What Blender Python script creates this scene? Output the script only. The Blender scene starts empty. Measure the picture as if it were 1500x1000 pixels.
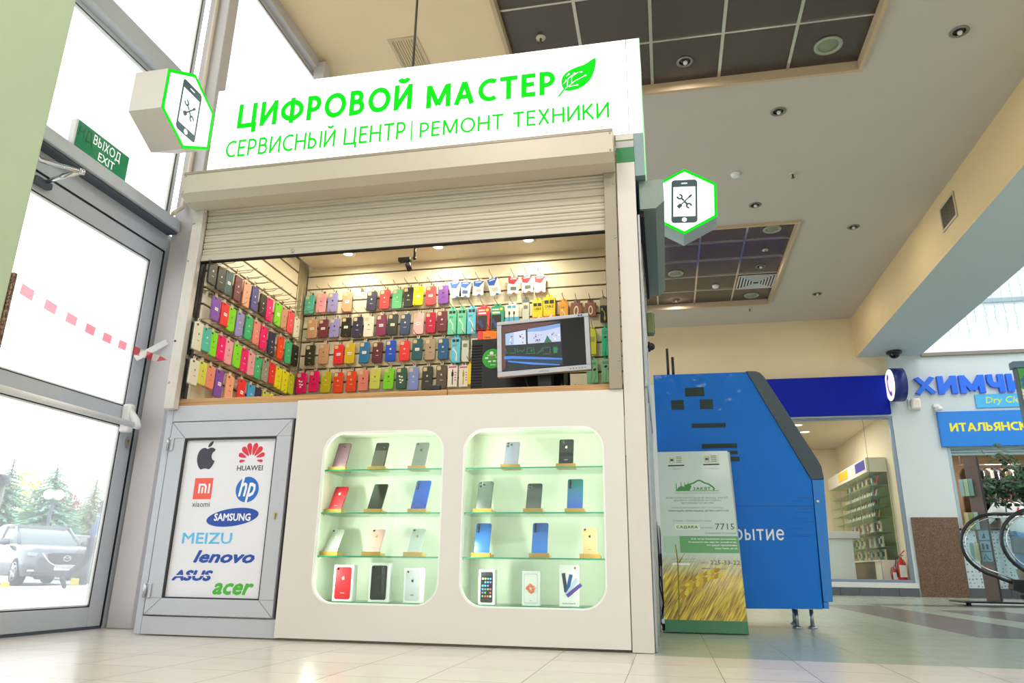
import bpy, bmesh, math, random
from math import pi, sin, cos, radians
from mathutils import Vector, Matrix

random.seed(7)
SC = bpy.context.scene
COL = SC.collection

# ------------------------------------------------------------------ camera
FPX = 1068.34
cam_data = bpy.data.cameras.new('camera')
cam_data.sensor_width = 36.0
cam_data.lens = FPX / 1500 * 36.0
cam_data.clip_end = 400
cam = bpy.data.objects.new('camera', cam_data)
COL.objects.link(cam)
RC = [(0.9795388, 0.2008067, 0.0134313), (-0.0474505, 0.2952893, -0.9542288), (-0.1955816, 0.9340669, 0.2987757)]
CAM = Vector((0.072044, -3.325743, 0.325))
m = Matrix.Identity(4)
for i in range(3):
    m[i][0] = RC[0][i]
    m[i][1] = -RC[1][i]
    m[i][2] = -RC[2][i]
    m[i][3] = CAM[i]
cam.matrix_world = m
SC.camera = cam

# ------------------------------------------------------------------ world, exposure, lamps
SC.view_settings.view_transform = 'Standard'
SC.view_settings.look = 'None'
SC.view_settings.exposure = 0.0
SC.view_settings.gamma = 1.0
SC.view_settings.use_curve_mapping = False
w = bpy.data.worlds.new('overcast_sky')
SC.world = w
w.use_nodes = True
nt = w.node_tree
nt.nodes.clear()
wo = nt.nodes.new('ShaderNodeOutputWorld')
bg = nt.nodes.new('ShaderNodeBackground')
bg.inputs['Color'].default_value = (0.95, 0.98, 1.0, 1)
bg.inputs['Strength'].default_value = 3.2
nt.links.new(bg.outputs[0], wo.inputs[0])


def area(name, loc, size, power, color=(1, 1, 1), rot=(0, 0, 0), sy=None, spread=180):
    l = bpy.data.lights.new(name, 'AREA')
    l.energy = power
    l.color = color
    l.size = size
    l.spread = radians(spread)
    if sy:
        l.shape = 'RECTANGLE'
        l.size_y = sy
    o = bpy.data.objects.new(name, l)
    COL.objects.link(o)
    o.location = loc
    o.rotation_euler = rot
    return o


# louvred ceiling lamps of the hall, behind and beside the camera
for lx, ly in ((-1.2, -2.6), (0.9, -2.6), (-1.2, -5.2), (0.9, -5.2), (3.0, -4.0)):
    area('ceiling_lamp_light', (lx, ly, 4.69), 0.58, 54, (1.0, 0.97, 0.945))

# ------------------------------------------------------------------ helpers
def lin(c):
    def f(v):
        v /= 255.0
        return v / 12.92 if v <= 0.04045 else ((v + 0.055) / 1.055) ** 2.4
    return (f(c[0]), f(c[1]), f(c[2]), 1)


def hexc(h):
    h = h.lstrip('#')
    return lin((int(h[0:2], 16), int(h[2:4], 16), int(h[4:6], 16)))


MATS = {}


def mat(key, color, rough=0.5, metal=0.0, noise=0.06, scale=30.0, emit=None, estr=0.0, bump=0.0, bscale=200.0, coat=0.0, alpha_mix=None, spec=None):
    """principled material whose colour is varied a little by a noise texture"""
    if key in MATS:
        return MATS[key]
    M = bpy.data.materials.new(key)
    M.use_nodes = True
    t = M.node_tree
    b = t.nodes['Principled BSDF']
    col = hexc(color) if isinstance(color, str) else (*color[:3], 1)
    tc = t.nodes.new('ShaderNodeTexCoord')
    nz = t.nodes.new('ShaderNodeTexNoise')
    nz.inputs['Scale'].default_value = scale
    nz.inputs['Detail'].default_value = 3
    t.links.new(tc.outputs['Object'], nz.inputs['Vector'])
    rp = t.nodes.new('ShaderNodeMapRange')
    rp.inputs['To Min'].default_value = 1 - noise
    rp.inputs['To Max'].default_value = 1 + noise
    t.links.new(nz.outputs['Fac'], rp.inputs['Value'])
    mx = t.nodes.new('ShaderNodeVectorMath')
    mx.operation = 'SCALE'
    mx.inputs[0].default_value = col[:3]
    t.links.new(rp.outputs[0], mx.inputs['Scale'])
    t.links.new(mx.outputs[0], b.inputs['Base Color'])
    b.inputs['Roughness'].default_value = rough
    b.inputs['Metallic'].default_value = metal
    if spec is not None:
        b.inputs['Specular IOR Level'].default_value = spec
    if coat:
        b.inputs['Coat Weight'].default_value = coat
        b.inputs['Coat Roughness'].default_value = 0.08
    if emit is not None:
        b.inputs['Emission Color'].default_value = hexc(emit) if isinstance(emit, str) else (*emit, 1)
        b.inputs['Emission Strength'].default_value = estr
    if bump:
        n2 = t.nodes.new('ShaderNodeTexNoise')
        n2.inputs['Scale'].default_value = bscale
        t.links.new(tc.outputs['Object'], n2.inputs['Vector'])
        bp = t.nodes.new('ShaderNodeBump')
        bp.inputs['Strength'].default_value = bump
        bp.inputs['Distance'].default_value = 0.003
        t.links.new(n2.outputs['Fac'], bp.inputs['Height'])
        t.links.new(bp.outputs[0], b.inputs['Normal'])
    M.diffuse_color = col
    MATS[key] = M
    return M


def glass(key, tint=(1, 1, 1), gloss=1.0, haze=0.0, hazecol=(0.9, 0.95, 1.0), rough=0.02, base=0.04):
    """thin pane: clear with mirror reflection by angle, and a film of dirt that scatters light"""
    if key in MATS:
        return MATS[key]
    M = bpy.data.materials.new(key)
    M.use_nodes = True
    t = M.node_tree
    t.nodes.clear()
    out = t.nodes.new('ShaderNodeOutputMaterial')
    tr = t.nodes.new('ShaderNodeBsdfTransparent')
    tr.inputs[0].default_value = (*tint, 1)
    gl = t.nodes.new('ShaderNodeBsdfGlossy')
    gl.inputs['Roughness'].default_value = rough
    lw = t.nodes.new('ShaderNodeLayerWeight')
    lw.inputs['Blend'].default_value = 0.25
    mr = t.nodes.new('ShaderNodeMapRange')
    mr.inputs['To Min'].default_value = base * gloss
    mr.inputs['To Max'].default_value = 0.75 * gloss
    t.links.new(lw.outputs['Fresnel'], mr.inputs['Value'])
    mx = t.nodes.new('ShaderNodeMixShader')
    t.links.new(mr.outputs[0], mx.inputs[0])
    t.links.new(tr.outputs[0], mx.inputs[1])
    t.links.new(gl.outputs[0], mx.inputs[2])
    last = mx
    if haze > 0:
        df = t.nodes.new('ShaderNodeBsdfTranslucent')
        df.inputs[0].default_value = (*hazecol, 1)
        nz = t.nodes.new('ShaderNodeTexNoise')
        nz.inputs['Scale'].default_value = 3
        hr = t.nodes.new('ShaderNodeMapRange')
        hr.inputs['To Min'].default_value = haze * 0.8
        hr.inputs['To Max'].default_value = haze * 1.2
        t.links.new(nz.outputs['Fac'], hr.inputs['Value'])
        m2 = t.nodes.new('ShaderNodeMixShader')
        t.links.new(hr.outputs[0], m2.inputs[0])
        t.links.new(mx.outputs[0], m2.inputs[1])
        t.links.new(df.outputs[0], m2.inputs[2])
        last = m2
    t.links.new(last.outputs[0], out.inputs[0])
    MATS[key] = M
    return M


class MB:
    """collects shapes, builds ONE mesh object"""

    def __init__(self):
        self.bm = bmesh.new()
        self.mats = []

    def mi(self, m):
        if m not in self.mats:
            self.mats.append(m)
        return self.mats.index(m)

    def _tag(self, faces, m, smooth=False):
        i = self.mi(m)
        for f in faces:
            f.material_index = i
            f.smooth = smooth

    def box(self, x0, x1, y0, y1, z0, z1, m, bev=0.0, seg=2, M=None):
        r = bmesh.ops.create_cube(self.bm, size=1.0)
        vs = r['verts']
        for v in vs:
            v.co = Vector(((x0 + x1) / 2 + v.co.x * (x1 - x0), (y0 + y1) / 2 + v.co.y * (y1 - y0), (z0 + z1) / 2 + v.co.z * (z1 - z0)))
        fs = set(f for v in vs for f in v.link_faces)
        self._tag(fs, m)
        if bev > 0:
            es = list(set(e for v in vs for e in v.link_edges))
            rr = bmesh.ops.bevel(self.bm, geom=es, offset=bev, segments=seg, affect='EDGES', profile=0.5)
            vs = list(set(v for f in rr['faces'] for v in f.verts) | set(v for v in vs if v.is_valid))
            self._tag(rr['faces'], m, True)
        if M is not None:
            for v in vs:
                v.co = M @ v.co
        return self

    def prism(self, poly, d0, d1, m, axis='y', bev=0.0, smooth=False, M=None):
        """poly in the plane across axis (x: (y,z); y: (x,z); z: (x,y))"""
        def P(a, b, d):
            if axis == 'x':
                return Vector((d, a, b))
            if axis == 'y':
                return Vector((a, d, b))
            return Vector((a, b, d))
        v0 = [self.bm.verts.new(P(a, b, d0)) for a, b in poly]
        v1 = [self.bm.verts.new(P(a, b, d1)) for a, b in poly]
        n = len(poly)
        fs = [self.bm.faces.new(v0), self.bm.faces.new(v1[::-1])]
        side = []
        for i in range(n):
            side.append(self.bm.faces.new((v0[i], v1[i], v1[(i + 1) % n], v0[(i + 1) % n])))
        bmesh.ops.recalc_face_normals(self.bm, faces=fs + side)
        self._tag(fs, m)
        self._tag(side, m, smooth)
        vs = v0 + v1
        if bev > 0:
            es = list(set(e for f in fs for e in f.edges))
            rr = bmesh.ops.bevel(self.bm, geom=es, offset=bev, segments=2, affect='EDGES', profile=0.5)
            self._tag(rr['faces'], m, True)
            vs = list(set(v for f in rr['faces'] for v in f.verts) | set(v for v in vs if v.is_valid))
        if M is not None:
            for v in vs:
                v.co = M @ v.co
        return self

    def tube(self, pts, r, m, n=8, closed=False, caps=True, smooth=True):
        pts = [Vector(p) for p in pts]
        rs = r if isinstance(r, (list, tuple)) else [r] * len(pts)
        rings = []
        up = None
        L = len(pts)
        for i, p in enumerate(pts):
            if closed:
                t = (pts[(i + 1) % L] - pts[i - 1])
            else:
                t = (pts[min(i + 1, L - 1)] - pts[max(i - 1, 0)])
            if t.length < 1e-9:
                t = Vector((0, 0, 1))
            t.normalize()
            if up is None:
                a = Vector((0, 0, 1)) if abs(t.z) < 0.9 else Vector((1, 0, 0))
                up = (a - t * a.dot(t)).normalized()
            else:
                up = (up - t * up.dot(t))
                up = up.normalized() if up.length > 1e-6 else t.orthogonal().normalized()
            s = t.cross(up)
            rings.append([self.bm.verts.new(p + (up * cos(2 * pi * k / n) + s * sin(2 * pi * k / n)) * rs[i]) for k in range(n)])
        fs = []
        rng = range(L) if closed else range(L - 1)
        for i in rng:
            a, b = rings[i], rings[(i + 1) % L]
            for k in range(n):
                fs.append(self.bm.faces.new((a[k], a[(k + 1) % n], b[(k + 1) % n], b[k])))
        if caps and not closed:
            fs.append(self.bm.faces.new(rings[0][::-1]))
            fs.append(self.bm.faces.new(rings[-1]))
        self._tag(fs, m, smooth)
        return self

    def cyl(self, p0, p1, r, m, n=16, r1=None, smooth=True):
        self.tube([p0, p1], [r, r if r1 is None else r1], m, n=n)
        return self

    def lathe(self, prof, c, m, n=20, smooth=True, axis='z', M=None, hollow=False):
        """prof: list of (radius, height) along axis from point c"""
        c = Vector(c)
        rings = []
        allv = []
        for r, h in prof:
            ring = []
            for k in range(n):
                a = 2 * pi * k / n
                if axis == 'z':
                    p = Vector((r * cos(a), r * sin(a), h))
                elif axis == 'y':
                    p = Vector((r * cos(a), h, r * sin(a)))
                else:
                    p = Vector((h, r * cos(a), r * sin(a)))
                ring.append(self.bm.verts.new(c + p))
            rings.append(ring)
            allv += ring
        fs = []
        for a, b in zip(rings, rings[1:]):
            for k in range(n):
                fs.append(self.bm.faces.new((a[k], a[(k + 1) % n], b[(k + 1) % n], b[k])))
        if hollow:
            a, b = rings[-1], rings[0]
            for k in range(n):
                fs.append(self.bm.faces.new((a[k], a[(k + 1) % n], b[(k + 1) % n], b[k])))
        else:
            fs.append(self.bm.faces.new(rings[0]))
            fs.append(self.bm.faces.new(rings[-1]))
        bmesh.ops.recalc_face_normals(self.bm, faces=fs)
        self._tag(fs, m, smooth)
        if M is not None:
            for v in allv:
                v.co = M @ v.co
        return self

    def sphere(self, c, r, m, seg=16, rings=10, sc=(1, 1, 1)):
        rr = bmesh.ops.create_uvsphere(self.bm, u_segments=seg, v_segments=rings, radius=1.0)
        for v in rr['verts']:
            v.co = Vector(c) + Vector((v.co.x * r * sc[0], v.co.y * r * sc[1], v.co.z * r * sc[2]))
        self._tag(set(f for v in rr['verts'] for f in v.link_faces), m, True)
        return self

    def face(self, pts, m, smooth=False):
        f = self.bm.faces.new([self.bm.verts.new(Vector(p)) for p in pts])
        self._tag([f], m, smooth)
        return self

    def mesh(self, me, m, M=None):
        """append a mesh"""
        c = me.copy()
        if M is not None:
            c.transform(M)
        i = self.mi(m)
        c.polygons.foreach_set('material_index', [i] * len(c.polygons))
        self.bm.from_mesh(c)
        bpy.data.meshes.remove(c)
        return self

    def xf(self, M):
        for v in self.bm.verts:
            v.co = M @ v.co
        return self

    def build(self, name, parent=None, label=None, recenter=False, **props):
        me = bpy.data.meshes.new(name)
        if recenter:
            xs = [v.co for v in self.bm.verts]
            lo = [min(v[i] for v in xs) for i in range(3)]
            hi = [max(v[i] for v in xs) for i in range(3)]
            c = Vector(((lo[0] + hi[0]) / 2, (lo[1] + hi[1]) / 2, lo[2]))
            for v in self.bm.verts:
                v.co -= c
        off = Vector((0, 0, 0))
        p = parent
        while p is not None:
            if p.get('_local'):
                off = Vector((0, 0, 0))
                break
            off += p.location
            p = p.parent
        if off.length > 0:
            for v in self.bm.verts:
                v.co -= off
        self.bm.to_mesh(me)
        self.bm.free()
        for m in self.mats:
            me.materials.append(m)
        o = bpy.data.objects.new(name, me)
        COL.objects.link(o)
        if recenter:
            o.location = c
        if parent is not None:
            o.parent = parent
        if label:
            o['label'] = label
        for k, v in props.items():
            o[k] = v
        return o


def thing(name, label, cat, loc=(0, 0, 0), group=None, rot=(0, 0, 0), local=False):
    """an Empty at the thing's base; local=True: its children are modelled in its own frame"""
    o = bpy.data.objects.new(name, None)
    COL.objects.link(o)
    o.empty_display_size = 0.05
    o.location = loc
    o.rotation_euler = rot
    o['label'] = label
    o['category'] = cat
    if group:
        o['group'] = group
    if local:
        o['_local'] = 1
    return o


def structure(name, mb, parent=None):
    return mb.build(name, parent, kind='structure') if parent is None else mb.build(name, parent)


def solo(name, mb, label, cat, group=None):
    """a thing that is one mesh"""
    o = mb.build(name, recenter=True)
    o['label'] = label
    o['category'] = cat
    if group:
        o['group'] = group
    return o


def dup(root, loc=None, rot=None, label=None, group=None, matmap=None):
    """copy a thing with its parts and sub-parts"""
    r = root.copy()
    COL.objects.link(r)
    if loc is not None:
        r.location = loc
    if rot is not None:
        r.rotation_euler = rot
    if label:
        r['label'] = label
    if group:
        r['group'] = group

    def rec(src, dst):
        for ch in [c for c in bpy.data.objects if c.parent == src]:
            k = ch.copy()
            COL.objects.link(k)
            k.parent = dst
            if matmap:
                nm = ch.name.split('.')[0]
                if nm in matmap:
                    k.material_slots[0].link = 'OBJECT'
                    k.material_slots[0].material = matmap[nm]
            rec(ch, k)
    rec(root, r)
    return r


# flat lettering and emblems --------------------------------------------------
def text_mesh(s, bold=0.0, res=2, shear=0.0):
    """letters as flat polygons; every outline is filled on its own with the holes that lie in it"""
    from mathutils.geometry import tessellate_polygon
    c = bpy.data.curves.new('txt', 'FONT')
    c.body = s
    c.shear = shear
    c.resolution_u = res
    c.fill_mode = 'NONE'
    o = bpy.data.objects.new('txt', c)
    em = bpy.data.meshes.new_from_object(o)
    bpy.data.objects.remove(o)
    bpy.data.curves.remove(c)
    nxt = {}
    for e in em.edges:
        nxt.setdefault(e.vertices[0], []).append(e.vertices[1])
        nxt.setdefault(e.vertices[1], []).append(e.vertices[0])
    co = [v.co.copy() for v in em.vertices]
    bpy.data.meshes.remove(em)
    seen, loops = set(), []
    for v in range(len(co)):
        if v in seen or v not in nxt:
            continue
        loop, cur, prev = [], v, None
        while cur not in seen:
            seen.add(cur)
            loop.append(cur)
            n = [w_ for w_ in nxt[cur] if w_ != prev and w_ not in seen]
            if not n:
                break
            if len(loop) == 1 and v + 1 in n:
                n = [v + 1]
            prev, cur = cur, n[0]
        if len(loop) > 2:
            loops.append([co[i] for i in loop])

    def sarea(P):
        return sum(P[i].x * P[(i + 1) % len(P)].y - P[(i + 1) % len(P)].x * P[i].y for i in range(len(P))) / 2

    def inside(p, P):
        r = False
        for i in range(len(P)):
            q, w_ = P[i], P[i - 1]
            if (q.y > p.y) != (w_.y > p.y) and p.x < (w_.x - q.x) * (p.y - q.y) / (w_.y - q.y) + q.x:
                r = not r
        return r
    A = [sarea(P) for P in loops]
    outer, holes = [], []
    for P, a_ in zip(loops, A):
        # a hole lies in a larger outline that runs the other way round
        hole = any(b_ * a_ < 0 and abs(b_) > abs(a_) and inside(P[0], Q) for Q, b_ in zip(loops, A))
        (holes if hole else outer).append(P)
    verts, faces = [], []
    for k, P in enumerate(outer):
        hs = [h for h in holes if inside(h[0], P)]
        allp = [Vector((p.x, p.y, 0)) for q in [P] + hs for p in q]
        n0 = len(verts)
        verts += [(p.x, p.y, 0.0) for p in allp]
        for t in tessellate_polygon([[Vector((p.x, p.y, 0)) for p in q] for q in [P] + hs]):
            t = [n0 + i for i in t]
            p0, p1, p2 = (verts[i] for i in t)
            if (p1[0] - p0[0]) * (p2[1] - p0[1]) - (p2[0] - p0[0]) * (p1[1] - p0[1]) < 0:
                t.reverse()
            faces.append(t)
    me = bpy.data.meshes.new('txt')
    me.from_pydata(verts, [], faces)
    return me


def poly_mesh(outlines):
    c = bpy.data.curves.new('pl', 'CURVE')
    c.dimensions = '2D'
    c.fill_mode = 'BOTH'
    for pts in outlines:
        s = c.splines.new('POLY')
        s.points.add(len(pts) - 1)
        for p, q in zip(s.points, pts):
            p.co = (q[0], q[1], 0, 1)
        s.use_cyclic_u = True
    o = bpy.data.objects.new('pl', c)
    me = bpy.data.meshes.new_from_object(o)
    bpy.data.objects.remove(o)
    bpy.data.curves.remove(c)
    return me


def plate_mesh(outlines, th):
    """2D outlines with holes, given a thickness th along +z"""
    c = bpy.data.curves.new('pl', 'CURVE')
    c.dimensions = '2D'
    c.fill_mode = 'BOTH'
    c.extrude = th / 2
    for pts in outlines:
        s = c.splines.new('POLY')
        s.points.add(len(pts) - 1)
        for p, q in zip(s.points, pts):
            p.co = (q[0], q[1], 0, 1)
        s.use_cyclic_u = True
    o = bpy.data.objects.new('pl', c)
    me = bpy.data.meshes.new_from_object(o)
    bpy.data.objects.remove(o)
    bpy.data.curves.remove(c)
    return me


FRONT = lambda y: Matrix(((1, 0, 0, 0), (0, 0, -1, y), (0, 1, 0, 0), (0, 0, 0, 1)))     # (a, b) -> x=a, z=b, facing -y
SIDE = lambda x: Matrix(((0, 0, 1, x), (1, 0, 0, 0), (0, 1, 0, 0), (0, 0, 0, 1)))       # (a, b) -> y=a, z=b, facing +x


def put_text(mb, s, m, x0, x1, z0, z1, F, bold=0.0, shear=0.0, res=2, lift=0.0008, keep=False):
    """letters fitted to the rectangle x0..x1, z0..z1 of the frame F"""
    if all(ch in SMALL or ch in 'ре' or glyph(ch, .1) is not None for ch in s):
        return stroke_text(mb, s, m, x0, x1, z0, z1, F, .105 + 2.6 * max(bold, 0), lift)
    me = text_mesh(s, min(bold, 0.0), res, shear)
    b = max(bold, 0.0)
    xs = [v.co.x for v in me.vertices]
    ys = [v.co.y for v in me.vertices]
    ax, bx, ay, by = min(xs), max(xs), min(ys), max(ys)
    sy = (z1 - z0) / (by - ay)
    sx = (x1 - x0) / (bx - ax)
    if keep:
        sx = sy
        cx = (x0 + x1) / 2 - (bx - ax) * sx / 2
    else:
        cx = x0
    # a bolder face: the letters drawn several times, a stroke's width apart
    k = max(xs) - min(xs)
    ex, ey = b * sx, b * sy
    fx = ((x1 - x0) - 2 * ex) / (x1 - x0) if not keep else 1.0
    fz = ((z1 - z0) - 2 * ey) / (z1 - z0)
    for v in me.vertices:
        v.co = Vector((cx + ex + (v.co.x - ax) * sx * fx, z0 + ey + (v.co.y - ay) * sy * fz, lift))
    shifts = [(0, 0)] if b == 0 else [(cos(2 * pi * j / 8), sin(2 * pi * j / 8)) for j in range(8)]
    for j, (p, q) in enumerate(shifts):
        mb.mesh(me, m, F @ Matrix.Translation((p * ex, q * ey, 0.00002 * j)))
    bpy.data.meshes.remove(me)
    return mb


def arc(cx, cy, rx, ry, a0, a1, n=10):
    return [(cx + rx * cos(radians(a0 + (a1 - a0) * k / n)), cy + ry * sin(radians(a0 + (a1 - a0) * k / n))) for k in range(n + 1)]


def glyph(ch, t):
    """advance width and centre lines of a capital of height 1 drawn with a stroke t wide"""
    h = t / 2
    V = lambda x, a=0.0, b=1.0: [(x, a), (x, b)]
    H = lambda y, a, b: [(a, y), (b, y)]

    def bowl(x, w, y0, y1):
        r = (y1 - y0) / 2
        rx = min(r, w * .55)
        return [(x, y1)] + [(w - rx, y1)] + arc(w - rx, (y0 + y1) / 2, rx, r, 90, -90, 10) + [(w - rx, y0), (x, y0)]
    if ch == 'Ц':
        return .86, [V(h), V(.72), H(h, 0, .86), [(.86 - h, t * .9), (.86 - h, -.2)]]
    if ch == 'И' or ch == 'Й':
        L = [V(h), V(.74 - h), [(h, .03 + h * .6), (.74 - h, .97 - h * .6)]]
        if ch == 'Й':
            L.append(arc(.37, 1.27, .17, .14, 190, 350, 8))
        return .74, L
    if ch == 'Ф':
        return 1.0, [V(.5, -.02, 1.02), arc(.5, .5, .5 - h, .36 - h * .3, 0, 360, 26)]
    if ch == 'Р':
        return .60, [V(h), bowl(h, .60 - h, .42, 1 - h)]
    if ch == 'О':
        return .92, [arc(.46, .5, .46 - h, .5 - h, 0, 360, 28)]
    if ch == 'В':
        return .63, [V(h), bowl(h, .57 - h, .53, 1 - h), bowl(h, .63 - h, h, .53)]
    if ch == 'М':
        return .98, [V(.10 - .02 + h * .3), V(.90 + .02 - h * .3), [(.10 + h * .3, 1 - h * .5), (.49, .10)], [(.49, .10), (.88 - h * .3, 1 - h * .5)]]
    if ch == 'А':
        return .80, [[(h * .9, 0), (.40, 1 - h * .2)], [(.80 - h * .9, 0), (.40, 1 - h * .2)], H(.33, .16, .64)]
    if ch == 'С':
        return .70, [arc(.47, .5, .47 - h, .5 - h, 55, 305, 20)]
    if ch == 'Т':
        return .68, [V(.34), H(1 - h, 0, .68)]
    if ch == 'Е':
        return .54, [V(h), H(1 - h, 0, .54), H(h, 0, .54), H(.53, 0, .49)]
    if ch == 'Н':
        return .74, [V(h), V(.74 - h), H(.52, 0, .74)]
    if ch == 'Ы':
        return .92, [V(h), bowl(h, .58 - h, h, .58), V(.92 - h)]
    if ch == 'Ь':
        return .58, [V(h), bowl(h, .58 - h, h, .58)]
    if ch == 'К':
        return .66, [V(h), [(h, .42), (.62 - h * .3, 1.0)], [(.24, .55), (.66 - h * .3, 0)]]
    if ch == 'Х':
        return .68, [[(h * .8, 0), (.68 - h * .8, 1)], [(.68 - h * .8, 0), (h * .8, 1)]]
    if ch == 'Л':
        return .74, [V(.74 - h), H(1 - h, .20, .74), [(.22, 1 - h), (.20, .45), (.14, .14), (0, h * .7)]]
    if ch == 'Я':
        return .62, [V(.62 - h), [(.62 - p, q) for p, q in bowl(h, .60 - h, .42, 1 - h)], [(.34, .42), (h * .6, 0)]]
    if ch == 'Д':
        return .84, [V(.70), H(1 - h, .20, .74), [(.24, 1 - h), (.22, .45), (.14, t * .8)], H(h, 0, .84), [(h, t * .9), (h, -.18)], [(.84 - h, t * .9), (.84 - h, -.18)]]
    if ch == 'З':
        return .58, [arc(.26, .75, .28 - h * .5, .25 - h, 150, -85, 12), arc(.26, .27, .32 - h, .27 - h, 85, -150, 12)]
    if ch == 'Б':
        return .60, [V(h), H(1 - h, 0, .55), bowl(h, .60 - h, h, .58)]
    if ch == 'Г':
        return .50, [V(h), H(1 - h, 0, .50)]
    if ch == 'У':
        return .66, [[(h * .8, 1), (.36, .38)], [(.66 - h * .8, 1), (.30, .18), (.20, h), (.04, h)]]
    if ch == 'П':
        return .72, [V(h), V(.72 - h), H(1 - h, 0, .72)]
    if ch == 'Ш':
        return 1.0, [V(h), V(.5), V(1 - h), H(h, 0, 1)]
    if ch == 'Щ':
        return 1.1, [V(h), V(.48), V(.96 - h), H(h, 0, 1.1), [(1.1 - h, t * .9), (1.1 - h, -.2)]]
    if ch == 'Ж':
        return 1.0, [V(.5), [(.5, .5), (h, 1)], [(.5, .5), (1 - h, 1)], [(.5, .5), (h * .6, 0)], [(.5, .5), (1 - h * .6, 0)]]
    if ch == ',':
        return t, [[(h, t), (0, -.12)]]
    if ch == ':':
        return t, [V(h, 0, t), V(h, .5, .5 + t)]
    if ch == '-':
        return .34, [H(.40, 0, .34)]
    if ch == '|':
        return t, [V(h, -.15, 1.1)]
    if ch == ' ':
        return .28, []
    return None


# small letters of the bank name: scaled capitals on the x-height
SMALL = {'т': ('Т', .72), 'к': ('К', .72), 'ы': ('Ы', .72), 'и': ('И', .72)}


def stroke_text(mb, s, m, x0, x1, z0, z1, F, t, lift=0.0008, gap=.15):
    """lettering drawn stroke by stroke, fitted to a rectangle (tails and breves included)"""
    items, x = [], 0.0
    for ch in s:
        if ch in SMALL:
            w_, L = glyph(SMALL[ch][0], t / SMALL[ch][1])
            k = SMALL[ch][1]
            L = [[(p * k, q * k) for p, q in l] for l in L]
            w_ *= k
        elif ch == 'р':
            w_, L = glyph('Р', t / .72)
            w_ *= .74
            L = [[(p * .74, q * .72) for p, q in l] for l in L]
            L = [[(t / 2, -.26), (t / 2, .72)], [(p, q * 1.02 - .27 if q < .5 else q) for p, q in L[1]]]
            L[1] = arc(.29, .36, .29 - t / 2, .36 - t / 2, 0, 360, 20)
            w_ = .58
        elif ch == 'е':
            w_, L = .56, [arc(.28, .36, .28 - t / 2, .36 - t / 2, 20, 325, 18), [(t / 2, .38), (.56 - t / 2, .38), (.54 - t / 2, .48)]]
        else:
            w_, L = glyph(ch, t)
        items += [[(x + p, q) for p, q in l] for l in L]
        x += w_ + gap
    outs = []
    for l in items:
        if len(l) > 12 and abs(l[0][0] - l[-1][0]) < 1e-4 and abs(l[0][1] - l[-1][1]) < 1e-4:
            n = len(l) - 1
            cx = sum(p for p, q in l[:-1]) / n
            cy = sum(q for p, q in l[:-1]) / n
            rx = max(abs(p - cx) for p, q in l)
            ry = max(abs(q - cy) for p, q in l)
            outs.append([ell(cx, cy, rx + t / 2, ry + t / 2, 32), ell(cx, cy, rx - t / 2, ry - t / 2, 32)])
        else:
            outs.append([stroke(l, t)])
    xs = [p for o in outs for p, q in o[0]]
    ys = [q for o in outs for p, q in o[0]]
    ax, bx, ay, by = min(xs), max(xs), min(ys), max(ys)
    f = lambda P: [(x0 + (p - ax) / (bx - ax) * (x1 - x0), z0 + (q - ay) / (by - ay) * (z1 - z0)) for p, q in P]
    for k, o in enumerate(outs):
        put_poly(mb, [f(P) for P in o], m, F, lift + 0.00001 * (k % 9))
    return mb


def put_poly(mb, outlines, m, F, lift=0.0008, th=0.0):
    me = plate_mesh(outlines, th) if th else poly_mesh(outlines)
    for v in me.vertices:
        v.co.z += lift + th / 2
    mb.mesh(me, m, F)
    bpy.data.meshes.remove(me)
    return mb


def rrect(x0, x1, z0, z1, r, n=8):
    P = []
    for cx, cz, a0 in ((x1 - r, z1 - r, 0), (x0 + r, z1 - r, pi / 2), (x0 + r, z0 + r, pi), (x1 - r, z0 + r, 3 * pi / 2)):
        for k in range(n + 1):
            a = a0 + (pi / 2) * k / n
            P.append((cx + r * cos(a), cz + r * sin(a)))
    return P


def ell(cx, cz, rx, rz, n=32, rot=0.0):
    return [(cx + rx * cos(2 * pi * k / n) * cos(rot) - rz * sin(2 * pi * k / n) * sin(rot), cz + rx * cos(2 * pi * k / n) * sin(rot) + rz * sin(2 * pi * k / n) * cos(rot)) for k in range(n)]


def stroke(pts, wd):
    """a flat band of width wd along a polyline, as an outline"""
    L, Rr = [], []
    for i, p in enumerate(pts):
        a = Vector(pts[max(i - 1, 0)])
        b = Vector(pts[min(i + 1, len(pts) - 1)])
        t = (b - a).normalized()
        nrm = Vector((-t.y, t.x)) * wd / 2
        L.append((p[0] + nrm.x, p[1] + nrm.y))
        Rr.append((p[0] - nrm.x, p[1] - nrm.y))
    return L + Rr[::-1]


def plate_box(mb, outlines, th, m, F):
    me = plate_mesh(outlines, th)
    mb.mesh(me, m, F)
    bpy.data.meshes.remove(me)
    return mb

# ================================================================== the room
XL, YB, ZC = -2.90, 10.20, 4.773
XB0, XB1, ZB = 3.534, 4.60, 4.03
white_paint = mat('white_paint', '#dcdad4', 0.6, noise=0.03)
wall_cream = mat('cream_paint', '#e2cda6', 0.75, noise=0.04, scale=4)
wall_upper = mat('hall_white_paint', '#d3d9d8', 0.7, noise=0.03)
ceil_paint = mat('ceiling_paint', '#c4bbae', 0.8, noise=0.03, scale=3)
beam_paint = mat('beam_paint', '#d9bf8d', 0.75, noise=0.04, scale=4)
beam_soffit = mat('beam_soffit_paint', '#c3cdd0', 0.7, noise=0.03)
alu = mat('grey_aluminium', '#c0c4ca', 0.42, 0.1, noise=0.04)
alu_dark = mat('aluminium_joint', '#4d5560', 0.5, 0.2)
alu_warm = mat('taupe_aluminium', '#c8c2c2', 0.5, 0.1, noise=0.04)
rubber = mat('black_rubber', '#15161a', 0.7)
steel = mat('brushed_steel', '#b9bbbd', 0.28, 0.9, noise=0.08)
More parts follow.
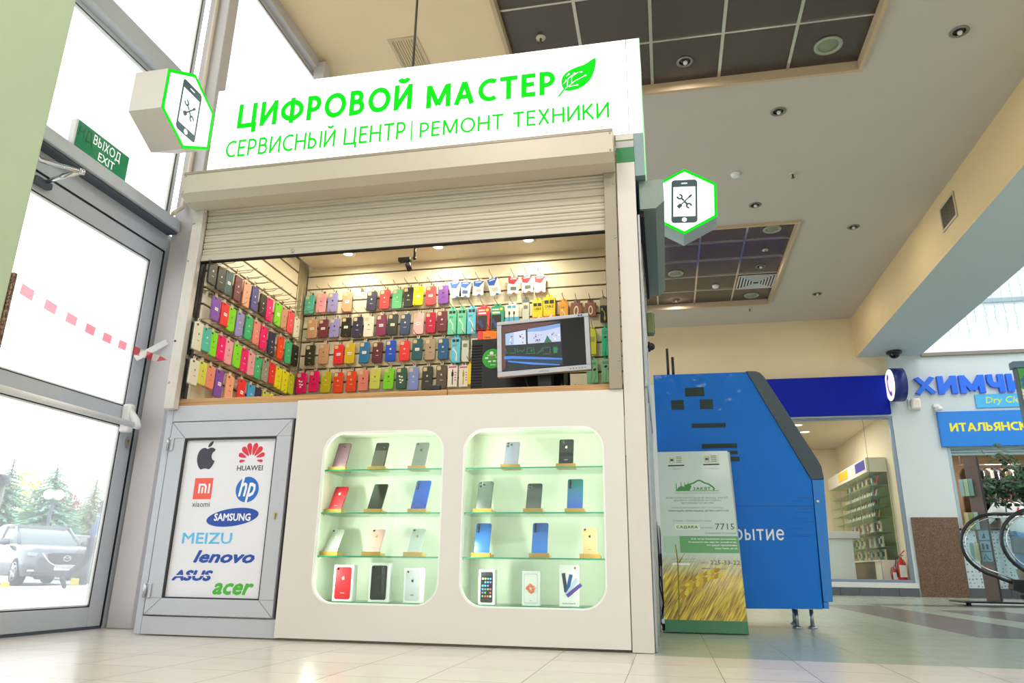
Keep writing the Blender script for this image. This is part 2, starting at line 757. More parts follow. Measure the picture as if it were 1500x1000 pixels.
chrome = mat('chrome', '#d8dadd', 0.12, 1.0)
black_pl = mat('black_plastic', '#16181a', 0.4)
white_pl = mat('white_plastic', '#e6e6e4', 0.4)
granite = mat('brown_granite', '#7d5d48', 0.35)


def granite_nodes(M):
    t = M.node_tree
    b = t.nodes['Principled BSDF']
    tc = t.nodes.new('ShaderNodeTexCoord')
    nz = t.nodes.new('ShaderNodeTexNoise')
    nz.inputs['Scale'].default_value = 150
    nz.inputs['Detail'].default_value = 4
    t.links.new(tc.outputs['Object'], nz.inputs['Vector'])
    cr = t.nodes.new('ShaderNodeValToRGB')
    cr.color_ramp.elements[0].position = 0.38
    cr.color_ramp.elements[0].color = hexc('#33261e')
    cr.color_ramp.elements[1].position = 0.62
    cr.color_ramp.elements[1].color = hexc('#98785f')
    e = cr.color_ramp.elements.new(0.5)
    e.color = hexc('#6a4d3b')
    t.links.new(nz.outputs['Fac'], cr.inputs[0])
    t.links.new(cr.outputs[0], b.inputs['Base Color'])


granite_nodes(granite)


def floor_material():
    M = bpy.data.materials.new('floor_tiles')
    M.use_nodes = True
    t = M.node_tree
    b = t.nodes['Principled BSDF']
    tc = t.nodes.new('ShaderNodeTexCoord')
    sp = t.nodes.new('ShaderNodeSeparateXYZ')
    t.links.new(tc.outputs['Object'], sp.inputs[0])

    def math(op, a, bb=None, cc=None):
        n = t.nodes.new('ShaderNodeMath')
        n.operation = op
        for i, v in enumerate((a, bb, cc)):
            if v is None:
                continue
            if isinstance(v, (int, float)):
                n.inputs[i].default_value = v
            else:
                t.links.new(v, n.inputs[i])
        return n.outputs[0]

    S = 0.304
    ux = math('DIVIDE', math('ADD', sp.outputs[0], 0.076 + 10 * S), S)
    uy = math('DIVIDE', math('ADD', sp.outputs[1], 0.06 + 40 * S), S)
    fx, fy = math('FRACT', ux), math('FRACT', uy)
    ex = math('MINIMUM', fx, math('SUBTRACT', 1.0, fx))
    ey = math('MINIMUM', fy, math('SUBTRACT', 1.0, fy))
    gx = math('LESS_THAN', ex, 0.0055)
    gy = math('LESS_THAN', ey, 0.0055)
    groutm = math('MAXIMUM', gx, gy)
    ix, iy = math('FLOOR', ux), math('FLOOR', uy)
    cmb = t.nodes.new('ShaderNodeCombineXYZ')
    t.links.new(ix, cmb.inputs[0])
    t.links.new(iy, cmb.inputs[1])
    wn = t.nodes.new('ShaderNodeTexWhiteNoise')
    wn.noise_dimensions = '2D'
    t.links.new(cmb.outputs[0], wn.inputs['Vector'])
    tone = t.nodes.new('ShaderNodeMapRange')
    tone.inputs['To Min'].default_value = 0.96
    tone.inputs['To Max'].default_value = 1.03
    t.links.new(wn.outputs['Value'], tone.inputs['Value'])

    def band(x0, x1, y0, y1):
        a = math('MULTIPLY', math('GREATER_THAN', sp.outputs[0], x0), math('LESS_THAN', sp.outputs[0], x1))
        c = math('MULTIPLY', math('GREATER_THAN', sp.outputs[1], y0), math('LESS_THAN', sp.outputs[1], y1))
        return math('MULTIPLY', a, c)
    g0 = -0.076
    dark = math('MAXIMUM', band(g0 + 6 * S, g0 + 8 * S, -0.06 + 5 * S, -0.06 + 20 * S), band(g0 + 9 * S, g0 + 11 * S, -0.06 + 9 * S, -0.06 + 17 * S))
    dark = math('MAXIMUM', dark, band(g0 + 8 * S, g0 + 24 * S, -0.06 + 20 * S, -0.06 + 22 * S))
    mid = math('MULTIPLY', math('GREATER_THAN', sp.outputs[0], 0.0), math('GREATER_THAN', sp.outputs[1], -0.06))
    nz = t.nodes.new('ShaderNodeTexNoise')
    nz.inputs['Scale'].default_value = 9
    nz.inputs['Detail'].default_value = 5
    t.links.new(tc.outputs['Object'], nz.inputs['Vector'])

    def mix(f, a, bb):
        n = t.nodes.new('ShaderNodeMix')
        n.data_type = 'RGBA'
        if isinstance(f, (int, float)):
            n.inputs[0].default_value = f
        else:
            t.links.new(f, n.inputs[0])
        for i, v in ((6, a), (7, bb)):
            if isinstance(v, tuple):
                n.inputs[i].default_value = v
            else:
                t.links.new(v, n.inputs[i])
        return n.outputs[2]
    c0 = mix(nz.outputs['Fac'], hexc('#d4ccc3'), hexc('#cac0b4'))
    c1 = mix(math('MULTIPLY', mid, 0.85), c0, hexc('#8fa08c'))
    c2 = mix(dark, c1, hexc('#66605f'))
    sc = t.nodes.new('ShaderNodeVectorMath')
    sc.operation = 'SCALE'
    t.links.new(c2, sc.inputs[0])
    t.links.new(tone.outputs[0], sc.inputs['Scale'])
    c3 = mix(groutm, sc.outputs[0], hexc('#8a7f72'))
    t.links.new(c3, b.inputs['Base Color'])
    rg = t.nodes.new('ShaderNodeMapRange')
    rg.inputs['To Min'].default_value = 0.16
    rg.inputs['To Max'].default_value = 0.3
    t.links.new(nz.outputs['Fac'], rg.inputs['Value'])
    t.links.new(rg.outputs[0], b.inputs['Roughness'])
    return M


mb = MB()
mb.box(XL - 0.05, 14, -8, 15, -0.12, 0, floor_material())
structure('floor', mb)

# ceiling with two sunk panel fields
A0, A1, AY0, AY1 = -1.11, 2.0, -0.88, 2.82
B0, B1, BY0, BY1 = -1.11, 1.97, 5.97, 9.07
mb = MB()
me = plate_mesh([[(-1.142, -8), (XB0, -8), (XB0, YB), (-1.142, YB)],
                 [(A0, AY0), (A1, AY0), (A1, AY1), (A0, AY1)],
                 [(B0, BY0), (B1, BY0), (B1, BY1), (B0, BY1)]], 0.06)
mb.mesh(me, ceil_paint, Matrix.Translation((0, 0, ZC + 0.03)))
structure('ceiling', mb)
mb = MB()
mb.box(XL, -1.143, -8, YB, ZC - 0.004, ZC + 0.06, mat('ceiling_daylit_cream', '#ecd2a8', 0.75, noise=0.03, scale=3))  # warm daylight from the street windows painted into this ceiling strip's colour
structure('ceiling_daylit', mb)

cass = mat('bronze_cassette', '#625a56', 0.26, 0.65, noise=0.05, bump=0.15, bscale=14)
bar_m = mat('cassette_bar', '#d6d2ca', 0.15, 0.9)
coff_trim = mat('coffer_trim', '#c2aa88', 0.6)
for n, (x0, x1, y0, y1) in enumerate(((A0, A1, AY0, AY1), (B0, B1, BY0, BY1))):
    mb = MB()
    mb.box(x0, x1, y0, y1, ZC + 0.061, ZC + 0.09, cass)
    o = structure('ceiling_field', mb)
    mb = MB()
    nx = 5
    k = x1 - 0.62
    while k > x0 + 0.1:
        mb.box(k - 0.014, k + 0.014, y0, y1, ZC + 0.045, ZC + 0.0605, bar_m)
        k -= 0.62
    k = y1 - 0.62 if n == 0 else y0 + 0.62
    while y0 + 0.1 < k < y1 - 0.1:
        mb.box(x0, x1, k - 0.010, k + 0.010, ZC + 0.046, ZC + 0.0606, bar_m)
        k += -0.62 if n == 0 else 0.62
    structure('grid_bars', mb, o)
    mb = MB()
    mb.box(x0 - 0.028, x0 + 0.006, y0 - 0.03, y1 + 0.03, ZC - 0.035, ZC + 0.0605, coff_trim)
    mb.box(x1 - 0.006, x1 + 0.03, y0 - 0.03, y1 + 0.03, ZC - 0.035, ZC + 0.0605, coff_trim)
    mb.box(x0 + 0.006, x1 - 0.006, y0 - 0.03, y0 + 0.006, ZC - 0.035, ZC + 0.0605, coff_trim)
    mb.box(x0 + 0.006, x1 - 0.006, y1 - 0.006, y1 + 0.03, ZC - 0.035, ZC + 0.0605, coff_trim)
    structure('trim_%d' % (n + 1), mb)

# downstand beam along the open well, then its grille and dome camera
mb = MB()
mb.box(XB0, XB1, -8, YB, ZB, ZC + 0.3, beam_paint)
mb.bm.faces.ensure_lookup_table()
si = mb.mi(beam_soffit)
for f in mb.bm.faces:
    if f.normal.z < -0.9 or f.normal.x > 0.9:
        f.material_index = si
structure('beam', mb)

# back wall with shop window and laundry hatch openings
mb = MB()
me = plate_mesh([[(XL, 0), (13, 0), (13, ZB), (XB1, ZB), (XB1, ZC + 0.3), (XL, ZC + 0.3)],
                 [(0.3, 0.21), (3.99, 0.21), (3.99, 2.96), (0.3, 2.96)],
                 [(4.775, 1.06), (8.6, 1.06), (8.6, 2.42), (4.775, 2.42)]], 0.16)
mb.mesh(me, wall_upper, Matrix.Translation((0, YB + 0.08, 0)) @ FRONT(0))
ci = mb.mi(wall_cream)
structure('wall_back', mb)
mb = MB()
mb.box(XL, XB0, YB - 0.02, YB - 0.001, 3.68, ZC, wall_cream)
mb.box(XB0, 4.03, YB - 0.02, YB - 0.001, 3.68, ZB - 0.001, wall_cream)
structure('wall_frieze', mb)
mb = MB()
mb.box(XB1, 13, YB - 0.05, YB + 0.16, ZB - 0.03, ZB + 0.03, mat('ledge_brown', '#8d8274', 0.6))
structure('trim_3', mb)
# upper wall of the well, set back above the ledge
mb = MB()
mb.box(XB1, 13, YB + 1.2, YB + 1.35, ZB - 0.03, 9.0, mat('well_wall', '#e4ecee', 0.7, noise=0.02))
mb.box(XB1, 13, YB + 0.16, YB + 1.2, ZB - 0.05, ZB - 0.03, wall_upper)
structure('wall_well', mb)
mb = MB()
mb.box(XB1 - 0.06, XB1, -8, YB + 1.3, ZC + 0.3, 9.0, wall_upper)
structure('wall_well_side', mb)
mb = MB()
mb.box(XB1, 13, YB + 1.16, YB + 1.195, 5.35, 5.43, mat('well_rail', '#9fb4ba', 0.5))
structure('trim_4', mb)
# far right wall and wall behind the camera
mb = MB()
mb.box(13, 13.15, -8, 15, 0, 9.0, wall_upper)
structure('wall_right', mb)
mb = MB()
mb.box(XL, 13, -8.15, -8, 0, 9.0, wall_upper)
structure('wall_rear', mb)

# base: skirting under the shop window, granite pillar
skirt = mat('skirting_tile', '#5d6064', 0.35)
mb = MB()
x = 4.02
while x > 0.3:
    mb.box(x - 0.296, x, YB - 0.02, YB - 0.0005, 0, 0.125, skirt, 0.003)
    x -= 0.3
x = 4.757
while x < 8.5:
    mb.box(x, x + 0.296, YB - 0.02, YB - 0.0005, 0, 0.145, skirt, 0.003)
    x += 0.3
structure('baseboard_back', mb)
mb = MB()
mb.box(0.3, 4.035, YB - 0.025, YB - 0.0005, 0.127, 0.205, white_paint, 0.004)
structure('trim_5', mb)
mb = MB()
mb.box(4.05, 4.75, YB - 0.045, YB - 0.0005, 0, 1.247, granite, 0.004)
structure('pillar_cladding', mb)

# shop window: frame and pane
frame_blue = mat('window_frame_grey', '#8794a4', 0.4, 0.3)
mb = MB()
for a in ((0.3, 3.99, 0.21, 0.255), (0.3, 3.99, 2.92, 2.96), (3.94, 3.99, 0.255, 2.92), (0.3, 0.34, 0.255, 2.92)):
    mb.box(a[0], a[1], YB + 0.01, YB + 0.09, a[2], a[3], frame_blue, 0.004)
wf = structure('window_4', mb)
mb = MB()
mb.box(0.34, 3.94, YB + 0.045, YB + 0.052, 0.255, 2.92, glass('shop_glass', (0.97, 0.99, 0.98), 0.3))
structure('pane', mb, wf)
mb = MB()
mb.box(3.52, 3.525, YB + 0.04, YB + 0.044, 0.255, 2.92, alu_dark)
structure('joint', mb, wf)

# column near the camera with stone skirting on its far face
col_paint = mat('column_green_paint', '#b3c2a0', 0.55, noise=0.05, scale=5)
mb = MB()
mb.box(-2.62, -2.023, -2.05, -1.457, 0, ZC, col_paint, 0.006)
structure('column', mb)
mb = MB()
mb.box(-2.62, -2.016, -1.4565, -1.442, 0, 1.25, granite, 0.003)
structure('column_cladding', mb)

# ================================================================== glazed wall on the street side
door_glass = glass('door_glass', (0.96, 0.98, 0.98), 0.8, haze=0.09, hazecol=(0.95, 0.97, 1.0))
hi_glass = glass('window_glass', (0.97, 0.99, 0.99), 0.8, haze=0.09, hazecol=(0.95, 0.97, 1.0))


def glazed_frame(name, y0, y1, z0, z1, wd, gl, x0=XL - 0.028, x1=XL, rails=(), fm=alu, parent=None):
    mb = MB()
    mb.box(x0, x1, y0, y0 + wd, z0, z1, fm, 0.004)
    mb.box(x0, x1, y1 - wd, y1, z0, z1, fm, 0.004)
    mb.box(x0, x1, y0 + wd, y1 - wd, z1 - wd, z1, fm, 0.004)
    mb.box(x0, x1, y0 + wd, y1 - wd, z0, z0 + wd, fm, 0.004)
    for a, b in rails:
        mb.box(x0, x1, y0 + wd, y1 - wd, a, b, fm, 0.004)
    o = structure(name, mb, parent)
    # glazing bead with dark seals, then the panes
    zs = [z0 + wd] + [v for ab in rails for v in ab] + [z1 - wd]
    gb = MB()
    gl_mb = MB()
    for k in range(0, len(zs), 2):
        a, b = zs[k], zs[k + 1]
        ya, yb = y0 + wd, y1 - wd
        for (p, q, r, s) in ((ya, ya + 0.005, a, b), (yb - 0.005, yb, a, b), (ya, yb, a, a + 0.005), (ya, yb, b - 0.005, b)):
            gb.box(x1 - 0.016, x1 - 0.003, p, q, r, s, rubber)
        for (p, q, r, s) in ((ya + 0.005, ya + 0.014, a + .005, b - .005), (yb - 0.014, yb - 0.005, a + .005, b - .005), (ya, yb, a + 0.005, a + 0.013), (ya, yb, b - 0.013, b - 0.005)):
            gb.box(x1 - 0.018, x1 - 0.006, p, q, r, s, white_pl)
        gl_mb.box(x1 - 0.024, x1 - 0.018, ya, yb, a, b, gl)
    structure('glazing_bead', gb, o)
    structure('pane', gl_mb, o)
    return o


d1 = glazed_frame('door_1', -1.10, 0.298, 0.012, 2.176, 0.098, door_glass, rails=((1.072, 1.178),))
mb = MB()
mb.tube([(-2.79, -1.05, 1.062), (-2.79, 0.15, 1.062)], 0.017, white_pl, n=12)
structure('panic_bar', mb, d1)
mb = MB()
mb.box(-2.90, -2.845, 0.178, 0.225, 1.09, 1.19, white_pl, 0.012)
mb.tube([(-2.86, 0.2, 1.15), (-2.81, 0.2, 1.09), (-2.79, 0.19, 1.062), (-2.79, 0.15, 1.062)], [0.020, 0.021, 0.020, 0.019], white_pl, n=12)
mb.box(-2.90, -2.84, 0.18, 0.222, 1.03, 1.10, white_pl, 0.010)
structure('bar_end_bracket', mb, d1)
mb = MB()
mb.prism(ell(0.262, 0.985, 0.013, 0.034, 16), -2.90, -2.893, steel, 'x')
mb.prism(ell(0.262, 0.992, 0.007, 0.010, 12), -2.893, -2.889, mat('brass', '#b99b52', 0.3, 0.9), 'x')
structure('lock', mb, d1)
mb = MB()
mb.tube([(-2.83, -0.80, 2.222), (-2.84, -0.72, 2.205), (-2.70, -0.609, 2.188)], 0.013, chrome, n=8)
mb.tube([(-2.70, -0.609, 2.188), (-2.78, -0.63, 2.16), (-2.86, -0.645, 2.13)], [0.012, 0.014, 0.010], chrome, n=8)
mb.lathe([(0.014, -0.012), (0.016, 0.0), (0.014, 0.014)], (-2.70, -0.609, 2.188), chrome, 12)
mb.box(-2.898, -2.86, -0.70, -0.60, 2.105, 2.14, alu_dark, 0.006)
mb.box(-2.895, -2.81, -1.02, -0.80, 2.195, 2.255, chrome, 0.008)
structure('door_closer', mb, d1)

# jamb, head and the rail above the door
mb = MB()
mb.box(XL - 0.07, XL + 0.004, 0.304, 0.42, 0, 2.30, alu, 0.004)
mb.box(XL - 0.07, XL + 0.004, -1.2, 0.304, 2.182, 2.30, alu, 0.004)
mb.box(XL - 0.07, XL + 0.004, -1.2, -1.104, 0, 2.182, alu, 0.004)
mb.box(XL - 0.05, XL + 0.002, 0.355, 0.375, 0, 2.28, alu_dark)
mb.box(XL - 0.06, XL + 0.004, -1.1, 0.304, 0.0, 0.011, alu_dark)
structure('trim_6', mb)
mb = MB()
mb.box(XL - 0.07, XL + 0.09, -8, 0.30, 2.302, 2.376, alu, 0.005)
mb.box(XL + 0.004, XL + 0.07, -8, 0.30, 2.288, 2.302, alu_dark)
mb.box(XL - 0.02, XL + 0.0045, 0.2965, 0.3055, 0.012, 2.18, rubber)
mb.box(XL - 0.02, XL + 0.0045, -1.1, 0.3055, 2.1745, 2.1835, rubber)
structure('trim_7', mb)
mb = MB()
mb.box(XL - 0.07, XL + 0.06, -8, 0.30, 3.232, 3.36, alu, 0.006)
structure('trim_8', mb)
# heavy post at the kiosk, head beam and further posts
mb = MB()
mb.box(-2.868, -2.716, 0.302, 0.40, 0, ZC, alu_warm, 0.006)
structure('trim_9', mb)
mb = MB()
mb.box(XL - 0.04, XL + 0.055, -8, YB, 4.665, ZC, alu_warm, 0.005)
structure('trim_10', mb)
for n, y in enumerate((1.78, 3.3, 4.9, 6.5, 8.1)):
    mb = MB()
    mb.box(-2.875, -2.765, y, y + 0.10, 0, 4.72, alu_warm, 0.006)
    structure('trim_%d' % (11 + n), mb)
glazed_frame('window_1', -1.15, 0.30, 2.376, 3.232, 0.028, hi_glass, x1=XL + 0.0)
glazed_frame('window_2', -1.15, 0.30, 3.36, 4.665, 0.028, hi_glass)
glazed_frame('window_3', 0.42, YB, 0.0, 4.665, 0.04, hi_glass, fm=alu_warm)
glazed_frame('window_5', -4.5, -1.2, 0.0, 2.30, 0.06, hi_glass)
glazed_frame('window_6', -8.0, -4.5, 0.0, 2.30, 0.06, hi_glass)
glazed_frame('window_7', -4.5, -1.15, 2.376, 3.232, 0.04, hi_glass)
glazed_frame('window_8', -8.0, -4.5, 2.376, 3.232, 0.04, hi_glass)
glazed_frame('window_9', -4.5, -1.15, 3.36, 4.665, 0.04, hi_glass)
glazed_frame('window_10', -8.0, -4.5, 3.36, 4.665, 0.04, hi_glass)

# exit sign on the rail over the door
green_sign = mat('exit_green', '#127a4e', 0.25, emit='#127a4e', estr=0.25)
white_ink = mat('white_ink', '#f4f7f5', 0.5, emit='#ffffff', estr=0.25)
xs = thing('exit_sign', 'green exit sign with white lettering standing on the rail above the door', 'sign', (-2.84, -0.37, 2.377))
mb = MB()
mb.box(-2.875, -2.835, -0.57, -0.178, 2.377, 2.545, white_pl, 0.005)
mb.build('sign_case', xs)
mb = MB()
mb.box(-2.835, -2.831, -0.56, -0.187, 2.384, 2.538, green_sign)
mb.build('green_panel', xs, 'green face panel')
mb = MB()
put_text(mb, 'ВЫХОД', white_ink, -0.45, -0.25, 2.458, 2.525, SIDE(-2.831), 0.01)
put_text(mb, 'EXIT', white_ink, -0.40, -0.28, 2.398, 2.445, SIDE(-2.831), 0.01)
mb.build('lettering', xs, 'white lettering')
mb = MB()
dg = mat('exit_dark_green', '#0c5a3b', 0.3)
me = text_mesh('ДН', 0.0)
mb.mesh(me, dg, SIDE(-2.831) @ Matrix.Translation((-0.45, 2.452, 0.0004)) @ Matrix.Scale(-0.07, 4, (1, 0, 0)) @ Matrix.Scale(0.09, 4, (0, 1, 0)))
mb.build('ghost_lettering', xs, 'dark green letters showing through from the back')

# white conduit beside the post
mb = MB()
mb.tube([(-2.80, 0.20, 2.378), (-2.80, 0.225, 2.41), (-2.80, 0.275, 2.46), (-2.80, 0.285, 2.6), (-2.80, 0.285, 4.7)], 0.014, mat('conduit_cream', '#d8ccb8', 0.5), n=10)
solo('cable_conduit', mb, 'cream cable conduit running up beside the post at the kiosk corner', 'conduit')

# red and white barrier tape between the column and the kiosk
tape_r = mat('tape_red', '#d5273f', 0.45)
tape_w = mat('tape_white', '#f3efee', 0.45)


def tape_nodes(M, key, tint):
    """thin film: part of the daylight comes straight through"""
    t = M.node_tree
    b = t.nodes['Principled BSDF']
    tl = t.nodes.new('ShaderNodeBsdfTransparent')
    tl.inputs[0].default_value = (*tint, 1)
    mx = t.nodes.new('ShaderNodeMixShader')
    mx.inputs[0].default_value = 0.62
    out = [n for n in t.nodes if n.type == 'OUTPUT_MATERIAL'][0]
    t.links.new(b.outputs[0], mx.inputs[1])
    t.links.new(tl.outputs[0], mx.inputs[2])
    t.links.new(mx.outputs[0], out.inputs[0])


tape_nodes(tape_r, '', (0.95, 0.33, 0.36))
tape_nodes(tape_w, '', (0.97, 0.95, 0.95))
mb = MB()
PA, PB = Vector((-2.012, -1.424, 1.205)), Vector((-2.515, 0.012, 1.372))
NT = 36
prev = None
for k in range(NT + 1):
    t = k / NT
    p = PA.lerp(PB, t) + Vector((0, 0, -0.03 * 4 * t * (1 - t)))
    tw = 0.1 + (2.0 * max(0, t - 0.86) / 0.14 if t > 0.86 else 0)
    hw = 0.019
    u = Vector((0.25 * sin(tw), 0.75 * sin(tw), cos(tw))).normalized() * hw
    cur = (mb.bm.verts.new(p - u), mb.bm.verts.new(p + u))
    if prev:
        f = mb.bm.faces.new((prev[0], cur[0], cur[1], prev[1]))
        mb._tag([f], tape_r if ((k - 1) // 2) % 2 == 0 else tape_w)
    prev = cur
solo('barrier_tape', mb, 'red and white striped barrier tape stretched from the column to the kiosk', 'tape')
mb = MB()
c0, c1 = Vector((-2.892, 0.205, 1.462)), Vector((-2.768, 0.292, 1.585))
d = (c1 - c0).normalized()
nn = d.cross(Vector((0.62, -0.75, -0.2))).normalized() * 0.017
mb.face([c0 - nn, c1 - nn, c1 + nn, c0 + nn], mat('paper_white', '#f2f1ef', 0.6))
solo('paper_strip', mb, 'white paper strip stuck slantwise on the door frame above the tape end', 'sticker')

# ================================================================== outside
ZR = -0.245
mb = MB()
mb.box(-90, XL - 0.08, -60, 110, ZR - 0.2, ZR, mat('asphalt', '#a9a8a6', 0.9, noise=0.08, scale=3))
structure('street', mb)
mb = MB()
mb.box(-13.6, XL - 0.08, -30, 40, ZR, -0.155, mat('pavement', '#c9c8c4', 0.9, noise=0.05, scale=2), 0.01)
structure('pavement', mb)


def at(u, v, D):
    """world point seen at (u, v), D metres away along the ground"""
    x, y = (u - 750) / FPX, (v - 500) / FPX
    d = Vector([RC[0][i] * x + RC[1][i] * y + RC[2][i] for i in range(3)])
    return CAM + d * (D / math.hypot(d.x, d.y))


# --- parked car
car_paint = mat('car_grey_paint', '#62686f', 0.22, 0.5, coat=0.8)
car_glass = mat('car_glass', '#6f7b81', 0.06, 0.2, coat=0.8)
tyre = mat('tyre_rubber', '#202122', 0.8)
lamp_m = mat('lamp_clear', '#aeb8bf', 0.1, 0.3)
LPSEC = 22


def car_section(pts):
    """pts: list of (halfwidth, z) from bottom to top -> closed outline"""
    return [(x, z) for x, z in pts] + [(-x, z) for x, z in reversed(pts)]


def loft(mb, secs, m, caps=True):
    rings = [[mb.bm.verts.new(Vector((x, y, z))) for x, z in s] for y, s in secs]
    fs = []
    for a, b in zip(rings, rings[1:]):
        n = len(a)
        for k in range(n):
            fs.append(mb.bm.faces.new((a[k], a[(k + 1) % n], b[(k + 1) % n], b[k])))
    if caps:
        fs.append(mb.bm.faces.new(rings[0]))
        fs.append(mb.bm.faces.new(rings[-1][::-1]))
    bmesh.ops.recalc_face_normals(mb.bm, faces=fs)
    mb._tag(fs, m, True)


def make_car(name, label, loc, rz, paint, detail=True):
    c = thing(name, label, 'car', loc, 'cars parked outside', (0, 0, rz), local=True)
    mb = MB()
    S = car_section
    loft(mb, [(-2.27, S([(0.55, 0.35), (0.62, 0.5), (0.6, 0.72), (0.5, 0.82)])),
              (-2.18, S([(0.78, 0.28), (0.84, 0.5), (0.82, 0.78), (0.66, 0.9)])),
              (-1.9, S([(0.88, 0.24), (0.92, 0.5), (0.90, 0.86), (0.7, 0.98)])),
              (-1.2, S([(0.88, 0.24), (0.92, 0.55), (0.91, 0.96), (0.72, 1.06)])),
              (-0.75, S([(0.88, 0.24), (0.92, 0.55), (0.92, 1.0), (0.76, 1.10)])),
              (0.5, S([(0.88, 0.24), (0.92, 0.55), (0.92, 1.02), (0.80, 1.10)])),
              (1.7, S([(0.88, 0.26), (0.92, 0.55), (0.92, 1.05), (0.80, 1.13)])),
              (2.2, S([(0.82, 0.34), (0.88, 0.6), (0.86, 1.0), (0.74, 1.10)])),
              (2.28, S([(0.7, 0.4), (0.76, 0.6), (0.72, 0.9), (0.6, 1.0)]))], paint)
    mb.build('body', c)
    mb = MB()
    loft(mb, [(-0.85, S([(0.76, 1.06), (0.75, 1.08), (0.70, 1.10), (0.66, 1.11)])),
              (-0.05, S([(0.80, 1.06), (0.74, 1.35), (0.68, 1.54), (0.58, 1.585)])),
              (1.2, S([(0.82, 1.06), (0.74, 1.38), (0.67, 1.58), (0.56, 1.63)])),
              (1.85, S([(0.80, 1.08), (0.72, 1.34), (0.64, 1.52), (0.54, 1.58)])),
              (2.2, S([(0.74, 1.08), (0.70, 1.10), (0.66, 1.14), (0.6, 1.16)]))], car_glass)
    mb.build('windows', c)
    mb = MB()
    loft(mb, [(-0.10, S([(0.70, 1.50), (0.69, 1.53), (0.65, 1.575), (0.55, 1.61)])),
              (1.2, S([(0.69, 1.53), (0.68, 1.56), (0.64, 1.62), (0.54, 1.655)])),
              (1.95, S([(0.66, 1.48), (0.65, 1.50), (0.6, 1.54), (0.5, 1.58)]))], paint)
    for s in (-1, 1):
        mb.tube([(s * 0.755, -0.86, 1.08), (s * 0.68, -0.10, 1.54)], 0.04, paint, n=8)
        mb.tube([(s * 0.82, 0.55, 1.06), (s * 0.69, 0.6, 1.58)], 0.035, paint, n=8)
    mb.build('roof', c)
    for sx in (-1, 1):
        for wy in (-1.4, 1.35):
            mb = MB()
            x0 = sx * 0.70
            mb.lathe([(0.2, 0.0), (0.34, 0.0), (0.36, 0.04 * sx), (0.36, 0.19 * sx), (0.33, 0.225 * sx), (0.24, 0.225 * sx)], (x0, wy, 0.36), tyre, 24, axis='x')
            wh = mb.build('wheel', c)
            mb = MB()
            mb.lathe([(0.235, 0.0), (0.235, 0.02 * sx), (0.2, 0.012 * sx), (0.05, 0.025 * sx), (0.0001, 0.025 * sx)], (x0 + sx * 0.21, wy, 0.36), steel, 20, axis='x')
            for k in range(5):
                a = 2 * pi * k / 5
                mb.tube([(x0 + sx * 0.24, wy, 0.36), (x0 + sx * 0.235, wy + 0.22 * cos(a), 0.36 + 0.22 * sin(a))], [0.03, 0.022], chrome, n=6)
            mb.build('rim', wh)
    if detail:
        F = FRONT(-2.275)
        mb = MB()
        mb.prism([(-0.47, 0.80), (-0.40, 0.62), (-0.28, 0.54), (0.28, 0.54), (0.40, 0.62), (0.47, 0.80), (0.36, 0.83), (-0.36, 0.83)], -2.30, -2.22, mat('grille_black', '#2a2d30', 0.5), 'y')
        g = mb.build('grille', c)
        mb = MB()
        mb.tube([(-0.58, -2.25, 0.82), (-0.42, -2.31, 0.60), (-0.28, -2.315, 0.525), (0.28, -2.315, 0.525), (0.42, -2.31, 0.60), (0.58, -2.25, 0.82)], 0.02, chrome, n=8)
        mb.build('chrome_wing', g)
        mb = MB()
        mb.tube([(0.085 * cos(a), -2.312, 0.70 + 0.068 * sin(a)) for a in [2 * pi * k / 24 for k in range(24)]], 0.010, chrome, n=6, closed=True)
        mb.tube([(-0.075, -2.312, 0.715), (-0.03, -2.314, 0.72), (0, -2.314, 0.685), (0.03, -2.314, 0.72), (0.075, -2.312, 0.715)], 0.009, chrome, n=6)
        mb.build('emblem', g, 'round chrome emblem with a winged mark')
        for s in (-1, 1):
            mb = MB()
            mb.prism([(s * 0.57, 0.79), (s * 0.60, 0.71), (s * 0.86, 0.76), (s * 0.88, 0.85), (s * 0.7, 0.83)], -2.22, -2.02, lamp_m, 'y')
            mb.build('headlamp', c)
            mb = MB()
            mb.box(s * 0.72 - 0.12, s * 0.72 + 0.12, -2.225, -2.15, 0.36, 0.41, chrome, 0.01)
            mb.build('fog_lamp', c)
            mb = MB()
            mb.sphere((s * 1.02, -0.55, 1.12), 0.12, paint, sc=(1.0, 0.5, 0.75))
            mb.box(min(s * .9, s * 1.0), max(s * .9, s * 1.0), -0.58, -0.52, 1.05, 1.09, black_pl)
            mb.build('wing_mirror', c)
        mb = MB()
        mb.box(-0.26, 0.26, -2.30, -2.285, 0.40, 0.51, white_pl, 0.004)
        put_text(mb, 'Е579ОН', mat('ink_grey', '#3c4046', 0.6), -0.22, 0.14, 0.425, 0.49, FRONT(-2.301), 0.01)
        mb.build('number_plate', c)
        mb = MB()
        mb.box(-0.75, 0.75, -2.26, -2.1, 0.24, 0.36, mat('bumper_black', '#3a3d40', 0.6), 0.03)
        mb.build('lower_bumper', c)
    return c


cp = at(86, 830, 23.7)
make_car('parked_car', 'dark grey car with chrome-winged grille facing the glass door outside', (cp.x - 1.7, cp.y + 1.0, ZR), radians(61), car_paint)
cp2 = at(128, 832, 31)
make_car('parked_car', 'pale silver car parked behind the dark grey car outside', (cp2.x - 1.5, cp2.y + 1.2, ZR), radians(61), mat('car_silver_paint', '#b9bdc2', 0.25, 0.3, coat=0.5), False)

# --- spruces, shrubs and lamp posts across the street
needle = mat('spruce_needles', '#7ba488', 0.8, noise=0.25, scale=2)
needle2 = mat('larch_needles', '#a6bd80', 0.8, noise=0.25, scale=2)
leaf_y = mat('spring_leaves', '#d3d07a', 0.8, noise=0.2, scale=2)
bark = mat('bark', '#6b5647', 0.9)


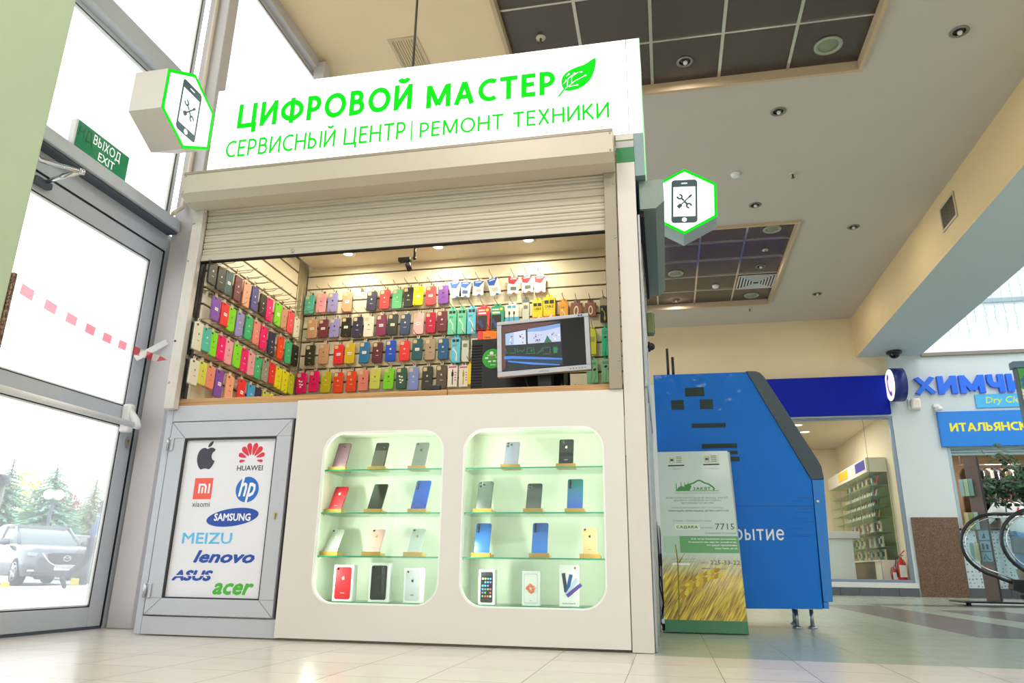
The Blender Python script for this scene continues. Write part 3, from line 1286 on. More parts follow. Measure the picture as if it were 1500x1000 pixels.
def conifer(label, p, h, r, m, seed):
    rg = random.Random(seed)
    t = thing('spruce_tree', label, 'tree', p, 'trees beyond the car park')
    mb = MB()
    mb.tube([p, p + Vector((0, 0, h))], [0.12, 0.02], bark, n=6)
    mb.build('trunk', t)
    mb = MB()
    z = 0.12 * h
    while z < h * 0.97:
        f = 1 - (z / h)
        L = r * (f ** 0.85) + 0.12
        n = int(10 + 12 * f)
        for k in range(n):
            a = 2 * pi * k / n + rg.random()
            l = L * rg.uniform(0.75, 1.1)
            dr = -l * rg.uniform(0.12, 0.35)
            d = Vector((cos(a), sin(a), 0))
            s = Vector((-sin(a), cos(a), 0))
            b = p + Vector((0, 0, z + rg.uniform(-.1, .1)))
            for j in range(4):
                q0 = b + d * l * j / 4 + Vector((0, 0, dr * (j / 4) ** 1.5))
                q1 = b + d * l * (j + 1.2) / 4 + Vector((0, 0, dr * ((j + 1.2) / 4) ** 1.5))
                wv = 0.17 * l * (1 - j / 5)
                for sg in (-1, 1):
                    mb.face([q0, q1, q0 + s * sg * wv * 1.3 + d * l * .16 + Vector((0, 0, -0.10 * l))], m)
                mb.face([q0, q1, q0 + d * l * .1 + Vector((0, 0, -0.16 * l))], m)
        z += 0.034 * h * rg.uniform(.8, 1.1)
    mb.build('foliage', t)


def bush(label, p, h, r, m, seed, group='shrubs beyond the car park'):
    rg = random.Random(seed)
    t = thing('shrub', label, 'shrub', p, group)
    mb = MB()
    for k in range(5):
        a = rg.uniform(0, 2 * pi)
        mb.tube([p, p + Vector((cos(a) * r * .3, sin(a) * r * .3, h * .8))], [0.04, 0.01], bark, n=5)
    mb.build('stem', t)
    mb = MB()
    for k in range(1500):
        v = Vector((rg.gauss(0, 1), rg.gauss(0, 1), rg.gauss(0, 1))).normalized() * rg.uniform(.5, 1)
        q = p + Vector((v.x * r, v.y * r, h * .55 + v.z * h * .45))
        s = rg.uniform(.14, .3)
        a = Vector((rg.gauss(0, 1), rg.gauss(0, 1), rg.gauss(0, 1))).normalized() * s
        b = Vector((rg.gauss(0, 1), rg.gauss(0, 1), rg.gauss(0, 1))).normalized() * s
        mb.face([q, q + a, q + a * .6 + b, q + b * .7], m)
    mb.build('foliage', t)


def gp(u, v, D):
    q = at(u, v, D)
    return Vector((q.x, q.y, ZR))


conifer('tall dark spruce standing behind the grey car roof', gp(62, 800, 45), at(68, 676, 45).z - ZR, 2.6, needle, 1)
conifer('bluish spruce with a pointed top behind the walking person', gp(112, 800, 57), at(128, 735, 57).z - ZR, 2.2, needle, 2)
conifer('light green larch close to the door frame, behind the walking person', gp(125, 800, 51), at(142, 700, 51).z - ZR, 1.9, needle2, 3)
conifer('spruce half hidden by the rubbish bin outside', gp(-6, 800, 50), at(2, 668, 50).z - ZR, 2.2, needle, 4)
conifer('slim bluish young spruce between the lamp globes and the larch', gp(99, 800, 39), at(106, 762, 39).z - ZR, 1.3, needle, 6)
bush('yellow green bush in spring leaf left of the tall spruce', gp(24, 800, 55), 6.0, 2.6, leaf_y, 5)
bush('reddish bush showing behind the tall spruce', gp(88, 800, 64), 5.6, 1.3, mat('red_leaves', '#a8705a', .8), 8)
lp = gp(64, 800, 36)
t = thing('street_lamp', 'twin globe street lamp in front of the tall spruce', 'lamp', lp)
ztop = at(72, 724, 36).z
mb = MB()
mb.tube([lp, Vector((lp.x, lp.y, ztop - .2))], [0.08, 0.05], alu_dark, n=8)
mb.tube([Vector((lp.x, lp.y, ztop - .35)) + Vector((.75, .66, 0)) * s for s in (-.17, .17)], 0.03, alu_dark, n=6)
mb.build('pole', t)
for s in (-1, 1):
    mb = MB()
    mb.sphere(Vector((lp.x, lp.y, ztop)) + Vector((.744, .667, 0)) * .17 * s, 0.21, mat('globe_white', '#f3ece0', 0.3))
    mb.build('globe', t)
# low fence behind the cars
p0, p1 = gp(100, 830, 36), gp(170, 830, 36)
t = thing('picket_fence', 'low pale fence beyond the parked cars', 'fence', (p0.x, p0.y, ZR))
mb = MB()
fm = mat('fence_stone', '#b7b0a8', .8)
for z in (0.35, 0.9):
    mb.tube([p0 + Vector((0, 0, z)), p1 + Vector((0, 0, z))], 0.05, fm, n=4)
mb.build('rail', t)
for k in range(13):
    mb = MB()
    q = p0.lerp(p1, k / 12)
    mb.tube([q, q + Vector((0, 0, 1.05))], 0.07, fm, n=6)
    mb.build('picket', t)
ym = mat('kerb_yellow', '#e9c21e', 0.6)
for u, lab in ((5, 'yellow kerb block in front of the grey car, near its wheel'), (107, 'yellow kerb block behind the walking person\'s foot')):
    q = at(u, 866, 20.5)
    mb = MB()
    mb.box(-0.08, 0.08, -0.07, 0.07, 0, 0.16, ym, 0.02)
    mb.xf(Matrix.Translation((q.x, q.y, -0.155 if q.x > -13.6 else ZR)) @ Matrix.Rotation(radians(45), 4, 'Z'))
    solo('kerb_block', mb, lab, 'kerb block', 'yellow kerb blocks')
# rubbish bin just outside the door
q = at(-43, 770, 8.5)
t = thing('rubbish_bin', 'beige rubbish bin with a dark rim outside the glass door', 'bin', (q.x, q.y, -0.155))
zt = at(0, 697, 8.5).z
mb = MB()
mb.lathe([(0.16, -0.155), (0.2, zt - 0.08)], (q.x, q.y, 0), mat('bin_beige', '#6f6a58', 0.5, 0.2), 24)
mb.build('bin_body', t)
mb = MB()
mb.lathe([(0.2, zt - 0.08), (0.23, zt - 0.07), (0.23, zt), (0.19, zt + 0.01)], (q.x, q.y, 0), black_pl, 24)
mb.build('rim', t)

# ================================================================== the repair kiosk
KD = 1.30          # depth
panel_white = mat('panel_white', '#dbd6cf', 0.28, noise=0.015, scale=3, coat=0.25)
post_white = mat('post_white', '#d3cdc4', 0.35, noise=0.02)
slat_cream = mat('slat_cream', '#e0d8c0', 0.5, noise=0.03)
groove = mat('slat_groove', '#4a3420', 0.6)
pillar_alu = mat('corner_profile', '#a39b7e', 0.4, 0.4)
kgrey = mat('kiosk_grey_aluminium', '#bdbfc6', 0.35, 0.08, noise=0.03)
kgrey_d = mat('kiosk_seal', '#25262a', 0.6)
wood = mat('beech_wood', '#c89a63', 0.45)


def wood_nodes(M):
    t = M.node_tree
    b = t.nodes['Principled BSDF']
    tc = t.nodes.new('ShaderNodeTexCoord')
    mp = t.nodes.new('ShaderNodeMapping')
    mp.inputs['Scale'].default_value = (1.2, 25, 60)
    t.links.new(tc.outputs['Object'], mp.inputs[0])
    nz = t.nodes.new('ShaderNodeTexNoise')
    nz.inputs['Scale'].default_value = 3
    nz.inputs['Detail'].default_value = 6
    t.links.new(mp.outputs[0], nz.inputs['Vector'])
    cr = t.nodes.new('ShaderNodeValToRGB')
    cr.color_ramp.elements[0].position = 0.3
    cr.color_ramp.elements[0].color = hexc('#a87843')
    cr.color_ramp.elements[1].position = 0.7
    cr.color_ramp.elements[1].color = hexc('#d2a670')
    t.links.new(nz.outputs['Fac'], cr.inputs[0])
    t.links.new(cr.outputs[0], b.inputs['Base Color'])


wood_nodes(wood)

K = thing('repair_kiosk', 'white and grey phone repair kiosk with open shutter and slatted walls inside', 'kiosk', (-1.25, 0.65, 0))
# front panel with two rounded windows
WIN = ((-1.566, -0.948), (-0.851, -0.191))
mb = MB()
holes = [rrect(a, b, 0.164, 0.964, 0.105) for a, b in WIN]
plate_box(mb, [[(-1.728, 0.012), (-0.096, 0.012), (-0.096, 1.131), (-1.728, 1.131)]] + holes, 0.018, panel_white, FRONT(0.009))
fp = mb.build('front_panel', K, 'glossy white front panel with two rounded windows')
for (a, b), nm in zip(WIN, ('window_rim', 'window_rim')):
    mb = MB()
    plate_box(mb, [rrect(a - 0.001, b + 0.001, 0.163, 0.965, 0.106), rrect(a + 0.006, b - 0.006, 0.170, 0.958, 0.10)], 0.024, mat('rim_white', '#eef0ea', 0.3), FRONT(0.0115))
    mb.build(nm, fp)
# right corner post and side wall
mb = MB()
mb.box(-0.092, 0.0, 0.0, 0.03, 0.002, 2.481, post_white, 0.002)
mb.build('corner_post', K, 'white corner post')
mb = MB()
mb.box(-0.0915, -0.0005, -0.0016, -0.0003, 2.318, 2.405, mat('post_green', '#0d7a3c', 0.4))
mb.box(-0.0915, -0.0005, -0.0014, -0.0003, 2.405, 2.442, mat('post_lilac', '#b9b6b8', 0.5))
mb.box(-0.0915, -0.0005, -0.0016, -0.0003, 2.442, 2.450, mat('post_olive', '#56761c', 0.5))
mb.build('colour_bands', K, 'green and grey bands at the top of the post')
side_m = mat('side_glass_dark', '#4d5f55', 0.12, 0.3)
mb = MB()
mb.box(-0.012, 0.0, 0.032, KD, 1.16, 2.48, side_m)
mb.box(-0.018, 0.0, 0.032, KD, 0.02, 1.16, mat('side_panel_pale', '#a9bdae', 0.2))
mb.build('side_wall', K)
mb = MB()
for y in (0.06, 0.40, 0.86, 1.26):
    mb.box(0.0005, 0.014, y, y + 0.03, 0.0, 2.05, steel, 0.003)
mb.box(0.0005, 0.016, 0.04, KD, 1.15, 1.18, steel, 0.003)
mb.build('side_rails', K)
# grey aluminium base on the left
mb = MB()
mb.box(-2.452, -1.73, 0.030, 0.07, 1.045, 1.131, kgrey, 0.003)
mb.box(-2.452, -1.73, 0.030, 0.07, 0.005, 0.088, kgrey, 0.003)
mb.box(-2.490, -2.453, 0.030, 0.07, 0.005, 1.131, kgrey, 0.003)
mb.box(-1.756, -1.73, 0.038, 0.07, 0.088, 1.045, kgrey_d)
mb.box(-2.49, -2.47, 0.07, KD, 0.005, 2.48, kgrey)
mb.build('base_frame', K, 'grey aluminium base frame')
mb = MB()
mb.box(-2.46, -0.02, KD - 0.03, KD, 0.0, 2.48, kgrey)
mb.build('rear_wall', K)
# door with brand poster
dr = MB()
for a in ((-2.444, -1.760, 0.955, 1.040), (-2.444, -1.760, 0.094, 0.172), (-2.444, -2.358, 0.172, 0.955), (-1.838, -1.760, 0.172, 0.955)):
    dr.box(a[0], a[1], 0.022, 0.06, a[2], a[3], kgrey, 0.003)
door = dr.build('door', K, 'grey framed door with a white poster of maker logos')
mb = MB()
for a in ((-2.358, -1.838, 0.945, 0.955), (-2.358, -1.838, 0.172, 0.178), (-2.358, -2.349, 0.178, 0.945), (-1.842, -1.838, 0.178, 0.945)):
    mb.box(a[0], a[1], 0.0228, 0.0345, a[2], a[3], kgrey_d)
for (p, q) in (((-2.442, 1.038), (-2.360, 0.957)), ((-1.762, 1.038), (-1.837, 0.957)), ((-2.442, 0.096), (-2.360, 0.170)), ((-1.762, 0.096), (-1.837, 0.170))):
    mb.tube([(p[0], 0.0216, p[1]), (q[0], 0.0216, q[1])], 0.0009, alu_dark, n=4)
mb.build('seal', door)
for z in (0.925, 0.205):
    mb = MB()
    mb.cyl((-2.448, 0.012, z - 0.033), (-2.448, 0.012, z + 0.033), 0.008, steel, 10)
    mb.box(-2.446, -2.418, 0.0165, 0.022, z - 0.034, z + 0.034, steel, 0.002)
    mb.build('hinge', door)
mb = MB()
mb.lathe([(0.0001, -0.004), (0.008, -0.004), (0.008, 0.004)], (-1.797, 0.022, 0.572), mat('brass', '#b99b52', 0.3, 0.9), 12, axis='y')
mb.box(-1.8, -1.794, 0.014, 0.022, 0.545, 0.575, MATS['brass'], 0.002)
mb.build('lock', door, 'brass lock')

# poster with maker logos
PY = 0.0348
mb = MB()
mb.box(-2.349, -1.842, PY, PY + 0.006, 0.178, 0.945, mat('poster_white', '#e3e3e8', 0.35, noise=0.01))
poster = mb.build('poster', door, 'white poster with maker logos')
PF = FRONT(PY)


def logo(name, fn, label=None):
    mb = MB()
    fn(mb)
    mb.build(name, poster, label)


ink_black = mat('logo_charcoal', '#3b3a44', 0.5)
ink_red = mat('logo_red', '#d9303f', 0.5)
ink_orange = mat('logo_orange', '#ee5b4c', 0.5)
ink_blue = mat('logo_blue', '#1f6cc0', 0.5)
ink_navy = mat('logo_navy', '#2049a4', 0.5)
ink_sky = mat('logo_sky', '#59b9e8', 0.5)
ink_green = mat('logo_green', '#49b233', 0.5)
ink_white = mat('logo_white', '#eef0f4', 0.5)


def catmull(P, n=5):
    out = []
    L = len(P)
    for i in range(L):
        p0, p1, p2, p3 = (Vector(P[(i + k - 1) % L]) for k in range(4))
        for j in range(n):
            t = j / n
            out.append(tuple(0.5 * ((2 * p1) + (p2 - p0) * t + (2 * p0 - 5 * p1 + 4 * p2 - p3) * t * t + (3 * p1 - p0 - 3 * p2 + p3) * t ** 3)))
    return out


def apple_shape(cx, cz, h):
    s = h / 1.22
    body = [(0.0, 0.38), (0.14, 0.43), (0.30, 0.42), (0.42, 0.32), (0.30, 0.20), (0.26, 0.04), (0.32, -0.12), (0.44, -0.20), (0.36, -0.40), (0.22, -0.56), (0.06, -0.53), (-0.08, -0.53), (-0.24, -0.56), (-0.40, -0.36), (-0.48, -0.08), (-0.45, 0.2), (-0.32, 0.38), (-0.14, 0.43)]
    leaf = [(0.02, 0.46), (0.05, 0.60), (0.14, 0.70), (0.26, 0.74), (0.24, 0.60), (0.16, 0.50)]
    f = lambda P: [(cx + a * s, cz + b * s - 0.08 * s) for a, b in catmull(P, 4)]
    return [f(body)], [f(leaf)]


def lg_apple(mb):
    for o in apple_shape(-2.226, 0.866, 0.135):
        put_poly(mb, o, ink_black, PF)


def lg_flower(mb):
    cx, cz = -1.972, 0.845
    for sg in (-1, 1):
        for ang, r0, r1, wd in ((76, 0.022, 0.087, 0.0155), (50, 0.024, 0.084, 0.0155), (22, 0.030, 0.078, 0.013), (-7, 0.032, 0.066, 0.0085)):
            a = radians(ang)
            u = Vector((sg * cos(a), sin(a)))
            v = Vector((-u.y, u.x))
            b = Vector((cx, cz - 0.005))
            P = [b + u * r0, b + u * (r0 + (r1 - r0) * .5) + v * wd * .75, b + u * (r0 + (r1 - r0) * .85) + v * wd * .8, b + u * r1, b + u * (r0 + (r1 - r0) * .85) - v * wd * .8, b + u * (r0 + (r1 - r0) * .5) - v * wd * .75]
            put_poly(mb, [catmull([tuple(q) for q in P], 4)], ink_red, PF)
    put_text(mb, 'HUAWEI', ink_black, -2.045, -1.902, 0.785, 0.811, PF, 0.012)


def lg_mi(mb):
    put_poly(mb, [[(-2.273, 0.645), (-2.170, 0.645), (-2.170, 0.75), (-2.273, 0.75)]], ink_orange, PF)
    z0, z1 = 0.674, 0.722
    for P in ([(-2.247, z0), (-2.237, z0), (-2.237, z1 - .010), (-2.217, z1 - .010), (-2.211, z1 - .017), (-2.211, z0), (-2.201, z0), (-2.201, z1 - .012), (-2.212, z1), (-2.247, z1)],
              [(-2.229, z0), (-2.219, z0), (-2.219, z1 - .018), (-2.229, z1 - .018)], [(-2.192, z0), (-2.182, z0), (-2.182, z1), (-2.192, z1)]):
        put_poly(mb, [P], ink_white, PF, 0.0014)
    put_text(mb, 'xiaomi', ink_black, -2.271, -2.172, 0.607, 0.632, PF, 0.0)


def lg_hp(mb):
    cx, cz, r = -1.974, 0.691, 0.063
    put_poly(mb, [ell(cx, cz, r, r, 40)], ink_blue, PF)
    put_text(mb, 'hp', ink_white, cx - 0.046, cx + 0.046, cz - 0.066, cz + 0.066, PF, 0.02, 0.25, lift=0.0014)


def lg_samsung(mb):
    put_poly(mb, [ell(-2.037, 0.556, 0.142, 0.043, 40, 0.12)], ink_navy, PF)
    put_text(mb, 'SAMSUNG', ink_white, -2.137, -1.937, 0.538, 0.575, PF, 0.03, lift=0.0014)


def lg_acer(mb):
    put_text(mb, 'acer', ink_green, -2.094, -1.878, 0.192, 0.247, PF, 0.03, 0.3)


logo('fruit_logo', lg_apple, 'charcoal bitten fruit logo')
logo('petal_logo', lg_flower, 'red petal logo with black lettering')
logo('square_logo', lg_mi, 'orange square logo')
logo('round_logo', lg_hp, 'blue round logo')
logo('oval_logo', lg_samsung, 'dark blue oval logo with white letters')
logo('lettering', lambda mb: put_text(mb, 'MEIZU', ink_sky, -2.298, -2.025, 0.428, 0.481, PF, 0.012), 'sky blue lettering')
logo('lettering', lambda mb: put_text(mb, 'lenovo', ink_navy, -2.221, -1.890, 0.338, 0.398, PF, 0.035, 0.3), 'blue italic lettering')


def lg_asus(mb):
    put_text(mb, 'ASUS', ink_navy, -2.326, -2.104, 0.253, 0.304, PF, 0.045, 0.25)
    put_poly(mb, [stroke([(-2.315, 0.276), (-2.1, 0.281)], 0.005)], mat('poster_white', '#e3e3e8'), PF, 0.0016)


logo('lettering', lg_asus, 'navy slanted lettering')
logo('lettering', lg_acer, 'green italic lettering')

# slat walls inside: planks with dark slots
WX0, WX1, WY = -2.40, -0.02, 1.22
mb = MB()
mb.box(WX0, WX1, WY + 0.004, WY + 0.02, 1.0, 2.46, groove)
g0 = 1.343
edges = [1.0] + [g0 + 0.0998 * k for k in range(0, 12)] + [2.46]
for a, b in zip(edges, edges[1:]):
    if b - a > 0.02:
        mb.box(WX0, WX1, WY - 0.012, WY + 0.006, a + 0.006, b - 0.006, slat_cream)
mb.build('rear_slatwall', K, 'cream slatted wall at the back')
mb = MB()
LXW = -2.41
mb.box(LXW - 0.03, LXW - 0.014, 0.08, 1.08, 1.0, 2.475, groove)
for a, b in zip(edges, edges[1:]):
    if b - a > 0.02:
        mb.box(LXW - 0.015, LXW, 0.08, 1.08, a - 0.010, b - 0.024, slat_cream)
mb.build('side_slatwall', K, 'cream slatted side wall')
mb = MB()
mb.box(-2.43, -2.402, 1.082, 1.145, 1.0, 2.475, pillar_alu, 0.006)
mb.box(-2.43, -2.404, 1.147, 1.205, 1.0, 2.475, pillar_alu, 0.006)
mb.build('corner_profile', K, 'aluminium corner profile')
mb = MB()
mb.box(-2.37, -0.02, 0.06, 1.205, 2.402, 2.43, mat('kiosk_ceiling', '#e8e0cc', 0.6))
kc = mb.build('ceiling_panel', K)
kl_m = mat('kiosk_lamp', '#ffffff', 0.4, emit='#fff4dc', estr=4.0)
for i, x in enumerate((-1.998, -1.348, -0.73)):
    t = thing('recessed_light', 'round recessed light in the kiosk ceiling, %s from the side slatwall' % ('first', 'second', 'third')[i], 'light', (x, 0.983, 2.40), 'lights in the kiosk ceiling')
    mb = MB()
    mb.lathe([(0.030, 0.0), (0.052, 0.0), (0.050, -0.006), (0.034, -0.008)], (x, 0.983, 2.4015), white_pl, 20, hollow=True)
    mb.build('ring', t)
    mb = MB()
    mb.lathe([(0.0001, -0.004), (0.033, -0.004), (0.033, 0.0), (0.0001, 0.0)], (x, 0.983, 2.401), kl_m, 20)
    mb.build('lens', t)
    area('kiosk_lamp_light', (x, 0.983, 2.388), 0.10, 3.6, (1.0, 0.90, 0.68))
    area('kiosk_lamp_light', (x, 0.40, 2.388), 0.10, 4.2, (1.0, 0.91, 0.72))

# counter top
mb = MB()
mb.box(-2.452, -0.96, 0.052, 0.62, 1.133, 1.172, wood, 0.003)
mb.box(-0.957, -0.096, 0.052, 0.62, 1.133, 1.172, wood, 0.003)
solo('wooden_countertop', mb, 'long pale wooden countertop of the kiosk', 'countertop')

# roller shutter of the front
sh_m = mat('shutter_beige', '#c2b9a6', 0.42, 0.1, noise=0.02)
sh_g = mat('guide_taupe', '#988f7c', 0.42, 0.1, noise=0.02)
RS = thing('roller_shutter', 'beige roller shutter with box over the front opening of the kiosk', 'shutter', (-1.25, -0.02, 1.93))
prof = [(-0.003, 2.480), (-0.145, 2.432), (-0.145, 2.30), (-0.095, 2.268), (-0.002, 2.262)]
mb = MB()
mb.prism([(y, z) for y, z in prof], -2.492, -0.098, sh_m, 'x')
bx = mb.build('shutter_box', RS, 'bevelled beige shutter box'.replace('bevelled ', 'folded '))
mb = MB()
mb.box(-2.49, -0.10, -0.1475, -0.1455, 2.415, 2.430, sh_g)
for x in (-2.478, -0.112):
    for z in (2.406, 2.31):
        mb.lathe([(0.0001, -0.004), (0.005, -0.003), (0.005, 0.0)], (x, -0.1455, z), steel, 8, axis='y')
mb.build('cover_strip', bx)
mb = MB()
zs = 1.9915
nsl = 0
while zs < 2.262:
    p = [(0.034, zs), (0.028, zs + 0.004), (0.026, zs + 0.012), (0.028, zs + 0.020), (0.024, zs + 0.028), (0.027, zs + 0.038), (0.034, zs + 0.0405)]
    mb.prism(p + [(0.040, zs + 0.0405), (0.040, zs)], -2.424, -0.158, sh_m, 'x')
    zs += 0.0415
mb.build('slat_curtain', RS, 'ribbed slat curtain')
mb = MB()
mb.box(-2.424, -0.158, 0.018, 0.042, 1.955, 1.991, sh_m, 0.003)
mb.box(-2.424, -0.158, 0.016, 0.044, 1.949, 1.955, rubber)
mb.lathe([(0.0001, -0.006), (0.010, -0.005), (0.010, 0.0)], (-1.862, 0.018, 1.975), steel, 12, axis='y')
mb.build('bottom_bar', RS)
for x0, x1, z0, nm in ((-2.490, -2.428, 1.108, 'l'), (-0.158, -0.098, 1.132, 'r')):
    mb = MB()
    mb.box(x0, x1, -0.012, 0.028, z0, 2.262, sh_g if nm == 'r' else mat('guide_pale', '#cfc8bf', 0.42, 0.1), 0.003)
    mb.box(x1 if nm == 'l' else x0 - 0.004, x1 + 0.004 if nm == 'l' else x0, 0.030, 0.056, z0 + 0.07, 2.262, rubber)
    for z in ((1.25, 1.48, 1.95, 2.18) if nm == 'l' else (1.27, 1.9, 2.2)):
        mb.lathe([(0.0001, -0.004), (0.006, -0.003), (0.006, 0.0)], (x1 - 0.012 if nm == 'r' else x0 + 0.010, -0.0122, z), steel if z != 1.48 else black_pl, 10, axis='y')
    mb.build('guide_rail', RS, 'guide rail')

# side shutter
SS = thing('roller_shutter', 'dark grey-green roller shutter box on the side of the kiosk', 'shutter', (0.07, 0.65, 1.9))
ssm = mat('side_shutter_grey', '#7c8a80', 0.45, 0.2)
mb = MB()
mb.prism([(0.016, 2.232), (0.138, 2.232), (0.138, 2.110), (0.095, 2.072), (0.016, 2.072)], 0.05, 1.30, ssm, 'y')
mb.build('shutter_box', SS)
mb = MB()
mb.box(0.018, 0.034, 0.07, 1.26, 2.04, 2.072, rubber)
mb.build('curtain_end', SS)

# lit name board ------------------------------------------------------------
lit_white = mat('lit_white', '#ffffff', 0.5, noise=0.0, emit='#f4fafc', estr=0.93)
lit_green = mat('lit_green', '#022004', 0.6, noise=0.0, emit='#02fa18', estr=0.92, spec=0.1)
LB = thing('lightbox_sign', 'long white lit sign board with green lettering above the kiosk shutter', 'sign', (-1.24, 0.05, 2.48))
mb = MB()
mb.box(-2.460, -0.022, 0.0, 0.10, 2.482, 3.068, white_pl)
mb.build('sign_case', LB)
mb = MB()
mb.box(-2.459, -0.023, -0.0022, -0.0004, 2.484, 3.066, lit_white)
mb.build('lit_face', LB, 'white lit face')
LF = FRONT(-0.0022)
mb = MB()
put_text(mb, 'ЦИФРОВОЙ', lit_green, -2.303, -1.219, 2.752, 3.000, LF, 0.036, 0.0)
mb.build('lettering', LB, 'bold green lettering of the first line')
mb = MB()
put_text(mb, 'МАСТЕР', lit_green, -1.134, -0.405, 2.770, 2.925, LF, 0.036)
mb.build('lettering', LB, 'bold green lettering of the second word')
mb = MB()
put_text(mb, 'СЕРВИСНЫЙ ЦЕНТР', lit_green, -2.352, -1.245, 2.572, 2.738, LF, 0.011)
mb.build('lettering', LB, 'thin green lettering, first half of the lower line')
mb = MB()
put_poly(mb, [stroke([(-1.210, 2.58), (-1.210, 2.708)], 0.008)], lit_green, LF)
mb.build('divider', LB)
mb = MB()
put_text(mb, 'РЕМОНТ ТЕХНИКИ', lit_green, -1.163, -0.120, 2.588, 2.692, LF, 0.011)
mb.build('lettering', LB, 'thin green lettering, second half of the lower line')
mb = MB()
leaf = catmull([(-0.352, 2.790), (-0.372, 2.845), (-0.352, 2.895), (-0.300, 2.925), (-0.245, 2.940), (-0.186, 2.972), (-0.190, 2.905), (-0.212, 2.845), (-0.250, 2.805), (-0.300, 2.785)], 5)
put_poly(mb, [leaf], lit_green, LF)
put_poly(mb, [stroke([(-0.388, 2.754), (-0.365, 2.785), (-0.340, 2.810)], 0.010)], lit_green, LF)
for P in ([(-0.35, 2.80), (-0.30, 2.84), (-0.24, 2.87)], [(-0.34, 2.815), (-0.335, 2.86), (-0.30, 2.89)], [(-0.36, 2.83), (-0.345, 2.85)], [(-0.315, 2.83), (-0.315, 2.87), (-0.28, 2.895), (-0.262, 2.893)], [(-0.33, 2.81), (-0.285, 2.815)], [(-0.345, 2.875), (-0.33, 2.89)]):
    put_poly(mb, [stroke(P, 0.0035)], lit_white, LF, 0.0014)
    put_poly(mb, [ell(P[-1][0], P[-1][1], 0.005, 0.005, 10)], lit_white, LF, 0.0014)
mb.build('leaf_emblem', LB, 'green leaf with circuit lines')
# side board of the same sign, turned to the side aisle
mb = MB()
mb.box(-0.0195, 0.050, -0.001, 1.29, 2.482, 3.068, mat('side_board_white', '#d9e6e4', 0.4, emit='#e4f2ee', estr=0.32))
mb.build('side_board', LB, 'plain white end of the board on the aisle side')
mb = MB()
mb.box(0.0502, 0.0525, 0.0, 1.29, 2.24, 3.066, mat('board_edge_green', '#8fd89c', 0.4, emit='#8fd89c', estr=0.4))
mb.build('edge_strip', LB, 'pale green lit face towards the aisle')
mb = MB()
mb.box(0.0012, 0.050, 0.0, 1.29, 2.236, 2.4805, mat('side_fascia', '#7d9294', 0.35, 0.2))
mb.build('lower_panel', LB, 'blue grey panel under the board end')

# hexagon blade signs ---------------------------------------------------------
def hexpts(r):
    return [(r * sin(2 * pi * k / 6), r * cos(2 * pi * k / 6)) for k in range(6)]


hex_case = mat('hex_case', '#d8cfc6', 0.45, noise=0.02)
hex_case2 = mat('hex_case_grey', '#a8b4b6', 0.4, noise=0.02)
hex_ink = mat('hex_ink', '#35474d', 0.5, noise=0.0, emit='#35474d', estr=0.5)


def hex_sign(label, loc, rz, depth, casem):
    """local frame: face looks along -y, centre at the origin"""
    t = thing('hexagon_sign', label, 'sign', loc, 'hexagon phone signs of the kiosk', (0, 0, rz), local=True)
    mb = MB()
    mb.prism(hexpts(0.245), 0.0, depth, casem, 'y', 0.002)
    mb.build('case', t)
    F = FRONT(-0.001)
    mb = MB()
    plate_box(mb, [hexpts(0.244), hexpts(0.223)], 0.006, lit_green, F)
    mb.build('green_border', t, 'bright green border')
    mb = MB()
    put_poly(mb, [hexpts(0.2235)], lit_white, FRONT(-0.0004))
    mb.build('lit_face', t, 'white lit face')
    mb = MB()
    F = FRONT(-0.001)
    put_poly(mb, [rrect(-0.085, 0.085, -0.160, 0.160, 0.022), [(-0.072, -0.112), (0.072, -0.112), (0.072, 0.108), (-0.072, 0.108)], rrect(-0.02, 0.02, 0.130, 0.138, 0.004), ell(0, -0.136, 0.016, 0.016, 16)], hex_ink, F, 0.0012)
    # crossed spanner and screwdriver
    put_poly(mb, [stroke([(-0.042, -0.046), (-0.020, -0.024)], 0.026)], hex_ink, F, 0.0012)
    put_poly(mb, [stroke([(-0.024, -0.028), (0.034, 0.032)], 0.009)], hex_ink, F, 0.0012)
    put_poly(mb, [[(0.026, 0.034), (0.036, 0.024), (0.052, 0.040), (0.046, 0.054)]], hex_ink, F, 0.0012)
    for sx, sz, ro in ((-0.030, 0.034, 0), (0.030, -0.034, pi)):
        P = []
        for k in range(15):
            a = ro + radians(135) + radians(35) + radians(290) * k / 14
            P.append((sx + 0.021 * cos(a), sz + 0.021 * sin(a)))
        P2 = [(sx + (a - sx) * 0.42, sz + (b - sz) * 0.42) for a, b in reversed(P)]
        put_poly(mb, [P + P2], hex_ink, F, 0.0013)
        dx = 1 if sx < 0 else -1
        put_poly(mb, [stroke([(sx + dx * .012, sz - dx * .012), (sx + dx * .028, sz - dx * .030)], 0.013)], hex_ink, F, 0.0014)
    mb.build('phone_emblem', t, 'dark phone outline with crossed tools')
    return t


hex_sign('hexagon sign jutting out at the glass door end of the kiosk', (-2.46, -0.228, 2.774), radians(90), 0.20, hex_case)
hs = hex_sign('hexagon sign on the aisle side of the kiosk, behind the side shutter box', (0.292, 1.20, 2.700), 0, 0.18, hex_case2)
mb = MB()
mb.box(-0.288, -0.15, 0.05, 0.12, -0.04, 0.04, hex_case2, 0.004)
mb.build('bracket', hs)
hs.rotation_euler.y = radians(3.0)
mb = MB()
mb.tube([(-2.50, -0.01, 2.70), (-2.50, 0.10, 2.72), (-2.56, 0.30, 2.74)], 0.016, mat('bracket_olive', '#a6b12a', 0.4), n=8)
solo('sign_bracket', mb, 'yellow green bracket arm between the hexagon sign and the post', 'bracket')
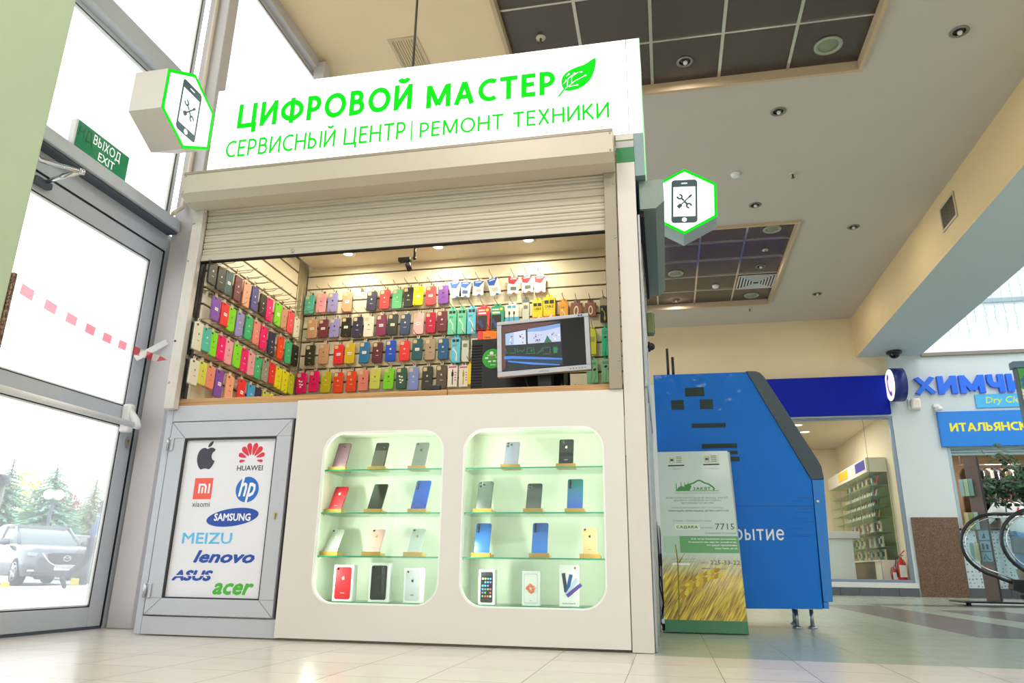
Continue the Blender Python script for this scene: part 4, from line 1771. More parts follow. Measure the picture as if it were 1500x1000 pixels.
# rod that the name board hangs from
mb = MB()
mb.tube([(-1.344, 0.30, 3.0), (-1.344, 0.30, ZC)], 0.008, mat('rod_dark', '#4c4038', 0.5, 0.4), n=8)
mb.box(-1.364, -1.324, 0.101, 0.32, 3.0, 3.03, alu_dark, 0.003)
solo('hanger_rod', mb, 'thin dark rod hanging from the ceiling behind the lit sign board', 'rod')

# display windows with glass shelves -------------------------------------------
vit = mat('showcase_white', '#eef1e4', 0.45, noise=0.015)
shelf_glass = glass('shelf_glass', (0.90, 0.98, 0.94), 0.6)
shelf_edge = mat('glass_edge_green', '#2f9a77', 0.2, emit='#2f9a77', estr=0.12)
front_glass = glass('showcase_glass', (0.97, 1.0, 0.98), 0.9, base=0.03)
SHZ = (0.787, 0.580, 0.379, 0.172)
for i, ((a, b), lab) in enumerate(zip(WIN, ('glass fronted showcase in the kiosk front, next to the grey poster door', 'glass fronted showcase in the kiosk front, next to the corner post'))):
    x0, x1 = a - 0.025, b + 0.025
    V = thing('showcase', lab, 'showcase', ((a + b) / 2, 0.15, 0.13), 'kiosk showcases')
    mb = MB()
    mb.box(x0, x1, 0.302, 0.315, 0.13, 0.995, vit)
    mb.box(x0 - 0.012, x0, 0.026, 0.315, 0.13, 0.995, vit)
    mb.box(x1, x1 + 0.012, 0.026, 0.315, 0.13, 0.995, vit)
    mb.box(x0, x1, 0.026, 0.302, 0.983, 0.995, vit)
    mb.box(x0, x1, 0.026, 0.302, 0.13, 0.142, vit)
    mb.build('cabinet', V)
    mb = MB()
    plate_box(mb, [rrect(a + 0.004, b - 0.004, 0.168, 0.960, 0.10)], 0.004, front_glass, FRONT(0.0135))
    mb.build('front_pane', V)
    for z in SHZ:
        mb = MB()
        mb.box(x0 + 0.002, x1 - 0.002, 0.058, 0.298, z - 0.006, z, shelf_glass)
        mb.box(x0 + 0.002, x1 - 0.002, 0.0565, 0.0585, z - 0.006, z, shelf_edge)
        s = mb.build('glass_shelf', V)
    for z in SHZ[:3]:
        for xx in (x0 + 0.012, x1 - 0.012):
            mb = MB()
            mb.cyl((xx, 0.085, z - 0.014), (xx, 0.085, z - 0.0065), 0.006, chrome, 8)
            mb.build('shelf_pin', V)
    # led strip down the side
    mb = MB()
    lm = mat('led_white', '#ffffff', 0.4, emit='#f2ffe6', estr=14)
    mb.box(x0 + 0.001, x0 + 0.006, 0.032, 0.046, 0.16, 0.97, white_pl)
    mb.build('led_rail', V)
    for z in (0.875, 0.69, 0.485, 0.30):
        mb = MB()
        mb.sphere((x0 + 0.012, 0.042, z), 0.008, lm, 10, 6)
        mb.build('led', V)
        area('led_light', (x0 + 0.022, 0.045, z), 0.03, 1.0, (0.93, 1.0, 0.84), (0, radians(-90), 0))
        area('led_light', (x1 - 0.006, 0.045, z), 0.03, 0.55, (0.93, 1.0, 0.84), (0, radians(90), 0))

# ================================================================== goods in the showcases
bamboo = mat('bamboo', '#b58a3e', 0.5)


def bamboo_nodes(M):
    t = M.node_tree
    b = t.nodes['Principled BSDF']
    tc = t.nodes.new('ShaderNodeTexCoord')
    wv = t.nodes.new('ShaderNodeTexWave')
    wv.inputs['Scale'].default_value = 75
    wv.inputs['Distortion'].default_value = 1.5
    t.links.new(tc.outputs['Object'], wv.inputs['Vector'])
    cr = t.nodes.new('ShaderNodeValToRGB')
    cr.color_ramp.elements[0].color = hexc('#9a7230')
    cr.color_ramp.elements[1].color = hexc('#c79c4c')
    t.links.new(wv.outputs['Fac'], cr.inputs[0])
    t.links.new(cr.outputs[0], b.inputs['Base Color'])


bamboo_nodes(bamboo)
bamboo_y = mat('bamboo_yellow', '#c9a23f', 0.5)
lens_m = mat('camera_lens', '#101216', 0.08)
lens_ring = mat('camera_ring', '#8b8f95', 0.25, 0.8)


def two_tone(key, c0, c1, rough=0.12, z0=0.0, z1=0.15):
    if key in MATS:
        return MATS[key]
    M = mat(key, c0, max(rough, .3), 0.1, coat=0.15)
    t = M.node_tree
    b = t.nodes['Principled BSDF']
    tc = t.nodes.new('ShaderNodeTexCoord')
    sp = t.nodes.new('ShaderNodeSeparateXYZ')
    t.links.new(tc.outputs['Object'], sp.inputs[0])
    mr = t.nodes.new('ShaderNodeMapRange')
    mr.inputs['From Min'].default_value = z0
    mr.inputs['From Max'].default_value = z1
    t.links.new(sp.outputs[2], mr.inputs['Value'])
    mx = t.nodes.new('ShaderNodeMix')
    mx.data_type = 'RGBA'
    mx.inputs[6].default_value = hexc(c0)
    mx.inputs[7].default_value = hexc(c1)
    t.links.new(mr.outputs[0], mx.inputs[0])
    t.links.new(mx.outputs[2], b.inputs['Base Color'])
    return M


def make_phone(label, x, z, h, wd, lean, body, cam='corner', emblem=None, base_y=0.125, group='phones on the showcase shelves', trim=None):
    """back of a phone leaning against its stand; local frame, lower edge at the origin"""
    t = thing('phone', label, 'phone', (x, base_y, z), group, (-lean, 0, 0), local=True)
    th = 0.0078
    mb = MB()
    mb.prism(rrect(-wd / 2, wd / 2, 0, h, wd * 0.12, 5), 0.0, th, body, 'y', 0.0012)
    mb.build('back_cover', t)
    mb = MB()
    mb.prism(rrect(-wd / 2 + .002, wd / 2 - .002, 0.002, h - .002, wd * 0.12, 5), th, th + 0.0008, black_pl, 'y')
    mb.build('screen', t)
    mb = MB()
    L = []
    if cam == 'corner':
        L = [(-wd * .34, h * .93, .0052)]
    elif cam == 'dual':
        mb.prism(rrect(-wd * .42, -wd * .08, h * .80, h * .965, .006, 4), -0.0012, 0.0, body, 'y')
        L = [(-wd * .25, h * .92, .0062), (-wd * .25, h * .845, .0062)]
    elif cam == 'triple':
        mb.prism(rrect(-wd * .44, wd * .02, h * .765, h * .97, .008, 4), -0.0014, 0.0, body, 'y')
        L = [(-wd * .33, h * .92, .0068), (-wd * .33, h * .82, .0068), (-wd * .10, h * .87, .0068)]
    elif cam == 'quad':
        L = [(-wd * .32, h * (.93 - .07 * k), .0058) for k in range(4)]
    elif cam == 'centre':
        mb.prism(rrect(-wd * .12, wd * .12, h * .80, h * .86, .004, 4), -0.001, 0.0, lens_m, 'y')
        L = [(0, h * .835, .0055)]
    elif cam == 'pill':
        mb.prism(rrect(wd * .12, wd * .30, h * .74, h * .86, .005, 4), -0.001, 0.0, lens_m, 'y')
        L = [(wd * .21, h * .80, .005)]
    for a, b, r in L:
        mb.lathe([(0.0001, -0.0022), (r * .72, -0.0022), (r, -0.0018), (r, 0.0)], (a, 0, b), lens_ring if cam not in ('quad',) else lens_m, 14, axis='y')
        mb.lathe([(0.0001, -0.0026), (r * .7, -0.0026), (r * .7, -0.0018)], (a, 0, b), lens_m, 12, axis='y')
    if L:
        mb.build('camera', t)
    if emblem is not None:
        mb = MB()
        for o in apple_shape(0, 0, h * .115):
            put_poly(mb, [[(a + 2.226 * 0, b) for a, b in o[0]]], emblem, FRONT(0.0) @ Matrix.Translation((0, h * .70, 0.0)), 0.0006)
        put_poly(mb, [[(-wd * .13, h * .20), (wd * .13, h * .20), (wd * .13, h * .212), (-wd * .13, h * .212)]], emblem, FRONT(0.0), 0.0006)
        mb.build('emblem', t)
    if trim is not None:
        mb = MB()
        put_poly(mb, [[(-wd * .46, h * .02), (wd * .46, h * .02), (wd * .46, h * .68), (-wd * .46, h * .68)]], trim, FRONT(0.0), 0.0005)
        mb.build('lower_panel', t)
    return t


def make_stand(label, x, z, group='wooden phone stands'):
    t = thing('phone_stand', label, 'phone stand', (x, 0.105, z), group, local=True)
    mb = MB()
    mb.box(-0.047, 0.047, 0.0, 0.016, 0.0, 0.021, bamboo, 0.002)
    mb.build('front_lip', t)
    mb = MB()
    mb.box(-0.047, 0.047, 0.0165, 0.075, 0.0, 0.014, bamboo_y, 0.002)
    mb.build('base', t)
    mb = MB()
    mb.box(-0.018, 0.018, 0.085, 0.090, 0.014, 0.045, bamboo_y, 0.001, M=Matrix.Translation((0, -0.03, 0)))
    mb.build('back_rest', t)
    return t


PH = [
    # window, shelf, x, h, w, lean, material, camera, emblem, label
    ('L', 0, -1.538, .152, .072, .42, mat('ph_mauve', '#6f5360', .35, .15, coat=.15), 'centre', None, 'mauve grey phone with centred camera'),
    ('L', 0, -1.330, .148, .070, .40, mat('ph_black', '#20221f', .2, .1, coat=.15), 'pill', None, 'black phone with grey ribbed lower back'),
    ('L', 0, -1.118, .150, .071, .46, mat('ph_spacegrey', '#7f867f', .4, .25), 'corner', mat('em_dark', '#2b2d2e', .4), 'grey phone with dark fruit emblem'),
    ('L', 1, -1.541, .146, .070, .54, mat('ph_red', '#cf2c3a', .45, .1), 'corner', mat('em_silver', '#e3e1df', .3), 'red phone with pale fruit emblem'),
    ('L', 1, -1.332, .160, .074, .54, mat('ph_black2', '#1f2322', .15, .1, coat=.2), 'corner', None, 'plain black phone'),
    ('L', 1, -1.107, .174, .076, .50, two_tone('ph_blue', '#0c2f8e', '#1f63d8'), 'quad', None, 'glossy royal blue phone'),
    ('L', 2, -1.544, .140, .068, .62, mat('ph_silver', '#c0c6bf', .45, .15), 'corner', mat('em_silver', '#e3e1df', .3), 'silver white phone'),
    ('L', 2, -1.328, .140, .068, .60, mat('ph_rose', '#e3b3b0', .45, .15), 'corner', mat('em_gold', '#b58a4a', .3, .6), 'rose pink phone with golden emblem'),
    ('L', 2, -1.117, .140, .068, .56, mat('ph_silver2', '#aeb9b6', .45, .15), 'corner', mat('em_gold', '#b58a4a'), 'pale silver phone with golden emblem'),
    ('R', 0, -0.650, .140, .070, .44, mat('ph_lilac', '#9595ae', .4, .15, coat=.15), 'triple', mat('em_lilac', '#8b8ba6', .3), 'silver lilac phone with square triple camera'),
    ('R', 0, -0.382, .138, .070, .32, mat('ph_black3', '#171a20', .12, .1, coat=.3), 'dual', mat('em_silver', '#e3e1df'), 'glossy black phone with dual camera'),
    ('R', 1, -0.780, .152, .074, .36, mat('ph_green', '#3c463f', .4, .15, coat=.15), 'triple', mat('em_green', '#38433c', .3), 'dark green grey phone with square triple camera'),
    ('R', 1, -0.539, .144, .072, .44, mat('ph_green2', '#2a352f', .4, .15, coat=.15), 'triple', mat('em_green2', '#20292a', .3), 'darker green phone with triple camera'),
    ('R', 1, -0.342, .156, .074, .32, two_tone('ph_teal', '#1545b0', '#0d6f66'), 'quad', None, 'phone shading from teal to blue'),
    ('R', 2, -0.784, .150, .074, .30, two_tone('ph_blue2', '#1d66b8', '#174a86'), 'quad', None, 'mirror blue phone'),
    ('R', 2, -0.509, .152, .074, .30, two_tone('ph_blue3', '#1b6fd0', '#0f4da0'), 'quad', None, 'bright blue phone'),
    ('R', 2, -0.276, .124, .064, .22, mat('ph_gold', '#d8ae80', .45, .2), 'corner', mat('em_dark', '#2b2d2e'), 'small golden phone with dark emblem'),
]
shelf_nm = ('top shelf', 'second shelf', 'third shelf')
for k, (win, r, x, h, wd, lean, bm_, cam_, em, lab) in enumerate(PH):
    wnm = 'showcase by the poster' if win == 'L' else 'showcase by the post'
    make_phone('%s, %s, %s' % (lab, shelf_nm[r], wnm), x, SHZ[r] + 0.0145, h, wd, lean, bm_, cam_, em, trim=mat('ph_ribbed', '#5d5b54', .5) if cam_ == 'pill' else None)
    make_stand('wooden stand under the %s' % (lab,), x + 0.002, SHZ[r])

box_w = mat('carton_white', '#e8e8ea', 0.45, noise=0.01)
BZ = SHZ[3] + 0.0005


def phone_box(label, x, wd, h, front, lean_label=None):
    t = thing('phone_box', label, 'box', (x, 0.10, BZ), 'phone boxes on the lowest shelf', local=True)
    mb = MB()
    mb.box(-wd / 2, wd / 2, 0, 0.05, 0, h, box_w, 0.0015)
    mb.build('carton', t)
    front(t, wd, h)
    return t


def bf_phone(m, em, cam='corner'):
    def f(t, wd, h):
        F = FRONT(0.0)
        mb = MB()
        put_poly(mb, [rrect(-wd * .40, wd * .40, h * .06, h * .94, wd * .1)], m, F, 0.0004)
        if em is not None:
            for o in apple_shape(0, 0, h * .10):
                put_poly(mb, o, em, F @ Matrix.Translation((0, h * .64, 0)), 0.0009)
            put_poly(mb, [ell(-wd * .28, h * .885, wd * .055, wd * .055, 12)], lens_m, F, 0.0009)
            put_poly(mb, [[(-wd * .1, h * .22), (wd * .1, h * .22), (wd * .1, h * .235), (-wd * .1, h * .235)]], em, F, 0.0009)
        mb.build('printed_phone', t)
    return f


phone_box('white box with a red phone printed on it, lowest shelf', -1.452, 0.100, 0.165, bf_phone(mat('print_red', '#c4202e', .4), mat('em_silver', '#e3e1df')))
phone_box('white box with a black phone printed on it, lowest shelf', -1.272, 0.098, 0.175, bf_phone(mat('print_black', '#26292b', .35), mat('em_grey', '#3d4143', .3)))
phone_box('white box with a silver phone printed on it, lowest shelf', -1.104, 0.086, 0.155, bf_phone(mat('print_silver', '#c9cbd2', .35), mat('em_dark', '#2b2d2e')))


def bf_icons(t, wd, h):
    F = FRONT(0.0)
    mb = MB()
    put_poly(mb, [rrect(-wd * .38, wd * .38, h * .06, h * .94, wd * .1)], mat('print_black', '#26292b'), F, 0.0004)
    put_poly(mb, [[(-wd * .33, h * .17), (wd * .33, h * .17), (wd * .33, h * .83), (-wd * .33, h * .83)]], mat('print_night', '#0d0f14', .3), F, 0.0007)
    cols = ['#58c24a', '#e8e8e8', '#3c9be0', '#d84a6c', '#f0c040', '#7d6ad0', '#e0703a', '#48b6b0']
    for r in range(6):
        for c in range(4):
            if (r * 3 + c) % 7 == 5:
                continue
            cx, cz = -wd * .24 + c * wd * .16, h * .24 + r * h * .10
            s = wd * .052
            put_poly(mb, [rrect(cx - s, cx + s, cz - s, cz + s, s * .4, 3)], mat('icon' + cols[(r * 5 + c * 3) % 8], cols[(r * 5 + c * 3) % 8], .5), F, 0.001)
    put_poly(mb, [ell(0, h * .11, wd * .06, wd * .06, 16)], mat('print_night', '#0d0f14'), F, 0.0007)
    mb.build('printed_phone', t)


def bf_flower(t, wd, h):
    F = FRONT(0.0)
    mb = MB()
    put_poly(mb, [rrect(-wd * .40, wd * .40, h * .07, h * .93, wd * .1), rrect(-wd * .38, wd * .38, h * .085, h * .915, wd * .09)], mat('print_line', '#b9bbc2', .5), F, 0.0006)
    rg = random.Random(3)
    om = mat('print_orange', '#e2633a', .5)
    om2 = mat('print_orange_pale', '#f0a17a', .5)
    for k in range(34):
        a = 2 * pi * k / 34 + rg.random() * .3
        l = h * rg.uniform(.10, .17)
        wdt = 0.004
        c = Vector((0, h * .5))
        u = Vector((cos(a), sin(a)))
        v = Vector((-u.y, u.x)) * wdt
        p = c + u * l * .25
        put_poly(mb, [[tuple(p), tuple(c + u * l * .7 + v), tuple(c + u * l), tuple(c + u * l * .7 - v)]], om if k % 3 else om2, F, 0.0005 + 0.00002 * k)
    put_poly(mb, [ell(0, h * .15, wd * .08, wd * .02, 12)], mat('print_line', '#b9bbc2'), F, 0.0006)
    mb.build('printed_flower', t)


def bf_fan(t, wd, h):
    F = FRONT(0.0)
    mb = MB()
    for k, (ang, c, em) in enumerate(((98, '#2a3038', 0), (76, '#1f4f9c', 0), (56, '#b7c4d6', 0), (38, '#5b3f9e', 0))):
        a = radians(ang)
        u = Vector((cos(a), sin(a)))
        v = Vector((u.y, -u.x))
        o = Vector((-wd * .24, h * .34)) + v * 0.004 * k
        L, W = h * .46, wd * .19
        q = [o, o + u * L, o + u * L + v * W, o + v * W]
        put_poly(mb, [[tuple(p) for p in q]], mat('fan' + c, c, .3), F, 0.0004 + .0003 * k)
    put_text(mb, 'Redmi Note 8', mat('ink_grey2', '#555a63', .5), -wd * .33, wd * .33, h * .06, h * .095, F, 0.01, lift=0.0006)
    put_poly(mb, [rrect(wd * .30, wd * .40, h * .90, h * .96, .002, 3)], mat('logo_orange', '#ee5b4c'), F, 0.0006)
    mb.build('printed_fan', t, 'four phones fanned out in print')


phone_box('white box showing a dark phone with app icons, lowest shelf', -0.748, 0.076, 0.152, bf_icons)
phone_box('white box showing an orange burst on a white phone, lowest shelf', -0.543, 0.078, 0.148, bf_flower)
phone_box('taller white box with four phones fanned out in print, lowest shelf', -0.370, 0.084, 0.177, bf_fan)

# ================================================================== phone cases on the slat walls
CC = {'teal': '#4fb5a4', 'pink': '#dd9aa6', 'lavender': '#8f8cc4', 'peach': '#e2a183', 'navy': '#2b2c4b', 'red': '#df2f33', 'mint': '#56bd7c', 'black': '#1f211f', 'yellow': '#e2dc1c', 'coral': '#ea4f56',
      'purple': '#7b4ba6', 'tan': '#c09373', 'burgundy': '#6b2b3b', 'white': '#dedcd2', 'plum': '#7c2451', 'darkgreen': '#202a24', 'darkblue': '#27406a', 'palepink': '#e7b3b8', 'crimson': '#b5123f', 'olive': '#33362a',
      'gold': '#cbae20', 'blue': '#2271a8', 'maroon': '#5a2633', 'royal': '#1549c4', 'darkteal': '#1f5560', 'taupe': '#a3917d', 'denim': '#225a8e', 'hotpink': '#e3106a', 'mustard': '#bfb31c', 'orange': '#e2451a',
      'rose': '#dd8478', 'paleyellow': '#c9cc53', 'lime': '#7bd320', 'forest': '#2f5a4c', 'periwinkle': '#7c8ed2', 'smoke': '#3a3a36', 'brown': '#5a5046', 'indigo': '#4b4889', 'clear': '#d5d2bd', 'green': '#37b276',
      'grey': '#8f8f80', 'limeyellow': '#b7c51d', 'salmon': '#dc8a72', 'sky': '#3f9bd0'}
CN = {'palepink': 'pale pink', 'darkgreen': 'very dark green', 'darkblue': 'dark blue', 'royal': 'royal blue', 'darkteal': 'dark teal', 'denim': 'denim blue', 'hotpink': 'hot pink', 'mustard': 'mustard yellow', 'orange': 'red orange',
      'rose': 'salmon rose', 'paleyellow': 'pale yellow', 'lime': 'lime green', 'forest': 'forest green', 'periwinkle': 'periwinkle blue', 'smoke': 'smoky black', 'indigo': 'indigo', 'clear': 'clear white', 'limeyellow': 'lime yellow', 'sky': 'sky blue',
      'gold': 'golden yellow', 'taupe': 'taupe grey', 'olive': 'black olive', 'mint': 'mint green', 'coral': 'coral red', 'peach': 'peach', 'maroon': 'maroon'}
tray_m = glass('clear_blister', (0.96, 0.96, 0.95), 0.55, rough=0.08)
tab_m = mat('hanger_tab', '#cfcab6', 0.4)
hookm = mat('hook_wire', '#8e8672', 0.3, 0.8)
window_m = mat('case_opening', '#cdbd94', 0.6)
sticker_m = mat('sticker_white', '#efece4', 0.5)
print_pale = mat('print_pale', '#d9d6cc', 0.5)

CASE = thing('phone_case', 'proto', 'phone case', (0, 0, -50), 'x', local=True)
mb = MB()
mb.prism(rrect(-0.0365, 0.0365, -0.150, 0.0, 0.010, 4), -0.011, 0.0, mat('case_red', CC['red'], 0.38, noise=0.02), 'y', 0.003)
c_shell = mb.build('shell', CASE)
mb = MB()
put_poly(mb, [rrect(-0.030, -0.004, -0.032, -0.006, 0.006, 4)], window_m, FRONT(-0.0112), 0.0003)
c_win = mb.build('camera_opening', CASE)
mb = MB()
put_poly(mb, [ell(0.0, -0.062, 0.006, 0.0065, 10)], print_pale, FRONT(-0.0112), 0.0003)
put_poly(mb, [[(-0.010, -0.098), (0.012, -0.098), (0.012, -0.095), (-0.010, -0.095)]], print_pale, FRONT(-0.0112), 0.0003)
c_mark = mb.build('mark', CASE)
mb = MB()
mb.box(-0.041, 0.041, 0.0003, 0.0015, -0.155, 0.004, tray_m)
mb.build('clear_tray', CASE)
mb = MB()
plate_box(mb, [rrect(-0.010, 0.010, 0.004, 0.026, 0.003, 3), rrect(-0.004, 0.004, 0.013, 0.021, 0.002, 3)], 0.001, tab_m, FRONT(0.0008))
mb.build('hanger_tab', CASE)

HOOK = thing('display_hook', 'proto', 'hook', (0, 0, -50), 'x', local=True)
mb = MB()
mb.box(-0.012, 0.012, -0.004, 0.0, -0.014, 0.010, hookm, 0.001)
mb.build('back_plate', HOOK)
mb = MB()
mb.tube([(0, -0.002, 0.002), (0, -0.115, 0.004), (0, -0.130, 0.014)], 0.0022, hookm, n=6)
mb.build('prong', HOOK)

ORD = ('first', 'second', 'third', 'fourth', 'fifth', 'sixth', 'seventh', 'eighth', 'ninth', 'tenth', 'eleventh', 'twelfth', 'thirteenth', 'fourteenth')
ROWN = ('top', 'second', 'third', 'bottom')
REAR = [
[('teal', -2.355, 2.044, 2.186, ''), ('pink', -2.262, 2.048, 2.19, ''), ('lavender', -2.176, 2.047, 2.192, 'k'), ('peach', -2.068, 2.045, 2.196, 's'), ('navy', -1.88, 2.041, 2.184, ''), ('red', -1.789, 2.049, 2.192, ''), ('mint', -1.693, 2.046, 2.189, ''), ('black', -1.612, 2.05, 2.196, ''), ('yellow', -1.536, 2.058, 2.197, 's'), ('coral', -1.448, 2.056, 2.194, 's'), ('purple', -1.362, 2.061, 2.197, 'k')],
[('tan', -2.316, 1.86, 2.001, 's'), ('burgundy', -2.233, 1.862, 1.997, 's'), ('lavender', -2.148, 1.86, 1.999, 'k'), ('black', -2.057, 1.858, 2.0, 's'), ('navy', -1.972, 1.848, 2.001, ''), ('white', -1.888, 1.849, 1.998, ''), ('plum', -1.798, 1.851, 2.004, 's'), ('darkgreen', -1.71, 1.85, 2.002, 's'), ('darkblue', -1.621, 1.849, 1.999, ''), ('palepink', -1.528, 1.85, 2.002, 's'), ('crimson', -1.443, 1.853, 2.003, ''), ('burgundy', -1.359, 1.857, 2.006, '')],
[('olive', -2.309, 1.661, 1.808, ''), ('tan', -2.206, 1.666, 1.811, ''), ('red', -2.1, 1.664, 1.805, 's'), ('gold', -2.012, 1.661, 1.808, 's'), ('blue', -1.905, 1.66, 1.81, 's'), ('maroon', -1.813, 1.66, 1.808, ''), ('royal', -1.716, 1.664, 1.814, ''), ('red', -1.619, 1.665, 1.809, ''), ('darkteal', -1.523, 1.665, 1.815, 's'), ('taupe', -1.437, 1.664, 1.813, 'k'), ('denim', -1.347, 1.664, 1.812, '')],
[('hotpink', -2.355, 1.463, 1.61, 'w'), ('hotpink', -2.262, 1.473, 1.62, 'k'), ('mustard', -2.173, 1.465, 1.613, ''), ('orange', -2.084, 1.459, 1.605, ''), ('orange', -1.989, 1.463, 1.609, ''), ('rose', -1.902, 1.468, 1.613, 'k'), ('paleyellow', -1.812, 1.475, 1.62, ''), ('lime', -1.717, 1.472, 1.619, 'k'), ('forest', -1.629, 1.471, 1.617, 'w'), ('periwinkle', -1.54, 1.457, 1.617, ''), ('smoke', -1.445, 1.459, 1.62, ''), ('brown', -1.349, 1.464, 1.624, '')]]
LEFTW = [
[('black', 0.047, 1.825, 1.96), ('black', 0.138, 1.822, 1.965), ('darkteal', 0.218, 1.826, 1.973), ('burgundy', 0.313, 1.824, 1.979), ('peach', 0.404, 1.821, 1.978), ('indigo', 0.487, 1.824, 1.979), ('black', 0.595, 1.828, 1.969), ('hotpink', 0.681, 1.825, 1.976), ('lime', 0.776, 1.823, 1.977), ('tan', 0.866, 1.83, 1.981), ('coral', 0.95, 1.828, 1.981), ('clear', 1.052, 1.819, 1.97)],
[('purple', 0.121, 1.635, 1.773), ('red', 0.216, 1.637, 1.774), ('lime', 0.295, 1.628, 1.772), ('lavender', 0.378, 1.619, 1.773), ('green', 0.475, 1.634, 1.781), ('rose', 0.557, 1.628, 1.777), ('hotpink', 0.653, 1.622, 1.775), ('navy', 0.756, 1.616, 1.772), ('orange', 0.862, 1.616, 1.772), ('green', 0.963, 1.619, 1.775), ('black', 1.054, 1.624, 1.774)],
[('clear', -0.014 + .03, 1.432, 1.586), ('teal', 0.084, 1.445, 1.578), ('lime', 0.150, 1.439, 1.577), ('hotpink', 0.223, 1.436, 1.576), ('pink', 0.303, 1.433, 1.574), ('lime', 0.381, 1.435, 1.574), ('hotpink', 0.463, 1.429, 1.572), ('pink', 0.549, 1.429, 1.571), ('green', 0.632, 1.43, 1.564), ('grey', 0.71, 1.43, 1.567), ('red', 0.803, 1.443, 1.579), ('yellow', 0.879, 1.426, 1.567), ('yellow', 0.971, 1.42, 1.569), ('limeyellow', 1.055, 1.431, 1.569)],
[('clear', 0.016, 1.24, 1.376), ('paleyellow', 0.084, 1.257, 1.385), ('salmon', 0.161, 1.255, 1.383), ('purple', 0.253, 1.225, 1.382), ('peach', 0.348, 1.232, 1.375), ('red', 0.481, 1.230, 1.385), ('sky', 0.576, 1.239, 1.376), ('navy', 0.657, 1.238, 1.378), ('paleyellow', 0.75, 1.236, 1.377), ('yellow', 0.844, 1.236, 1.376), ('pink', 0.945, 1.236, 1.375)]]


def kids(o):
    return list(o.children)


def copy_thing(src, loc, rot, scale, label, group, cat=None, skip=(), mats=None, small=False):
    r = src.copy()
    COL.objects.link(r)
    r.location = loc
    r.rotation_euler = rot
    r.scale = scale
    r['label'] = label
    r['group'] = group
    for ch in KIDS[src.name]:
        nm = ch.name.split('.')[0]
        if nm in skip:
            continue
        k = ch.copy()
        COL.objects.link(k)
        k.parent = r
        if small and nm == 'camera_opening':
            k.scale = (.62, 1, .42)
            k.location = (-.009, 0, -.006)
        if mats and nm in mats:
            k.material_slots[0].link = 'OBJECT'
            k.material_slots[0].material = mats[nm]
    return r


KIDS = {}
for s in (CASE, HOOK):
    KIDS[s.name] = [c for c in COL.objects if c.parent == s]

rgc = random.Random(11)


def hang_case(key, pos, z0, z1, rot, wall, row, idx, mark):
    nm = CN.get(key, key)
    cm = mat('case_' + key, CC[key], 0.38, noise=0.02)
    if key == 'clear':
        cm = mat('case_clear', CC[key], 0.3)
    lab = '%s phone case, %s from the %s, %s row of the %s' % (nm, ORD[idx], 'shutter' if wall == 'side' else 'corner profile', ROWN[row], 'side slatwall' if wall == 'side' else 'rear slatwall')
    mm = {'shell': cm, 'mark': {'k': rubber, 's': sticker_m, 'w': sticker_m}.get(mark, print_pale)}
    if key in ('white', 'clear', 'pink', 'palepink', 'paleyellow', 'yellow', 'lime', 'tan', 'peach', 'salmon') and mark == '':
        mm['mark'] = mat('print_dim', '#6f6a5e', .6)
    s = (z1 - z0) / 0.150
    if wall == 'side':
        mm['camera_opening'] = mat('case_opening_dark', '#4a3f33', .6)
    c = copy_thing(CASE, (pos[0], pos[1], z1), (0, radians(rgc.uniform(-1.5, 1.5)), rot), (1.0, 1, s), lab, 'phone cases on the %s' % ('side slatwall' if wall == 'side' else 'rear slatwall'), mats=mm, skip=('mark',) if mark in ('s', 'w') else (), small=(wall == 'side'))
    if mark in ('s', 'w'):
        mb = MB()
        if mark == 's':
            put_poly(mb, [[(-0.014, -0.085), (0.016, -0.085), (0.016, -0.066), (-0.014, -0.066)]], sticker_m, FRONT(-0.0112), 0.0006)
            put_poly(mb, [[(-0.010, -0.077), (0.011, -0.077), (0.011, -0.073), (-0.010, -0.073)]], mat('sticker_ink', '#77736a', .6), FRONT(-0.0112), 0.0009)
        else:
            for q in ((-0.012, -0.06), (0.004, -0.066), (-0.006, -0.085), (0.01, -0.09), (-0.002, -0.104)):
                put_poly(mb, [ell(q[0], q[1], 0.008, 0.006, 8, q[0] * 90)], sticker_m, FRONT(-0.0112), 0.0006)
        mb.build('sticker', c)
    hp = (pos[0], WY - 0.012, z1 + 0.02) if wall == 'rear' else (LXW, pos[1], z1 + 0.02)
    copy_thing(HOOK, hp, (0, 0, rot), (1, 1, 1), 'wire hook holding the %s case, %s in the %s row, %s' % (nm, ORD[idx], ROWN[row], 'side slatwall' if wall == 'side' else 'rear slatwall'), 'wire hooks on the slatwalls')


for r, row in enumerate(REAR):
    for i, (key, x, z0, z1, mk) in enumerate(row):
        hang_case(key, (x, WY - 0.030 - rgc.uniform(0, .012)), z0, z1, 0, 'rear', r, i, mk)
for r, row in enumerate(LEFTW):
    for i, (key, y, z0, z1) in enumerate(row):
        hang_case(key, (LXW + 0.036 + rgc.uniform(0, .012), y), z0, z1, radians(90), 'side', r, i, 's' if (r, i) in ((0, 2), (1, 0), (1, 1), (3, 3), (3, 5), (0, 8)) else '')
for i, y in enumerate((0.36, 0.47, 0.56, 0.67, 0.79, 0.91, 1.01, 1.10)):
    copy_thing(HOOK, (LXW, y, 2.035), (0, 0, radians(90)), (1, 1, 1), 'empty wire hook above the top row of the side slatwall, %s from the front' % ORD[i], 'wire hooks on the slatwalls')
for i, y in enumerate((0.02 + .1, 0.19)):
    copy_thing(HOOK, (LXW, y - .05, 1.795), (0, 0, radians(90)), (1, 1, 1), 'empty wire hook in the second row of the side slatwall, %s from the front' % ORD[i], 'wire hooks on the slatwalls')
copy_thing(HOOK, (-1.97, WY - 0.012, 2.216), (0, 0, 0), (1, 1, 1), 'empty wire hook between the peach and the navy case on the rear slatwall', 'wire hooks on the slatwalls')

# ---- carded accessories -------------------------------------------------------
PK = 'carded accessories on the rear slatwall'


